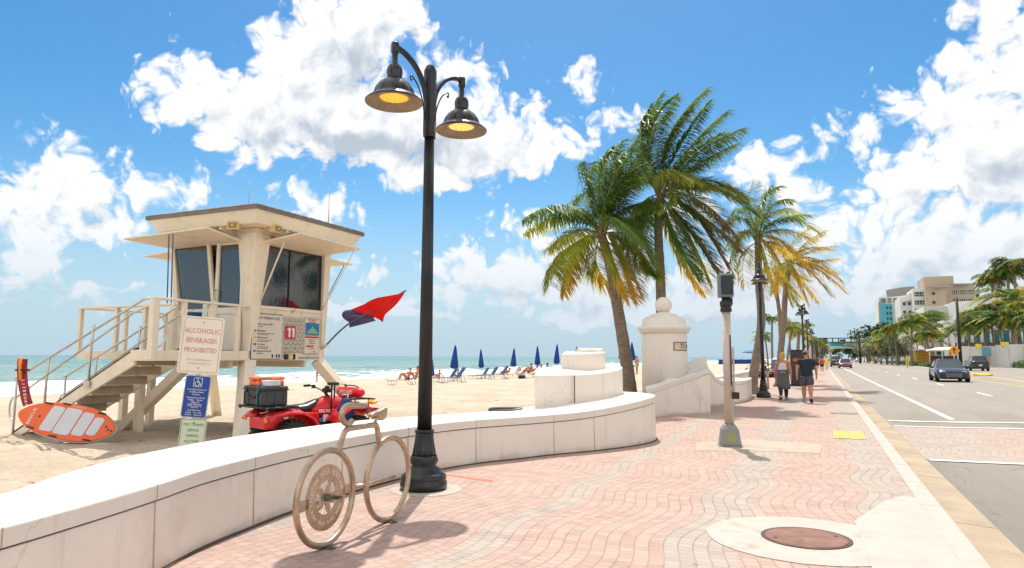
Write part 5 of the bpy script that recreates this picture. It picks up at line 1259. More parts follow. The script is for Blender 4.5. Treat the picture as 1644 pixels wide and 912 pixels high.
b = MB(); b.box((.195, .12, .56), (.02, .10, .12), m=0); b.lathe([(.035, 0), (.035, .006)], (.21, .02, .54), 14, M=Matrix.Rotation(PI/2, 3, 'Y'), m=1); b.box((.20, .26, .50), (.02, .12, .1), m=2); b.build('sticker', [M_wht, mat('sticker_blue', (.03, .16, .5)), M_hblue], A)
MA = A.matrix_basis
def onA(name, label, cat, loc, rz=0):
    p = MA @ Vector(loc); return thing(name, label, cat, tuple(p), A.rotation_euler.z+rz)
M_case = mat('dark_grey_case', (.045, .048, .052), .5, var=.12)
c = onA('equipment_case', 'large dark grey latched equipment case strapped on the quad bike rear rack', 'case', (0, -.90, zr+.024))
cw, cd, ch = .78, .42, .32
b = MB(); b.box((0, 0, ch*.40), (cw, cd, ch*.80)); b.build('case_body', M_case, c, bevel=.03, segs=3)
b = MB(); b.box((0, 0, ch*.90), (cw+.012, cd+.012, ch*.2)); b.build('case_lid', M_case, c, bevel=.025, segs=3)
b = MB(); b.box((0, 0, ch*.80), (cw+.03, cd+.03, .02)); b.build('lid_seam', M_blk, c, bevel=.004)
b = MB()
for x in (-.25, .25): b.box((x, -cd/2-.012, ch*.78), (.07, .03, .09))
b.build('latch', M_blk, c, bevel=.006, split=True)
b = MB(); b.tube([(-.11, -cd/2-.005, ch*.5), (-.11, -cd/2-.035, ch*.40), (.11, -cd/2-.035, ch*.40), (.11, -cd/2-.005, ch*.5)], .014, 8); b.build('handle', M_blk, c)
b = MB()
for x in (-.34, -.17, .17, .34): b.box((x, -cd/2-.004, ch*.36), (.03, .02, ch*.66))
for y in (-.14, 0, .14): b.box((cw/2+.004, y, ch*.36), (.02, .03, ch*.66))
b.build('rib', M_case, c, bevel=.004, split=True)
M_teal = mat('teal_strap', (.01, .16, .24), .7)
b = MB(); x = cw/2-.20; P = [(x, -cd/2-.02, .0), (x, -cd/2-.02, ch), (x-.02, -.05, ch+.12), (x-.05, cd/2, ch+.0), (x-.05, cd/2+.02, 0)]
for a, d in zip(P[:-1], P[1:]): b.beam(a, d, .03, .006, up=(0, -1, .3))
b.build('strap', M_teal, c)
M_oc = mat('orange_case', (.80, .17, .06), .45, var=.06)
for lab, (x, y, z), (w_, d_, h_), rz_ in (('bright orange hard case lying nearer on top of the dark case', (-.10, -.96, zr+.024+ch), (.36, .22, .145), .05), ('second orange hard case behind the strap on the dark case', (.14, -.80, zr+.024+ch), (.30, .20, .15), -.1)):
    c2 = onA('orange_case', lab, 'case', (x, y, z), rz_)
    b = MB(); b.box((0, 0, h_*.30), (w_, d_, h_*.6)); b.build('case_body', M_oc, c2, bevel=.02)
    b = MB(); b.box((0, 0, h_*.82), (w_+.012, d_+.012, h_*.36)); b.build('case_lid', M_oc, c2, bevel=.02)
    b = MB(); b.box((0, -d_/2-.008, h_*.58), (.09, .02, .03)); b.box((w_/2+.008, 0, h_*.58), (.02, .07, .03)); b.build('latch', mat('dark_orange', (.5, .08, .02), .5), c2, bevel=.004)
c3 = onA('white_box', 'small pale blue white box under the strap on the dark case', 'box', (.26, -.93, zr+.024+ch))
b = MB(); b.box((0, 0, .04), (.20, .24, .075)); b.build('box_body', mat('pale_plastic', (.55, .60, .64), .5), c3, bevel=.01)
b = MB(); b.box((0, 0, .085), (.21, .25, .02)); b.build('box_lid', mat('white_plastic_lid', (.72, .72, .72), .5), c3, bevel=.006)
c4 = onA('rescue_buoy', 'red torpedo rescue buoy marked in white, lying across the quad bike front rack', 'rescue buoy', (.02, .70, .965))
b = MB(); b.loft([[(x, r*math.cos(a), r*math.sin(a)*.9+.02) for a in [2*PI*k/16 for k in range(16)]] for x, r in ((-.42, .02), (-.39, .07), (-.32, .095), (-.2, .10), (.2, .10), (.32, .095), (.39, .07), (.42, .02))]); b.build('float', mat('buoy_red', (.66, .015, .02), .4), c4)
b = MB()
for s_ in (-1, 1): b.tube([(s_*.22, .06, .09), (s_*.20, 0, .135), (s_*-.0, 0, .14)], .012, 6)
b.build('handle', M_blk, c4)
join_meshes('lettering', [text('LIFEGUARD', .10, M_wht, c4, T(.0, -.103, .02) @ XZ, .9, bold=.002)], [M_wht], c4)
c5 = onA('cloth_bag', 'crumpled navy blue cloth bag slung on the side of the quad bike', 'bag', (.40, .36, .40))
b = MB(); vs = []; n1, n2 = 18, 12
for i in range(n1+1):
    v = i/n1
    for j in range(n2):
        a = 2*PI*j/n2; r = (.04+.085*math.sin(PI*min(1, v*.9+.05)))*(1+.12*math.sin(5*a+v*6))*(1+.25*mnoise.noise((math.cos(a)*2, math.sin(a)*2, v*4)))
        vs.append((math.cos(a)*r*.7+.03*math.sin(v*4), math.sin(a)*r*1.25+.05*v, .02+.48*v))
b.loft([vs[i*n2:(i+1)*n2] for i in range(n1+1)]); b.build('cloth', mat('navy_cloth', (.02, .035, .12), .85, var=.25, vscale=9), c5)
b = MB(); b.tube([(0, .05, .45), (-.05, .1, .56), (-.1, .0, .55)], .01, 5); b.build('cord', M_wht, c5)
# ------------------------------------------------------------------ PALMS
M_lg = mat('palm_leaf_green', (.135, .225, .04), .42, var=.4, vscale=1.2, transl=.45)
M_ly = mat('palm_leaf_yellow_green', (.36, .38, .045), .45, var=.3, vscale=1.2, transl=.5)
M_lo = mat('palm_leaf_orange', (.60, .40, .04), .5, var=.3, vscale=1.5, transl=.45)
M_lb = mat('palm_leaf_brown', (.20, .12, .055), .8, var=.3, vscale=2)
M_rach = mat('palm_midrib', (.33, .34, .06), .5, var=.15)
M_trunk = mat('palm_trunk_bark', (.225, .17, .13), .9, var=.3, vscale=5, stretch=(1, 1, 3), bump=.012, bscale=14, dirt=(.10, .075, .06), dscale=3)
M_coco = mat('green_coconut', (.22, .27, .03), .5, var=.15)
WIND = Vector((.80, .55, -.12)).normalized()
def frond(b, c, ctrl, tip, ll=.62, n=46, mat_i=0, rnd=None, droop=.55, wind=.75, dens=1.0, tipm=None, lw=.019):
    """feather leaf: quadratic rachis c-ctrl-tip; leaflets stream with gravity and wind"""
    rnd = rnd or random
    c, ctrl, tip = Vector(c), Vector(ctrl), Vector(tip)
    def B(t): return c*(1-t)**2+ctrl*2*t*(1-t)+tip*t*t
    pts = [B(t/10) for t in range(11)]
    L = sum((pts[i+1]-pts[i]).length for i in range(10))
    b.tube(pts, [.028*(1-i/11.5) for i in range(11)], 5, m=4)
    n = int(n*dens)
    for k in range(n):
        t = .13+.87*(k/(n-1))**.92; p = B(t); d = (B(min(1, t+.02))-B(max(0, t-.02))).normalized()
        side = d.cross(Vector((0, 0, 1)))
        if side.length < .1: side = d.cross(Vector((1, 0, 0)))
        side.normalize(); up = side.cross(d)
        pr = math.sin(PI*min(1, .12+t*.80))**.7
        for s in (-1, 1):
            if rnd.random() < .05: continue
            l = ll*pr*rnd.uniform(.8, 1.15)+.08
            dr = (d*.55+side*s*rnd.uniform(.75, 1.0)+up*rnd.uniform(-.05, .35)).normalized()
            d1 = (dr+Vector((0, 0, -droop*.40))+WIND*wind*.32).normalized(); d2 = (dr*.8+Vector((0, 0, -droop))+WIND*wind*.75+Vector((rnd.uniform(-.25, .25), rnd.uniform(-.25, .25), rnd.uniform(-.3, .2)))).normalized()
            w = lw*rnd.uniform(.8, 1.2)+.004
            wd = d1.cross(Vector((rnd.uniform(-.3, .3), rnd.uniform(-.3, .3), 1))).normalized()*w
            p1 = p+d1*l*.45; p2 = p1+d2*l*.6
            m = mat_i
            if tipm is not None and t > .6+rnd.uniform(-.2, .2): m = tipm
            b.add([p-wd*.5, p+wd*.5, p1+wd, p1-wd, p2], [(0, 1, 2, 3), (3, 2, 4)], m)
def trunk_mesh(b, pts, r0, r1, flare=1.9):
    c = bez(pts, 8); n = len(c); rr = []
    for i in range(n):
        f = i/(n-1); r = r0+(r1-r0)*f+ r0*(flare-1)*math.exp(-f*14); r *= 1+.035*math.sin(i*2.4); rr.append(r)
    b.tube(c, rr, 14)
def palm(label, base, tpts, crown, fronds, r0=.19, r1=.12, nuts=0, group=None, name='palm_tree', seed=1, n=46, ll=.62, **kw):
    rnd = random.Random(seed)
    t = thing(name, label, 'palm tree', tuple(base), 0, group)
    b = MB(); trunk_mesh(b, tpts+[crown], r0, r1); b.build('trunk', M_trunk, t, True)
    b = MB(); cr = Vector(crown)
    for f in fronds:
        ctrl, tip, mi, tm = f[0], f[1], f[2], (f[3] if len(f) > 3 else None)
        frond(b, cr+Vector((rnd.uniform(-.08, .08), rnd.uniform(-.08, .08), rnd.uniform(-.05, .15))), ctrl, tip, ll=ll, n=n, mat_i=mi, rnd=rnd, tipm=tm, **kw)
    b.build('crown', [M_lg, M_ly, M_lo, M_lb, M_rach], t, True, recalc=False)
    b = MB(); 
    for k in range(9):
        a = k*2.4; b.tube([cr+Vector((0, 0, -.25)), cr+Vector((math.cos(a)*.10, math.sin(a)*.10, .05)), cr+Vector((math.cos(a)*.22, math.sin(a)*.22, .3))], [.08, .05, .02], 6)
    b.build('leaf_base', mat('leaf_base_fibre', (.30, .21, .10), .9, var=.3, vscale=8), t, True)
    for k in range(nuts):
        a = rnd.uniform(0, 2*PI); cl = [(-.38, -.35), (.0, -.5), (.42, -.22)][k % 3]; rt = Vector((math.cos(YAW), math.sin(YAW), 0))
        p = cr+rt*(cl[0]+rnd.uniform(-.17, .17))+Vector((.0+rnd.uniform(-.1, .1), -.42+rnd.uniform(-.12, .12), cl[1]+rnd.uniform(-.2, .2)))
        bb = MB(); bb.ball(p, .105, 10, (1, 1, 1.15)); bb.build('coconut', M_coco, t, True)
    return t
def fpx(D, c, lst):
    """fronds from readings off the view: (mid x, mid y, tip x, tip y, depth offset of tip, material, tip material)"""
    out = []
    for (mx, my, tx, ty, dd, mi, tm) in lst:
        tip = at(tx, ty, D+dd); mid = at(mx, my, D+dd*.5); cv = Vector(c)
        ctrl = mid*2-(cv+tip)*.5; out.append((ctrl, tip, mi, tm))
    return out
# near palms
D1 = 22.0; c1 = at(966, 378, D1)
f1 = fpx(D1, c1, [(905, 335, 842, 350, -.5, 0, None), (915, 345, 845, 372, .8, 0, 1), (905, 405, 884, 458, -.8, 1, None), (930, 400, 905, 470, .6, 1, 2), (950, 300, 946, 262, .5, 0, None), (962, 295, 985, 240, -.6, 0, None), (985, 290, 1018, 228, .4, 0, None), (990, 310, 1035, 265, -.8, 0, None), (1000, 335, 1050, 330, .8, 0, None),
    (1005, 365, 1045, 420, -.6, 0, None), (995, 400, 1020, 480, .4, 1, 2), (985, 420, 1008, 478, -.9, 1, 2), (1010, 385, 1060, 450, .9, 0, 1), (975, 330, 1010, 300, 1.5, 0, None), (940, 330, 955, 300, 1.6, 0, None), (960, 430, 1000, 470, 1.4, 1, 2), (930, 370, 880, 400, 1.5, 1, None), (985, 350, 1030, 390, -1.6, 0, None), (1000, 300, 1030, 245, 1.0, 0, None), (978, 305, 1005, 250, -1.2, 0, None), (970, 290, 1000, 225, 1.2, 0, None)])
b1 = at(1012, 612, D1); b1.z = -.15
palm('leaning palm with a grey trunk flared at the foot, leftmost of the palms', b1, [b1, at(1008, 600, D1), at(996, 520, D1), at(980, 430, D1)], c1, f1, .23, .14, seed=3, ll=.98, n=110)
D2 = 24.0; c2 = at(1061, 318, D2)
f2 = fpx(D2, c2, [(1038, 230, 1062, 150, .5, 0, None), (1045, 220, 1085, 155, -.8, 0, None), (1075, 220, 1135, 142, .6, 0, None), (1090, 235, 1138, 165, -.5, 0, None), (1105, 240, 1165, 180, .8, 0, None), (1115, 250, 1192, 208, -.6, 0, None), (1110, 270, 1180, 232, 1.0, 0, None), (1130, 290, 1196, 318, -1.0, 0, 1), (1135, 300, 1215, 345, -1.6, 1, 0),
    (1110, 340, 1165, 425, -.6, 0, 3), (1100, 365, 1142, 455, .6, 0, 1), (1085, 380, 1120, 445, -.9, 0, None), (1020, 345, 1010, 430, -.7, 0, None), (1010, 370, 1030, 470, .5, 0, 3), (1030, 390, 1050, 440, -.9, 0, None), (1120, 320, 1185, 380, .9, 0, 3), (1090, 400, 1130, 470, 1.0, 1, 2), (1025, 280, 1010, 300, 1.2, 0, None), (1075, 280, 1110, 290, -1.8, 1, None),
    (1040, 250, 1070, 180, 1.6, 0, None), (1100, 300, 1150, 300, 1.8, 0, None), (1035, 340, 1000, 390, 1.2, 0, None), (1130, 350, 1190, 400, .2, 0, 3), (1100, 260, 1160, 215, -1.6, 0, None), (1070, 230, 1110, 170, 0, 0, None), (1030, 240, 1045, 170, -.2, 0, None), (1110, 370, 1155, 440, 0, 0, 3)])
b2 = at(1062, 600, D2); b2.z = -.15
palm('tall straight palm with green coconuts rising behind the white pillar', b2, [b2, at(1062, 520, D2), at(1060, 440, D2), at(1057, 370, D2)], c2, f2, .20, .13, nuts=16, seed=5, ll=1.0, n=112)
D3 = 29.5; c3 = at(1217, 388, D3)
f3 = fpx(D3, c3, [(1212, 340, 1213, 292, .5, 1, None), (1222, 345, 1238, 300, -.6, 1, 0), (1240, 330, 1272, 325, .8, 0, None), (1195, 370, 1165, 400, -.8, 0, None), (1185, 380, 1175, 450, .5, 1, 0), (1195, 410, 1195, 458, -.6, 1, 2), (1245, 355, 1300, 345, -.8, 0, None), (1250, 370, 1310, 385, .8, 0, 2), (1250, 385, 1300, 440, -.6, 2, 2), (1240, 400, 1270, 460, .6, 2, 1), (1185, 350, 1160, 370, .9, 0, None), (1260, 350, 1318, 375, .2, 0, 1), (1230, 320, 1250, 300, .9, 1, 0), (1200, 340, 1180, 340, -1.0, 0, None), (1228, 410, 1245, 470, -1, 1, 2), (1245, 340, 1290, 350, 1.4, 1, None), (1200, 330, 1195, 320, 1.2, 0, None), (1250, 395, 1295, 420, 1.2, 2, 2)])
b3 = at(1208, 625, D3); b3.z = 0
palm('palm with a curving trunk right behind the black lamp by the couple', b3, [b3, at(1210, 600, D3), at(1222, 520, D3), at(1218, 450, D3)], c3, f3, .21, .14, seed=7, n=60, ll=.75, group='palms along the promenade')
D4 = 37.0; c4 = at(1268, 425, D4)
f4 = fpx(D4, c4, [(1290, 400, 1335, 400, -.6, 2, 2), (1300, 415, 1345, 440, .6, 2, 2), (1295, 430, 1335, 475, -.4, 2, 2), (1310, 430, 1360, 470, .3, 2, 2), (1280, 440, 1300, 490, .8, 2, 2), (1265, 450, 1280, 490, -.8, 2, 1), (1250, 400, 1240, 380, .5, 1, 2), (1275, 390, 1300, 365, .8, 1, None), (1290, 395, 1325, 370, -.8, 1, 2), (1250, 440, 1240, 470, .6, 2, 2), (1295, 405, 1340, 395, 1.2, 0, 1), (1305, 425, 1350, 450, -1.2, 2, 2), (1285, 445, 1315, 485, 1.3, 2, 2), (1255, 425, 1235, 440, -.6, 1, 2), (1300, 420, 1345, 415, 0, 1, 2)])
b4 = at(1251, 600, D4); b4.z = 0
palm('golden yellow wind-blown palm beyond the couple', b4, [b4, at(1253, 570, D4), at(1258, 520, D4), at(1261, 470, D4)], c4, f4, .18, .13, seed=9, n=60, ll=.75, group='palms along the promenade')
D5 = 41.0; c5_ = at(1246, 440, D5)
f5 = fpx(D5, c5_, [(1260, 420, 1285, 400, -.6, 2, 2), (1230, 430, 1215, 450, .6, 1, 2), (1255, 455, 1270, 490, -.4, 2, 2), (1245, 420, 1255, 395, .3, 1, 2), (1270, 440, 1300, 450, .8, 2, 1), (1235, 450, 1228, 480, -.8, 1, 2), (1270, 425, 1310, 420, .5, 2, 2), (1262, 450, 1290, 480, 1, 2, 2)])
b5 = at(1254, 600, D5); b5.z = 0
palm('slim palm crossing close behind the golden yellow palm', b5, [b5, at(1254, 570, D5), at(1252, 510, D5), at(1247, 470, D5)], c5_, f5, .13, .10, seed=10, n=54, ll=.7, group='palms along the promenade')
# generic palms for the distance: three characters
def generic(seed, H=7.5, nf=20, ylw=.25, lean=.5, fl=2.9, n=26, r=.2, w=1.0, label='', loc=(0, 0, 0), lw=.035, ll=.7):
    rnd = random.Random(seed); base = Vector((0, 0, 0)); cr = Vector((lean, lean*.3, H)); fr = []
    for k in range(nf):
        a = 2*PI*k/nf+rnd.uniform(-.2, .2); e = rnd.uniform(-.35, 1.15); L = fl*rnd.uniform(.8, 1.1)
        h = Vector((math.cos(a), math.sin(a), 0)); wv = Vector((.9, .45, 0))*w
        ctrl = cr+h*L*.42*math.cos(e*.7)+Vector((0, 0, L*(.18+.42*math.sin(e))))+wv*.15; tip = cr+(h*L*.72+wv*L*.33)+Vector((0, 0, L*(.62*math.sin(e)-.30)))
        low = e < .1; y = rnd.random() < ylw*(1.9 if low else .5)
        fr.append((ctrl, tip, (2 if rnd.random() < .3 else 1) if y else 0, (3 if rnd.random() < .2 else (1 if rnd.random() < .3 else None))))
    t = thing('palm_tree', label, 'palm tree', (0, 0, 0))
    b = MB(); trunk_mesh(b, [base, Vector((lean*.1, 0, H*.35)), Vector((lean*.5, .1, H*.7)), cr], r, r*.62); b.build('trunk', M_trunk, t)
    b = MB()
    for f in fr: frond(b, cr, f[0], f[1], ll=ll, n=n, mat_i=f[2], rnd=rnd, tipm=f[3], wind=.8*w, lw=lw)
    b.build('crown', [M_lg, M_ly, M_lo, M_lb, M_rach], t, recalc=False); t.location = loc
    return t
P_a = generic(21, 7.2, 22, .2, .6, label='a'); P_b = generic(22, 8.0, 20, .5, .2, label='b', w=1.2); P_c = generic(23, 6.4, 22, .9, .9, label='c'); P_d = generic(24, 8.5, 26, .0, .1, fl=2.0, label='d', w=.4, r=.16)
P_e = generic(25, 7.2, 30, .10, .5, fl=5.0, n=34, label='e', lw=.06, ll=1.0); P_f = generic(26, 8.0, 28, .22, -.3, fl=4.5, n=34, label='f', w=1.2, lw=.06, ll=1.0); P_g = generic(27, 6.4, 28, .5, .4, fl=4.2, n=34, label='g', lw=.06, ll=.95)
used = set()
def place_palm(proto, px, pcy, D, label, group, Hp, rz=0.0, s=None, zb=0.0):
    """px, pcy: where the crown centre stands; scale so that its height fits the reading"""
    c = at(px, pcy, D); s = (c.z-zb)/Hp
    loc = (c.x-0.3*s, c.y, zb)
    if proto.name not in used:
        used.add(proto.name); proto.location = loc; proto.scale = (s,)*3; proto.rotation_euler = (0, 0, rz); proto['label'] = label; proto['group'] = group; return proto
    o = dup(proto, loc, rz, label, group, s); return o
GL = 'palms along the promenade'
for (p, H, px, py, D, lab, rz) in [(P_b, 8, 1241, 514, 62, 'small bent palm between the black lamp and the couple', .3), (P_c, 6.4, 1265, 530, 66, 'low golden palm seen just left of the dark kiosk', .1), (P_a, 7.2, 1234, 540, 70, 'short palm low against the sea haze beside the lamp pole', 2.0),
      (P_b, 8, 1270, 522, 84, 'upright palm above the woman walking', 1.0), (P_c, 6.4, 1280, 536, 98, 'yellowish palm just above the kiosk', .8), (P_a, 7.2, 1283, 527, 120, 'tall green palm rising behind the kiosk lamp', .4), (P_b, 8, 1310, 545, 125, 'green palm right of the row of lamps', 2.2), (P_a, 7.2, 1316, 551, 140, 'palm with low fronds over the far promenade', .2),
      (P_c, 6.4, 1322, 557, 150, 'yellow palm over the far promenade near the overhead gantry', .9), (P_b, 8, 1327, 559, 175, 'palm beneath the left end of the overhead gantry', 1.4), (P_a, 7.2, 1334, 563, 210, 'faraway palm under the gantry', .5), (P_a, 7.2, 1306, 548, 105, 'palm just behind the fourth lamp', .6)]:
    place_palm(p, px, py, D, lab, GL, H, rz)
GM = 'palms on the far side of the road'
far = [(P_e, 7.2, 1463, 520, 132, 'big dark green palm standing out front in the middle of the median', .0), (P_f, 8, 1440, 528, 140, 'tall palm just left of the big median palm', .6), (P_e, 7.2, 1432, 545, 150, 'median palm below the blue building', 2.1), (P_f, 8, 1424, 534, 165, 'dark palm topping the trees left of the big palm', 1.1), (P_g, 6.4, 1415, 552, 160, 'golden palm left of the blue building', .4), (P_e, 7.2, 1404, 553, 185, 'palm over the silvery shrubs', 2.9), (P_f, 8, 1396, 557, 205, 'palm near the right end of the overhead gantry', .1), (P_g, 6.4, 1388, 562, 220, 'small golden palm by the gantry post', 1.0), (P_e, 7.2, 1380, 565, 260, 'tiny palm at the far end of the median', .5),
       (P_g, 6.4, 1486, 540, 150, 'yellowish palm right behind the big median palm', .2), (P_e, 7.2, 1500, 532, 165, 'palm in front of the white terrace', 1.9), (P_f, 8, 1513, 528, 190, 'palm just left of the blue lettered facade', .8), (P_e, 7.2, 1476, 548, 155, 'short palm between the big palm and the yellow stall', 2.5), (P_e, 7.2, 1490, 515, 200, 'palm rising against the beige hotel wall', 1.2),
       (P_e, 7.2, 1556, 522, 128, 'palm standing over the left end of the white hoarding', .0), (P_f, 8, 1570, 508, 134, 'tall palm second over the white hoarding', .5), (P_e, 7.2, 1583, 520, 126, 'palm over the blue patch of the hoarding', 1.0), (P_f, 8, 1597, 500, 132, 'tallest palm in the clump over the hoarding', .2), (P_e, 7.2, 1612, 515, 124, 'palm in front of the curved white balcony', 2.2), (P_g, 6.4, 1626, 512, 122, 'yellow fringed palm near the right edge over the hoarding', .4), (P_f, 8, 1640, 498, 126, 'tall palm at the right edge of the hoarding', .9), (P_e, 7.2, 1652, 520, 118, 'palm cut by the right edge of the view', .3), (P_e, 7.2, 1545, 530, 150, 'palm behind the dark signal post', 1.4), (P_f, 8, 1630, 480, 150, 'high palm behind the clump by the right edge', 2.0),
       (P_d, 8.5, 1622, 432, 190, 'small crowned palm highest on the white roof terrace', 0), (P_d, 8.5, 1608, 442, 192, 'thin palm left of the highest roof terrace palm', 1.2), (P_d, 8.5, 1600, 450, 195, 'spindly palm leftmost on the roof terrace', 2.0), (P_d, 8.5, 1636, 425, 188, 'roof terrace palm at the right edge', 2.6)]
for (p, H, px, py, D, lab, rz) in far: place_palm(p, px, py, D, lab, GM, H, rz)
# silvery seagrape trees
M_silver = mat('silvery_leaves', (.24, .27, .16), .7, var=.35, vscale=1.5, transl=.2); M_deep = mat('deep_green_leaves', (.045, .085, .025), .6, var=.35, vscale=1.2, transl=.2)
def bush(name, label, cat, mt, c, rx, ry, rz_, n=900, s=.14, trunk_h=1.2, group=None, seed=1):
    rnd = random.Random(seed); t = thing(name, label, cat, tuple(c), 0, group)
    b = MB()
    cl = [(rnd.gauss(0, .42), rnd.gauss(0, .42), rnd.gauss(0, .36), rnd.uniform(.25, .5)) for _ in range(14)]
    for i in range(n):
        q = rnd.choice(cl); v = Vector((rnd.gauss(0, 1), rnd.gauss(0, 1), rnd.gauss(0, 1))).normalized()*q[3]*rnd.uniform(.65, 1.05)
        p = Vector(((q[0]+v.x)*rx, (q[1]+v.y)*ry, trunk_h+rz_+(q[2]+v.z)*rz_))
        if p.z < .2: p.z = .2+rnd.random()*.3
        a = Vector((rnd.gauss(0, 1), rnd.gauss(0, 1), rnd.gauss(0, .6))).normalized(); bb = a.cross(Vector((rnd.random(), rnd.random(), 1))).normalized(); k = s*rnd.uniform(.6, 1.4)
        b.add([p-a*k, p+bb*k*.6, p+a*k, p-bb*k*.6], [(0, 1, 2, 3)])
    b.build('crown', mt, t, recalc=False)
    b = MB()
    for k in range(5):
        q = cl[k]; b.tube([(k*.05-.1, 0, 0), (q[0]*rx*.3, q[1]*ry*.3, trunk_h), (q[0]*rx*.8, q[1]*ry*.8, trunk_h+rz_*(1+q[2]*.7))], [.10, .07, .03], 6)
    b.build('trunk', M_trunk, t); return t
GB = 'seagrape trees on the median'
s0 = None
for i, (px, D, rr, lab) in enumerate([(1441, 142, 2.3, 'silvery green bushy tree nearest the big median palm'), (1424, 158, 2.6, 'broad silvery tree behind the red car'), (1407, 178, 2.7, 'silvery tree beside the second yellow road sign'), (1393, 205, 3.0, 'silvery tree further back along the median'), (1382, 240, 3.0, 'last silvery tree before the gantry'), (1452, 175, 2.6, 'silvery tree partly hidden by the big palm trunk')]):
    q = at(px, 574, D); q.z = 0
    if s0 is None: s0 = bush('seagrape_tree', lab, 'tree', M_silver, q, 2.6, 2.4, 2.3, 2600, .17, 1.0, GB, 31)
    else: dup(s0, tuple(q), i*1.1, lab, GB, rr/2.4)
d0 = None
for i, (px, D, rr, lab) in enumerate([(1375, 300, 4.0, 'dark tree mass right of the far road'), (1368, 420, 5.0, 'distant dark tree below the teal footbridge'), (1308, 260, 4.2, 'dark tree left of the far promenade'), (1318, 330, 4.5, 'distant tree left of the vanishing road'), (1398, 290, 6.5, 'tall dark tree above the silvery trees'), (1412, 300, 8.0, 'tall dark tree just left of the blue building'), (1345, 700, 6, 'faint tree at the road end'), (1362, 650, 7, 'far tree right of the road end')]):
    q = at(px, 574, D); q.z = 0
    if d0 is None: d0 = bush('dense_tree', lab, 'tree', M_deep, q, 2.8, 2.6, 2.4, 2200, .22, 1.4, 'dark trees far down the road', 33)
    else: dup(d0, tuple(q), i*1.3, lab, 'dark trees far down the road', rr/2.6)
# ------------------------------------------------------------------ HEDGES, SIGNS, BUILDINGS ACROSS THE ROAD
M_hedge = mat('hedge_leaves', (.085, .16, .03), .6, var=.4, vscale=1.5, transl=.25)
def hedge(label, p0, p1, w, h, n, seed):
    rnd = random.Random(seed); p0, p1 = Vector(p0), Vector(p1); d = p1-p0; sd_ = Vector((-d.y, d.x, 0)).normalized()
    t = thing('hedge', label, 'hedge', tuple(p0)); b = MB()
    for i in range(n):
        u = rnd.random()**1.6; hh = h*(.75+.35*mnoise.noise((u*40, seed, 0))); v = rnd.uniform(-1, 1); z = hh*(1-(abs(v)**3)*.5)*rnd.random()**.45
        p = p0+d*u+sd_*v*w/2+Vector((0, 0, z)); a = Vector((rnd.gauss(0, 1), rnd.gauss(0, 1), rnd.gauss(0, 1))).normalized(); k = .11*rnd.uniform(.6, 1.5); c = a.orthogonal().normalized()*k*.6
        b.add([p-a*k, p+c, p+a*k, p-c], [(0, 1, 2, 3)])
    b.build('foliage', M_hedge, t, True, recalc=False)
    b = MB(); b.beam(p0+Vector((0, 0, h*.2)), p1+Vector((0, 0, h*.2)), w*.8, h*.5); b.build('stems', mat('hedge_inside', (.035, .055, .02), .9), t, True)
q0, q1 = g(1486, 589.5, .02), g(1384, 579, .02)
q1 = q0+(q1-q0).normalized()*230
MD = thing('median_kerb', 'pale concrete kerb edging the planted median', 'kerb', tuple(q0)) 
b = MB(); sdv = Vector((1, 0, 0)); b.add([q0+Vector((-.3, -1, .02)), q0+Vector((60, 10, .02)), q1+Vector((40, 0, .02)), q1+Vector((-.3, 0, .02)), q0+Vector((-.3, -1, -.3)), q0+Vector((60, 10, -.3)), q1+Vector((40, 0, -.3)), q1+Vector((-.3, 0, -.3))], [(0, 1, 2, 3), (0, 4, 5, 1), (0, 3, 7, 4), (1, 5, 6, 2)]); b.build('kerb_body', M_conc, MD, True); tag(MD, kind='structure')
tag(MD, 'pale concrete kerb edging the planted median', 'kerb')
hedge('low clipped green hedge along the median under the big palm', q0+Vector((.9, 0, 0)), q1+Vector((.9, 0, 0)), 1.5, .95, 9000, 3)
r0, r1 = g(1583, 588, .02), g(1660, 592.6, .02)
hedge('leafy green hedge at the foot of the white hoarding', r0+Vector((1.0, 2, 0)), r1+Vector((1.0, -4, 0)), 2.0, 1.5, 6500, 4)
b = MB(); b.add([r1+Vector((-.2, -30, .05)), r1+Vector((90, -30, .05)), r0+Vector((90, 40, .05)), r0+Vector((-.2, 12, .05))], [(0, 1, 2, 3)]); tag(b.build('far_sidewalk', M_conc, recalc=False), kind='structure')
xs = [q0.x+2, 60, 110]; 
# white site hoarding
t = thing('site_hoarding', 'long white construction hoarding with worn blue and rust patches', 'hoarding', tuple(at(1600, 580, 112)))
M_ho = mat('hoarding_white', (.60, .60, .56), .7, var=.12, vscale=.7, stretch=(1, 1, .3), dirt=(.30, .36, .40), dscale=.35, damt=.6)
H_ = [(1538, 556, 588, 118), (1560, 556.5, 588, 116.5), (1583, 556, 587, 115), (1600, 554, 586, 114), (1622, 553, 585, 112), (1644, 552, 584, 110), (1700, 548, 584, 106)]
for k in range(len(H_)-1):
    a, c = H_[k], H_[k+1]; p0 = at(a[0], a[2], a[3]); p1 = at(c[0]-.4, c[2], c[3]); z0 = at(a[0], a[1], a[3]).z; b = MB()
    for j in range(6):
        u0, u1 = j/6, (j+1)/6-.01; s0_ = p0.lerp(p1, u0); s1_ = p0.lerp(p1, u1)
        b.beam(Vector((s0_.x, s0_.y, z0/2-.1)), Vector((s1_.x, s1_.y, z0/2-.1)), .06+.02*(j % 2), z0+.2)
    b.build('panel', M_ho, t, True)
a = at(1584, 570, 113.9); b = MB(); b.box((a.x, a.y, 2.6), (1.3, .05, 1.5), rz=-.3, m=0); b.box((a.x+.1, a.y-.02, 1.2), (.9, .05, 1.4), rz=-.3, m=1); b.build('painted_patch', [mat('patch_blue', (.12, .28, .36), .8, var=.2), mat('patch_rust', (.42, .27, .20), .8, var=.3, vscale=3)], t, True)
M_ysign = mat('bright_yellow_sign', (.85, .68, .02), .5, var=.03)
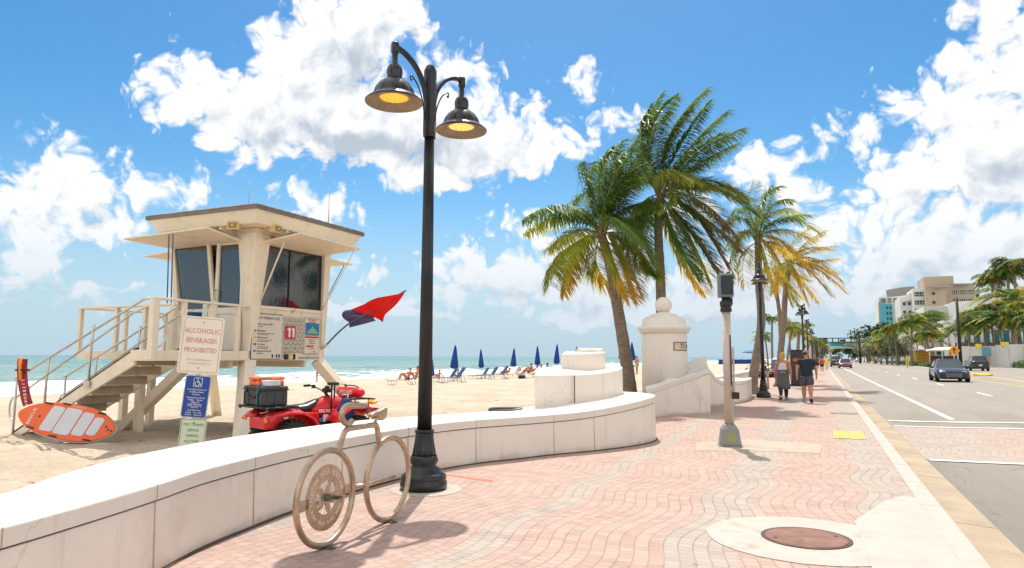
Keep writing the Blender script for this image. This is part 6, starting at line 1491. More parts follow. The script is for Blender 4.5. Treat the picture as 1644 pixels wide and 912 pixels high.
for px, py, w, h, D, lab in ((1571, 555, 1.0, .55, 115, 'smaller yellow board above the left part of the hoarding'), (1613, 552.5, 1.25, .65, 112.5, 'larger yellow board above the right part of the hoarding')):
    c = at(px, py, D); s_ = thing('yellow_board', lab, 'sign', tuple(c), R_(20), 'yellow boards over the hoarding')
    b = MB(); b.box((0, 0, 0), (w, .04, h)); b.build('board', M_ysign, s_, bevel=.01); b = MB(); b.tube([(-.3, .05, -h), (-.3, .05, .2)], .03, 6); b.tube([(.3, .05, -h), (.3, .05, .2)], .03, 6); b.build('post', M_blk, s_)
# yellow in-road signs
def road_sign(label, px, py, D, h):
    c = at(px, py, D); z = road_z(c.x) if c.x < 10 else .03
    t = thing('crossing_sign', label, 'road sign', (c.x, c.y, z), R_(10), 'yellow paddle road signs')
    b = MB(); b.prism(rrect(.42, h*.8, .05), -.02, .02, M=XZ, c=(0, 0, h*.6)); b.build('paddle', mat('fluor_yellow_green', (.68, .72, .02), .45), t)
    b = MB(); b.ball((0, -.03, h*.80), .045, 8); b.beam((0, -.03, h*.75), (0, -.03, h*.60), .06, .02); b.tube([(0, -.03, h*.62), (-.09, -.03, h*.47)], .018, 5); b.tube([(0, -.03, h*.62), (.08, -.03, h*.48)], .018, 5); b.build('walker_symbol', M_blk, t)
    b = MB(); b.box((0, -.028, h*.38), (.26, .012, .16)); b.build('label_panel', M_red, t)
    b = MB(); b.lathe([(.20, 0), (.18, .05), (.04, .08), (.035, h*.22)], n=16); b.build('foot', M_blk, t)
road_sign('yellow pedestrian paddle sign in the road before the big median palm', 1457, 586, 112, 1.75)
road_sign('yellow pedestrian paddle sign further off in front of the silvery trees', 1401, 580, 190, 1.9)
# traffic signal post with orange sign
c = at(1543, 590, 98); t = thing('signal_post', 'tall dark signal post carrying an orange warning sign', 'post', (c.x, c.y, 0))
b = MB(); b.tube([(0, 0, 0), (0, 0, 10.2)], [.26, .16], 12); b.build('pole', M_blk, t)
b = MB(); b.prism([(math.cos(a)*.75, math.sin(a)*.75) for a in (0, PI/2, PI, 1.5*PI)], -.02, .02, M=XZ, c=(-.75, -.3, 2.6)); b.build('sign_plate', mat('orange_sign', (.85, .33, .02), .5), t)
b = MB(); b.box((-.75, -.34, 2.5), (.12, .02, .5)); b.prism([(-.22, -.05), (.22, -.05), (0, .28)], -.01, .01, M=XZ, c=(-.75, -.34, 2.76)); b.build('arrow_symbol', M_blk, t)
b = MB(); b.tube([(-.75, -.25, 0), (-.75, -.25, 2.4)], .05, 8); b.build('sign_post', mat('zinc', (.4, .4, .4), .5, .5), t)
# overhead gantry and footbridge over the road
def gantry():
    D = 185; a = at(1317, 546, D); c = at(1376, 546, D)
    t = thing('signal_gantry', 'dark overhead signal truss spanning the road', 'gantry', (a.x, a.y, 0)); zt, zb_ = at(1345, 543, D).z, at(1345, 550.5, D).z
    b = MB(); b.beam((a.x, a.y, zt), (c.x, c.y, zt), .35, .22); b.beam((a.x, a.y, zb_), (c.x, c.y, zb_), .35, .22)
    for k in range(7):
        p = a.lerp(c, k/6); b.beam((p.x, p.y, zb_), (p.x, p.y, zt), .25, .25)
    b.build('truss', M_blk, t, True)
    b = MB(); p = a.lerp(c, .06); b.box((p.x, p.y-.3, (zt+zb_)/2), (2.4, .4, zt-zb_-.1)); p = a.lerp(c, .60); b.box((p.x, p.y-.3, (zt+zb_)/2), (1.2, .4, .55)); b.build('signal_head', M_blk, t, True)
    b = MB(); 
    for p in (a+Vector((-1, 0, 0)), c+Vector((.5, 0, 0))): b.tube([(p.x, p.y, 0), (p.x, p.y, zt+.3)], [.30, .22], 10)
    p = a.lerp(c, .74); b.tube([(p.x, p.y, zt), (p.x, p.y, zt+1.0)], .05, 5); b.build('column', M_blk, t, True)
gantry()
D = 300; a = at(1332, 552, D); c = at(1374, 552, D); zt, zb_ = at(1350, 549.5, D).z, at(1350, 556, D).z
t = thing('footbridge', 'teal clad footbridge over the road beyond the gantry', 'footbridge', (a.x, a.y, 0))
b = MB(); b.beam((a.x, a.y, (zt+zb_)/2), (c.x+6, c.y, (zt+zb_)/2), 4, zt-zb_); b.build('cladding', mat('teal_cladding', (.03, .30, .34), .5, var=.1), t, True)
b = MB(); b.beam((a.x, a.y, zb_-.6), (c.x+6, c.y, zb_-.6), 4.4, .8); b.beam((a.x, a.y, zt+.2), (c.x+6, c.y, zt+.2), 4.4, .35); b.build('deck_edge', mat('pale_band', (.55, .55, .52), .7), t, True)
b = MB()
for p in (a, c+Vector((5, 0, 0))): b.box((p.x, p.y, zb_/2), (1.4, 3, zb_))
b.build('support', mat('pale_band', (.55, .55, .52)), t, True)
# buildings
M_bw = mat('building_white', (.68, .67, .64), .8, var=.04, vscale=.3); M_bb = mat('building_beige', (.46, .37, .28), .85, var=.05, vscale=.2); M_bt = mat('building_teal', (.10, .40, .50), .7, var=.05, vscale=.3); M_bg = mat('building_grey', (.34, .31, .28), .8, var=.08)
M_win = mat('far_window_glass', (.03, .06, .085), .15, var=.15, vscale=.5); M_winT = mat('teal_shop_glass', (.01, .11, .13), .12, var=.2, vscale=.5)
def facade_box(t, name, x0, x1, ytop, D, depth, mt, ybot=None, turn=0.0):
    a = at((x0+x1)/2, 574, D); Yp = a.y; a = atY(x0, 574, Yp); c = atY(x1, 574, Yp); xm = (x0+x1)/2; zt = atY(xm, ytop, Yp).z; zb = 0 if ybot is None else atY(xm, ybot, Yp).z
    ex = (c-a); ex.z = 0; w = ex.length; ex.normalize(); n_ = Vector((-ex.y, ex.x, 0))
    vs = []
    for z in (zb, zt): vs += [a+Vector((0, 0, z-a.z)), c+Vector((0, 0, z-c.z)), c+n_*depth+Vector((0, 0, z-c.z)), a+n_*depth+Vector((0, 0, z-a.z))]
    b = MB(); b.add(vs, [(3, 2, 1, 0), (4, 5, 6, 7), (0, 1, 5, 4), (1, 2, 6, 5), (2, 3, 7, 6), (3, 0, 4, 7)]); o = b.build(name, mt, t, True)
    return a, ex, n_, w, zb, zt
def windows(t, fr, rows, cols, x0f, x1f, z0f, z1f, wf=.7, hf=.55, mt=None, mull=1):
    a, ex, n_, w, zb, zt = fr
    for r in range(rows):
        for c in range(cols):
            u = x0f+(x1f-x0f)*(c+.5)/cols; v = z0f+(z1f-z0f)*(r+.5)/rows; ww = (x1f-x0f)/cols*w*wf; hh = (z1f-z0f)/rows*(zt-zb)*hf
            p = a+ex*(u*w)-n_*.05; z = zb+(zt-zb)*v; b = MB(); b.box((p.x, p.y, z), (ww, .14, hh), rz=math.atan2(ex.y, ex.x)); o = b.build('window', mt or M_win, t, True)
            if mull:
                b = MB()
                for k in range(-1, 2): q = p+ex*(k*ww*.33)-n_*.09; b.box((q.x, q.y, z), (.12, .04, hh), rz=math.atan2(ex.y, ex.x))
                b.box((p.x-n_.x*.10, p.y-n_.y*.10, z-hh*.1), (ww, .03, .10), rz=math.atan2(ex.y, ex.x)); b.build('window_bar', M_bw, o, True) if False else b.build('window_bar', M_bw, t, True)
t = thing('beige_hotel', 'beige block hotel with a box penthouse and rows of square windows', 'building', tuple(at(1530, 574, 250)))
f = facade_box(t, 'tower_wall', 1491.5, 1526, 461.5, 252, 25, M_bb); windows(t, f, 4, 1, .30, .48, .50, .98, .8, .30, mull=0)
f = facade_box(t, 'wing_wall', 1526.2, 1572, 457, 256, 25, M_bb); windows(t, f, 3, 3, .18, 1.0, .62, .96, .82, .42, mull=1)
f = facade_box(t, 'penthouse_wall', 1490, 1539, 443.5, 262, 18, M_bb, 462)
f = facade_box(t, 'side_wing', 1572.2, 1580, 463, 262, 20, M_bw); windows(t, f, 3, 1, .1, .9, .62, .96, .8, .4, mull=0)
b = MB(); q = at(1549, 456.2, 255.5); q2 = at(1526, 456.6, 255.5); b.beam(q2, at(1572.4, 456.2, 255.5), 2.0, .5); b.beam(at(1490, 461, 251), at(1526, 461, 251), 2.0, .4); b.build('parapet', M_bg, t, True)
t = thing('white_annex', 'stepped white wing of windows left of the beige hotel', 'building', tuple(at(1470, 574, 262)))
f = facade_box(t, 'wall', 1471.5, 1491, 463, 258, 20, M_bw); windows(t, f, 4, 1, .08, .95, .52, .98, .9, .5)
f = facade_box(t, 'sloping_wall', 1450, 1471.5, 476, 266, 20, M_bw); windows(t, f, 2, 2, .1, .9, .7, .95, .5, .35, mull=0)
b = MB(); b.add([at(1450, 482, 264), at(1471.5, 463, 262), at(1471.5, 478, 262), at(1450, 482.5, 264)], [(0, 1, 2, 3)]); 
b = MB(); p = [at(1450, 479, 264), at(1471.5, 462.5, 262), at(1471.5, 480, 262), at(1450, 484, 264)]; n_ = Vector((.2, 3, 0)); b.add([*p, *[v+n_ for v in p]], [(0, 1, 2, 3), (7, 6, 5, 4), (0, 4, 5, 1), (1, 5, 6, 2), (2, 6, 7, 3), (3, 7, 4, 0)]); b.build('gable_wall', M_bw, t, True)
b = MB(); b.beam(at(1435, 469.5, 300), at(1456, 467.5, 300), 12, 3.2); b.build('roof_plant', M_bg, t, True)
t = thing('teal_building', 'teal and white apartment block at the left end of the buildings', 'building', tuple(at(1430, 574, 320)))
f = facade_box(t, 'wall', 1416, 1448, 477, 320, 30, M_bw); windows(t, f, 1, 3, .12, .95, .90, .995, .62, .7)
a_ = facade_box(t, 'teal_wall', 1417, 1437, 488, 319, 1.0, M_bt); windows(t, a_, 5, 2, .45, .98, .5, .98, .5, .5, mt=M_win, mull=0)
b = MB(); p = [at(1410, 486, 322), at(1416, 477.5, 320), at(1416, 574, 320), at(1414, 574, 322)]; n_ = Vector((2, 20, 0)); b.add([*p, *[v+n_ for v in p]], [(0, 1, 2, 3), (7, 6, 5, 4), (0, 4, 5, 1), (1, 5, 6, 2), (2, 6, 7, 3), (3, 7, 4, 0)]); b.build('side_wall', M_bg, t, True)
t = thing('white_terrace_building', 'low white building with a curved corner, blue lettering and dark teal windows behind the palms', 'building', tuple(at(1560, 574, 180)))
f = facade_box(t, 'wall', 1488, 1541, 491, 205, 20, M_bw); windows(t, f, 2, 3, .05, .7, .10, .55, .6, .6, mt=M_winT, mull=0)
f = facade_box(t, 'upper_wall', 1536, 1700, 482, 190, 30, M_bw)
f = facade_box(t, 'lower_wall', 1543, 1700, 522, 178, 16, M_bw); windows(t, f, 1, 9, .03, .95, .52, .88, .62, .95, mt=M_winT, mull=0)
f = facade_box(t, 'shop_band', 1543, 1700, 549.5, 176.5, 16, mat('dark_shop_band', (.11, .07, .06), .7, var=.4, vscale=.4), 570)
b = MB(); pa = [at(1537, 494, 186), at(1560, 484, 180), at(1585, 479, 176), at(1605, 474, 172), at(1644, 470, 168), at(1700, 468, 165)]; pts = bez(pa, 5)
vs = []
for p in pts: vs += [(p.x, p.y, p.z), (p.x, p.y, p.z-3.2), (p.x+1, p.y+4, p.z-3.2), (p.x+1, p.y+4, p.z)]
n = len(pts); b.add(vs, [(4*k+j, 4*k+(j+1) % 4, 4*k+4+(j+1) % 4, 4*k+4+j) for k in range(n-1) for j in range(4)], 0, False); b.build('curved_parapet', M_bw, t, True)
f = facade_box(t, 'corner_drum', 1517, 1541, 514, 172, 10, M_bw, 534)
q = at(1532.5, 526, 171.5); join_meshes('lettering', [text('BAHIA', 2.0, M_hblue, t, t.matrix_basis.inverted() @ T(*q) @ Matrix.Rotation(R_(-12), 4, 'Z') @ XZ, .85, bold=.05)], [M_hblue], t)
b = MB()
for px in (1519, 1530, 1540): q = at(px, 555, 172.5); b.box((q.x, q.y, 3.3), (.8, .8, 6.6))
b.build('column', M_bw, t, True)
t = thing('yellow_stall', 'low yellow striped stall under the palms beyond the hedge', 'stall', tuple(at(1487, 574, 150)))
f = facade_box(t, 'wall', 1470, 1497, 562, 150, 6, mat('stall_yellow', (.55, .38, .08), .8, var=.2, vscale=1.5)); b = MB()
for k in range(6): q = at(1484, 565+k*2.6, 149.5); b.box(q, (2.6, .1, .12), m=k % 2)
b.build('slat', [mat('stall_orange', (.55, .15, .03), .8), mat('stall_gold', (.65, .42, .04), .8)], t, True)
b = MB(); b.beam(at(1468, 561.5, 149), at(1499, 561, 149), 5, .25); b.build('roof', M_bw, t, True)
t = thing('canopy', 'white open canopy on thin posts left of the dark signal post', 'canopy', tuple(at(1520, 574, 140)))
b = MB(); c = at(1519, 561, 140); b.loft([[(c.x-3.4, c.y-2, c.z-.35), (c.x+3.4, c.y-2, c.z-.35), (c.x+3.4, c.y+2, c.z-.35), (c.x-3.4, c.y+2, c.z-.35)], [(c.x-3.3, c.y-1.9, c.z-.1), (c.x+3.3, c.y-1.9, c.z-.1), (c.x+3.3, c.y+1.9, c.z-.1), (c.x-3.3, c.y+1.9, c.z-.1)], [(c.x-1.5, c.y-.8, c.z+.45), (c.x+1.5, c.y-.8, c.z+.45), (c.x+1.5, c.y+.8, c.z+.45), (c.x-1.5, c.y+.8, c.z+.45)]], smooth=False); b.build('roof_cloth', mat('canopy_cream', (.78, .70, .58), .8), t, True)
b = MB()
for dx in (-3.2, -1, 1, 3.2): b.tube([(c.x+dx, c.y-1.9, 0), (c.x+dx, c.y-1.9, c.z-.3)], .08, 6)
b.build('post', M_wht, t, True)
b = MB(); b.box((c.x, c.y+1, 1.0), (6, .2, 2.0)); b.build('back_screen', mat('screen_brown', (.14, .07, .05), .8, var=.4, vscale=1), t, True)
t = thing('promenade_building', 'pale low beach building behind the row of black lamps', 'building', tuple(at(1294, 574, 150)))
f = facade_box(t, 'wall', 1288, 1303, 533, 150, 8, mat('pale_cream_wall', (.58, .52, .44), .8, var=.06)); windows(t, f, 2, 2, .15, .9, .45, .9, .4, .4, mull=0)
f = facade_box(t, 'roof', 1287.5, 1303.6, 531.5, 149.6, 9, M_bw, 533.4)

# hotel across the road, out of the frame: its round windows are what the tower glass mirrors
t = thing('round_window_hotel', 'white hotel with dark round windows mirrored in the lifeguard tower glass', 'building', (46, 85, 0))
b = MB(); b.box((53, 88, 12), (14, 66, 24)); b.build('wall', M_bw, t, True)
for r in range(5):
    for c in range(9):
        y = 60+c*7; z = 3.5+r*4.6; b = MB()
        if (r+c) % 3 != 2: b.lathe([(1.7, 0), (1.7, .12), (0, .12)], (45.92, y, z), 8, M=Matrix.Rotation(-PI/2, 3, 'Y'), smooth=False)
        else: b.box((45.9, y, z), (.2, 4.2, 2.6)); b.box((45.7, y, z-.9), (.5, 4.4, .9))
        b.build('window', M_win, t, True)
# ------------------------------------------------------------------ PEOPLE
def skin_mesh(joints, edges, sub=2, root=0):
    """one continuous surface grown along a skeleton; joints = [(x, y, z, rx, ry)]"""
    me = bpy.data.meshes.new('s'); me.from_pydata([j[:3] for j in joints], edges, []); o = bpy.data.objects.new('s', me); col.objects.link(o)
    o.modifiers.new('skin', 'SKIN'); sk = me.skin_vertices[0].data
    for i, j in enumerate(joints):
        sk[i].radius = (j[3], j[4] if len(j) > 4 else j[3]); sk[i].use_root = (i == root)
    if sub:
        m = o.modifiers.new('sub', 'SUBSURF'); m.levels = sub; m.render_levels = sub
    dg = bpy.context.evaluated_depsgraph_get(); dg.update()
    r = bpy.data.meshes.new_from_object(o.evaluated_get(dg)); bpy.data.objects.remove(o)
    r.polygons.foreach_set('use_smooth', [True]*len(r.polygons)); return r
def put(name, me, mt, parent, label=None):
    me.materials.clear(); me.materials.append(mt); o = bpy.data.objects.new(name, me); me.name = name; col.objects.link(o); o.parent = parent
    if label: o['label'] = label
    return o
def chain(J, E, start, pts):
    i = start
    for p in pts: J.append(p); E.append((i, len(J)-1)); i = len(J)-1
    return i
SK = mat('skin_tan', (.46, .235, .135), .55, var=.08, vscale=8); SKr = mat('skin_sunburnt', (.52, .22, .12), .55, var=.08); SKd = mat('skin_brown', (.26, .135, .08), .55, var=.08)
HB = mat('hair_blonde', (.50, .32, .10), .6, var=.25, vscale=25, bump=.002, bscale=60); HD = mat('hair_dark', (.03, .02, .015), .6, var=.2)
def person(label, loc, rz, P, skin=SK, hair=HD, clothes=(), hair_kind='short', group=None, sub=2, scale=1.0, name='person'):
    """P: dict of joints in metres: pelvis, chest, neck, head, and per side hip/knee/ankle/toe, shoulder/elbow/wrist/hand"""
    t = thing(name, label, 'person', loc, rz, group)
    if scale != 1: t.scale = (scale,)*3
    J = []; E = []; p = P['pelvis']; c = P['chest']; nk = P['neck']; hd = P['head']; V = Vector
    def v(a, r, r2=None): return (a[0], a[1], a[2], r*1.12, (r2 if r2 else r)*1.12)
    p, c, nk, hd = V(p), V(c), V(nk), V(hd)
    k = P.get('bulk', 1.0)
    J.append(v(p, .135*k, .10*k))
    i_w = chain(J, E, 0, [v(p.lerp(c, .45), .118*k, .09*k), v(c, .145*k, .105*k)]); i_c = i_w
    i_n = chain(J, E, i_c, [v(c.lerp(nk, .72), .085*k, .07*k), v(nk, .052), v(nk.lerp(hd, .45), .055)])
    up = (hd-nk).normalized(); f = V(P.get('face', (0, 1, 0)))
    chain(J, E, i_n, [v(hd-up*.02+f*.012, .088, .098), v(hd+up*.075, .082, .092), v(hd+up*.115, .045, .05)])
    for s in ('l', 'r'):
        sh, el_, wr, ha = [V(P[s+'_'+q]) for q in ('sh', 'el', 'wr', 'ha')]
        chain(J, E, i_c, [v(sh, .062*k), v(sh.lerp(el_, .5), .048*k), v(el_, .040), v(el_.lerp(wr, .35), .040), v(wr, .027), v(wr.lerp(ha, .45), .030, .022), v(ha, .018, .012)])
        if P.get('fingers', True):
            d = (ha-wr).normalized(); base = len(J)-2
            sd_ = d.cross(V((0, 1, 0))); sd_ = sd_.normalized() if sd_.length > .1 else V((1, 0, 0))
            fw = sd_.cross(d)
            q0 = wr.lerp(ha, .45)
            chain(J, E, base, [v(q0+fw*.035+d*.015, .012), v(q0+fw*.045+d*.05, .009)])
        hp, kn, an, to = [V(P[s+'_'+q]) for q in ('hip', 'kn', 'an', 'to')]
        chain(J, E, 0, [v(hp, .092*k), v(hp.lerp(kn, .5), .078*k), v(kn, .058*k), v(kn.lerp(an, .35), .062*k), v(kn.lerp(an, .75), .042*k), v(an, .038), v(an.lerp(to, .5), .038, .03), v(to, .026, .02)])
    body = put('body', skin_mesh(J, E, sub), skin, t)
    # face features
    b = MB(); side = up.cross(f).normalized()
    hc = hd+up*.03
    b.ball(hc+f*.108-up*.01, .014, 6); 
    for s in (-1, 1): b.ball(hc+side*s*.092-f*.01, .02, 6, (.5, 1, 1.4))
    b.build('nose_and_ears', skin, t)
    b = MB()
    for s in (-1, 1): b.ball(hc+f*.096+side*s*.032+up*.02, .010, 6)
    b.box(hc+f*.098-up*.045, (.045, .01, .01)); b.build('eyes_and_mouth', mat('dark_features', (.08, .03, .025), .5), t)
    b = MB()
    if hair_kind == 'long':
        b.ball(hd+up*.045-f*.022, .108, 14, (.98, 1.05, 1.05)); b.ball(hd-up*.05-f*.045, .095, 12, (1.0, .8, 1.2)); b.ball(hd-up*.12-f*.05, .08, 12, (1.05, .7, 1.2))
    elif hair_kind == 'short': b.ball(hd+up*.055-f*.018, .100, 14, (.97, 1.02, .88))
    if hair_kind != 'none': b.build('hair', hair, t)
    for kind, mt, lab in clothes:
        J = []; E = []; e = .018
        if kind in ('tee', 'tank', 'shirt'):
            J.append(v(p-(c-p).normalized()*.10, .170*k, .135*k)); J.append(v(p, .160*k, .126*k)); E.append((0, 1)); i = chain(J, E, 1, [v(p.lerp(c, .4), .150*k, .115*k), v(c, .165*k, .122*k), v(c.lerp(nk, .60), (.115 if kind != 'tank' else .10)*k, .088*k)])
            ic = 3
            if kind != 'tank':
                for s in ('l', 'r'):
                    sh, el_ = V(P[s+'_sh']), V(P[s+'_el']); chain(J, E, ic, [v(sh, .074*k), v(sh.lerp(el_, .35), .070*k), v(sh.lerp(el_, .62), .064*k)])
            nm = 'shirt'
        elif kind in ('shorts', 'leggings', 'trunks'):
            J.append(v(p+V((0, 0, .11)), .146*k, .116*k)); chain(J, E, 0, [v(p, .150*k, .118*k)])
            for s in ('l', 'r'):
                hp, kn, an = V(P[s+'_hip']), V(P[s+'_kn']), V(P[s+'_an'])
                if kind == 'leggings': chain(J, E, 1, [v(hp, .100*k), v(hp.lerp(kn, .5), .088*k), v(kn, .068*k), v(kn.lerp(an, .35), .072*k), v(kn.lerp(an, .75), .052*k), v(kn.lerp(an, .97), .048*k)])
                elif kind == 'trunks': chain(J, E, 1, [v(hp, .102*k), v(hp.lerp(kn, .3), .094*k)])
                else: chain(J, E, 1, [v(hp, .108*k), v(hp.lerp(kn, .45), .102*k), v(hp.lerp(kn, .85), .096*k)])
            nm = kind
        elif kind == 'wrap':
            b = MB(); n = 28; rings = []
            for z, rx_, ry_ in ((.17, .175, .14), (.08, .19, .15), (-.05, .195, .165), (-.18, .215, .18), (-.32, .225, .19), (-.44, .23, .195)):
                rings.append([(p.x+rx_*math.cos(2*PI*j/n)*(1+.05*math.sin(j*1.9+z*9)), p.y+ry_*math.sin(2*PI*j/n)*(1+.05*math.sin(j*1.9+z*9)), p.z+z-(.10 if (z < -.4 and 3 < j < 9) else 0)-(.09*max(0, math.sin(2*PI*j/n*1.0+2.6)) if z < -.3 else 0)) for j in range(n)])
            b.loft(rings, caps=False); o = b.build('tied_jacket', mt, t, recalc=False); sm = o.modifiers.new('thick', 'SOLIDIFY'); sm.thickness = .01
            b = MB(); b.tube([(p.x-.10, p.y-.15, p.z+.06), (p.x-.02, p.y-.165, p.z+.085), (p.x+.08, p.y-.155, p.z+.06)], .022, 8); b.build('belt_bag', mat('belt_grey', (.30, .30, .32), .5), t); continue
        elif kind == 'shoes':
            for s in ('l', 'r'):
                an, to = V(P[s+'_an']), V(P[s+'_to']); d = (to-an); d2 = d.normalized(); b = MB(); pr = (an+to)/2
                JJ = [v(an-d2*.045-V((0, 0, .02)), .056, .056), v(an.lerp(to, .35), .060, .054), v(an.lerp(to, .8), .054, .042), v(to+d2*.025, .042, .030)]
                put('shoe', skin_mesh(JJ, [(0, 1), (1, 2), (2, 3)], 1), mt, t)
                q = P.get(s+'_sole', (0, 0, -.045)); b = MB(); b.beam(an-d2*.07+V(q), to+d2*.03+V(q)*.6, .09, .02); b.build('shoe_sole', M_wht, t, bevel=.008)
            continue
        elif kind == 'cap':
            b = MB(); b.ball(hd+up*.075-f*.005, .104, 16, (1, 1.06, .80)); b.lathe([(.06, 0), (.105, 0), (.105, .01), (.06, .012)], tuple(hd+up*.075+f*.06), 16); b.build('cap', mt, t); continue
        elif kind == 'hat':
            b = MB(); b.lathe([(0, .13), (.07, .12), (.10, .05), (.19, .02), (.20, .01), (.10, .03), (.09, .03)], tuple(hd+up*.05), 18, caps=False); b.build('hat', mt, t); continue
        put(nm, skin_mesh(J, E, sub), mt, t)
    return t
def standing(stride=.0, arm=.0, w=.0, h=1.75, bulk=1.0, lift=0.0):
    """walking figure facing +y; stride = half step, left foot ahead when positive"""
    s = h/1.75; P = {'pelvis': (0, 0, .94), 'chest': (0, .01, 1.30), 'neck': (0, .015, 1.48), 'head': (0, .03, 1.60), 'face': (0, 1, 0), 'bulk': bulk}
    for k, sx, st in (('l', -1, stride), ('r', 1, -stride)):
        P[k+'_hip'] = (sx*.095, 0, .88); P[k+'_kn'] = (sx*.10, st*.5+(.04 if st < 0 else .06), .50); P[k+'_an'] = (sx*.10, st-(.02 if st < 0 else 0), .085+(lift if st < 0 else 0)); P[k+'_to'] = (sx*.12, st+.15-(.05 if lift and st < 0 else 0), .035 if not (lift and st < 0) else .0+.03)
        P[k+'_sh'] = (sx*.185*bulk, .0, 1.39); P[k+'_el'] = (sx*(.245*bulk), -.04-st*arm*.5, 1.13); P[k+'_wr'] = (sx*.25*bulk, .03-st*arm*.8, .90); P[k+'_ha'] = (sx*.245*bulk, .06-st*arm*.9, .76)
    for k_ in list(P):
        if isinstance(P[k_], tuple) and k_ != 'face': P[k_] = tuple(a*s for a in P[k_])
    return P
M_navy = mat('navy_tee', (.018, .024, .040), .85, var=.1, vscale=6); M_gshort = mat('grey_shorts', (.075, .078, .085), .85, var=.1); M_tankw = mat('white_tank_top', (.66, .62, .68), .85, var=.05); M_legg = mat('dark_leggings', (.02, .025, .035), .7, var=.1); M_jack = mat('olive_grey_jacket', (.115, .11, .10), .85, var=.15, vscale=9); M_shoeb = mat('black_shoes', (.02, .02, .022), .6); M_capg = mat('grey_cap', (.22, .20, .22), .8)
q = g(1297, 647); P = standing(.20, .9, h=1.80, bulk=1.22, lift=.09); P['face'] = (.6, .8, 0)
person('man in a navy t-shirt, grey shorts and grey cap walking away', tuple(q), R_(2), P, SK, HD, [('tee', M_navy, 0), ('shorts', M_gshort, 0), ('shoes', M_shoeb, 0), ('cap', M_capg, 0)])
q = g(1258.5, 643); P = standing(-.18, .7, h=1.74, bulk=1.05, lift=.06)
person('blonde woman in a white tank top with a jacket tied round her waist walking away', tuple(q), R_(6), P, SKr, HB, [('tank', M_tankw, 0), ('leggings', M_legg, 0), ('wrap', M_jack, 0), ('shoes', M_shoeb, 0)], hair_kind='long')
# far walkers
M_hiv = mat('high_visibility_yellow', (.70, .78, .02), .7)
q = g(1327, 592); P = standing(.15, .5, h=1.75); person('distant person in a bright yellow top and shorts on the pavement', (q.x, q.y-8, 0), 0, P, SK, HD, [('tee', M_hiv, 0), ('shorts', M_hiv, 0), ('shoes', M_shoeb, 0)], sub=1)
q = at(1319, 574, 75); person('small faraway person with bare shoulders walking left of the yellow one', (q.x, q.y, 0), 0, standing(-.15, .5, h=1.7), SKr, HD, [('tank', M_redp, 0), ('shorts', M_navy, 0)], sub=1)
q = at(1312, 574, 92); person('faint walker in dark clothes under the distant lamps', (q.x, q.y, 0), 0, standing(.1, .4, h=1.7), SK, HD, [('tee', M_gshort, 0), ('shorts', M_navy, 0)], sub=1)
# lifeguard inside the tower cabin
P = {'pelvis': (0, 0, .50), 'chest': (0, .02, .85), 'neck': (0, .03, 1.03), 'head': (0, .05, 1.15), 'face': (0, 1, 0), 'bulk': 1.2}
for k, s in (('l', -1), ('r', 1)):
    P.update({k+'_hip': (s*.10, .03, .47), k+'_kn': (s*.14, .42, .50), k+'_an': (s*.14, .45, .09), k+'_to': (s*.15, .58, .04), k+'_sh': (s*.21, 0, .96), k+'_el': (s*.28, .10, .72), k+'_wr': (s*.22, .32, .75), k+'_ha': (s*.18, .42, .76)})
person('lifeguard sitting behind the dark cabin window of the tower', (-11.85, 12.55, 1.66), R_(-90), P, SKd, HD, [('tee', mat('guard_shirt', (.06, .06, .07), .8), 0), ('shorts', M_redp, 0)], sub=1)
# ------------------------------------------------------------------ BEACH: loungers, parasols, bathers
M_lblue = mat('lounger_blue', (.006, .07, .20), .7, var=.12); M_lblue2 = mat('lounger_light_blue', (.03, .30, .55), .7, var=.1); M_frame = mat('lounger_frame', (.20, .16, .13), .5, .3); M_umb = mat('parasol_blue', (.004, .055, .27), .75, var=.12); M_towel = mat('towel_white', (.72, .68, .66), .9, var=.06)
def lounger(label, loc, rz, group='blue loungers on the beach', up=.95, towel=False):
    t = thing('sun_lounger', label, 'sun lounger', loc, rz, group)
    b = MB(); L = 1.35
    for s in (-1, 1):
        b.tube([(s*.30, 0, .34), (s*.30, -L, .34)], .02, 6); a = Vector((s*.30, 0, .34)); b.tube([a, a+Vector((0, math.cos(up)*.85, math.sin(up)*.85))], .02, 6)
        b.tube([(s*.30, -.12, .34), (s*.30, .18, .01), (s*.30, .45, .01), (s*.30, .30, .50)], .018, 6); b.tube([(s*.30, -L+.15, .34), (s*.30, -L+.0, .01), (s*.30, -L+.5, .01), (s*.30, -L+.45, .34)], .018, 6); b.tube([(s*.30, -L, .34), (s*.30, -L-.10, .36)], .02, 6)
    b.tube([(-.30, -L, .34), (.30, -L, .34)], .02, 6); b.tube([(-.3, .45, .01), (.3, .45, .01)], .018, 6)
    b.build('frame', M_frame, t)
    b = MB(); b.box((0, -L/2, .355), (.54, L-.04, .03)); b.build('seat_sling', M_lblue2 if not towel else M_towel, t, bevel=.01)
    b = MB(); a = Vector((0, 0, .36)); b.beam(a, a+Vector((0, math.cos(up)*.83, math.sin(up)*.83)), .54, .03, up=(0, -math.sin(up), math.cos(up))); b.build('back_sling', M_lblue if not towel else M_towel, t, bevel=.01); return t
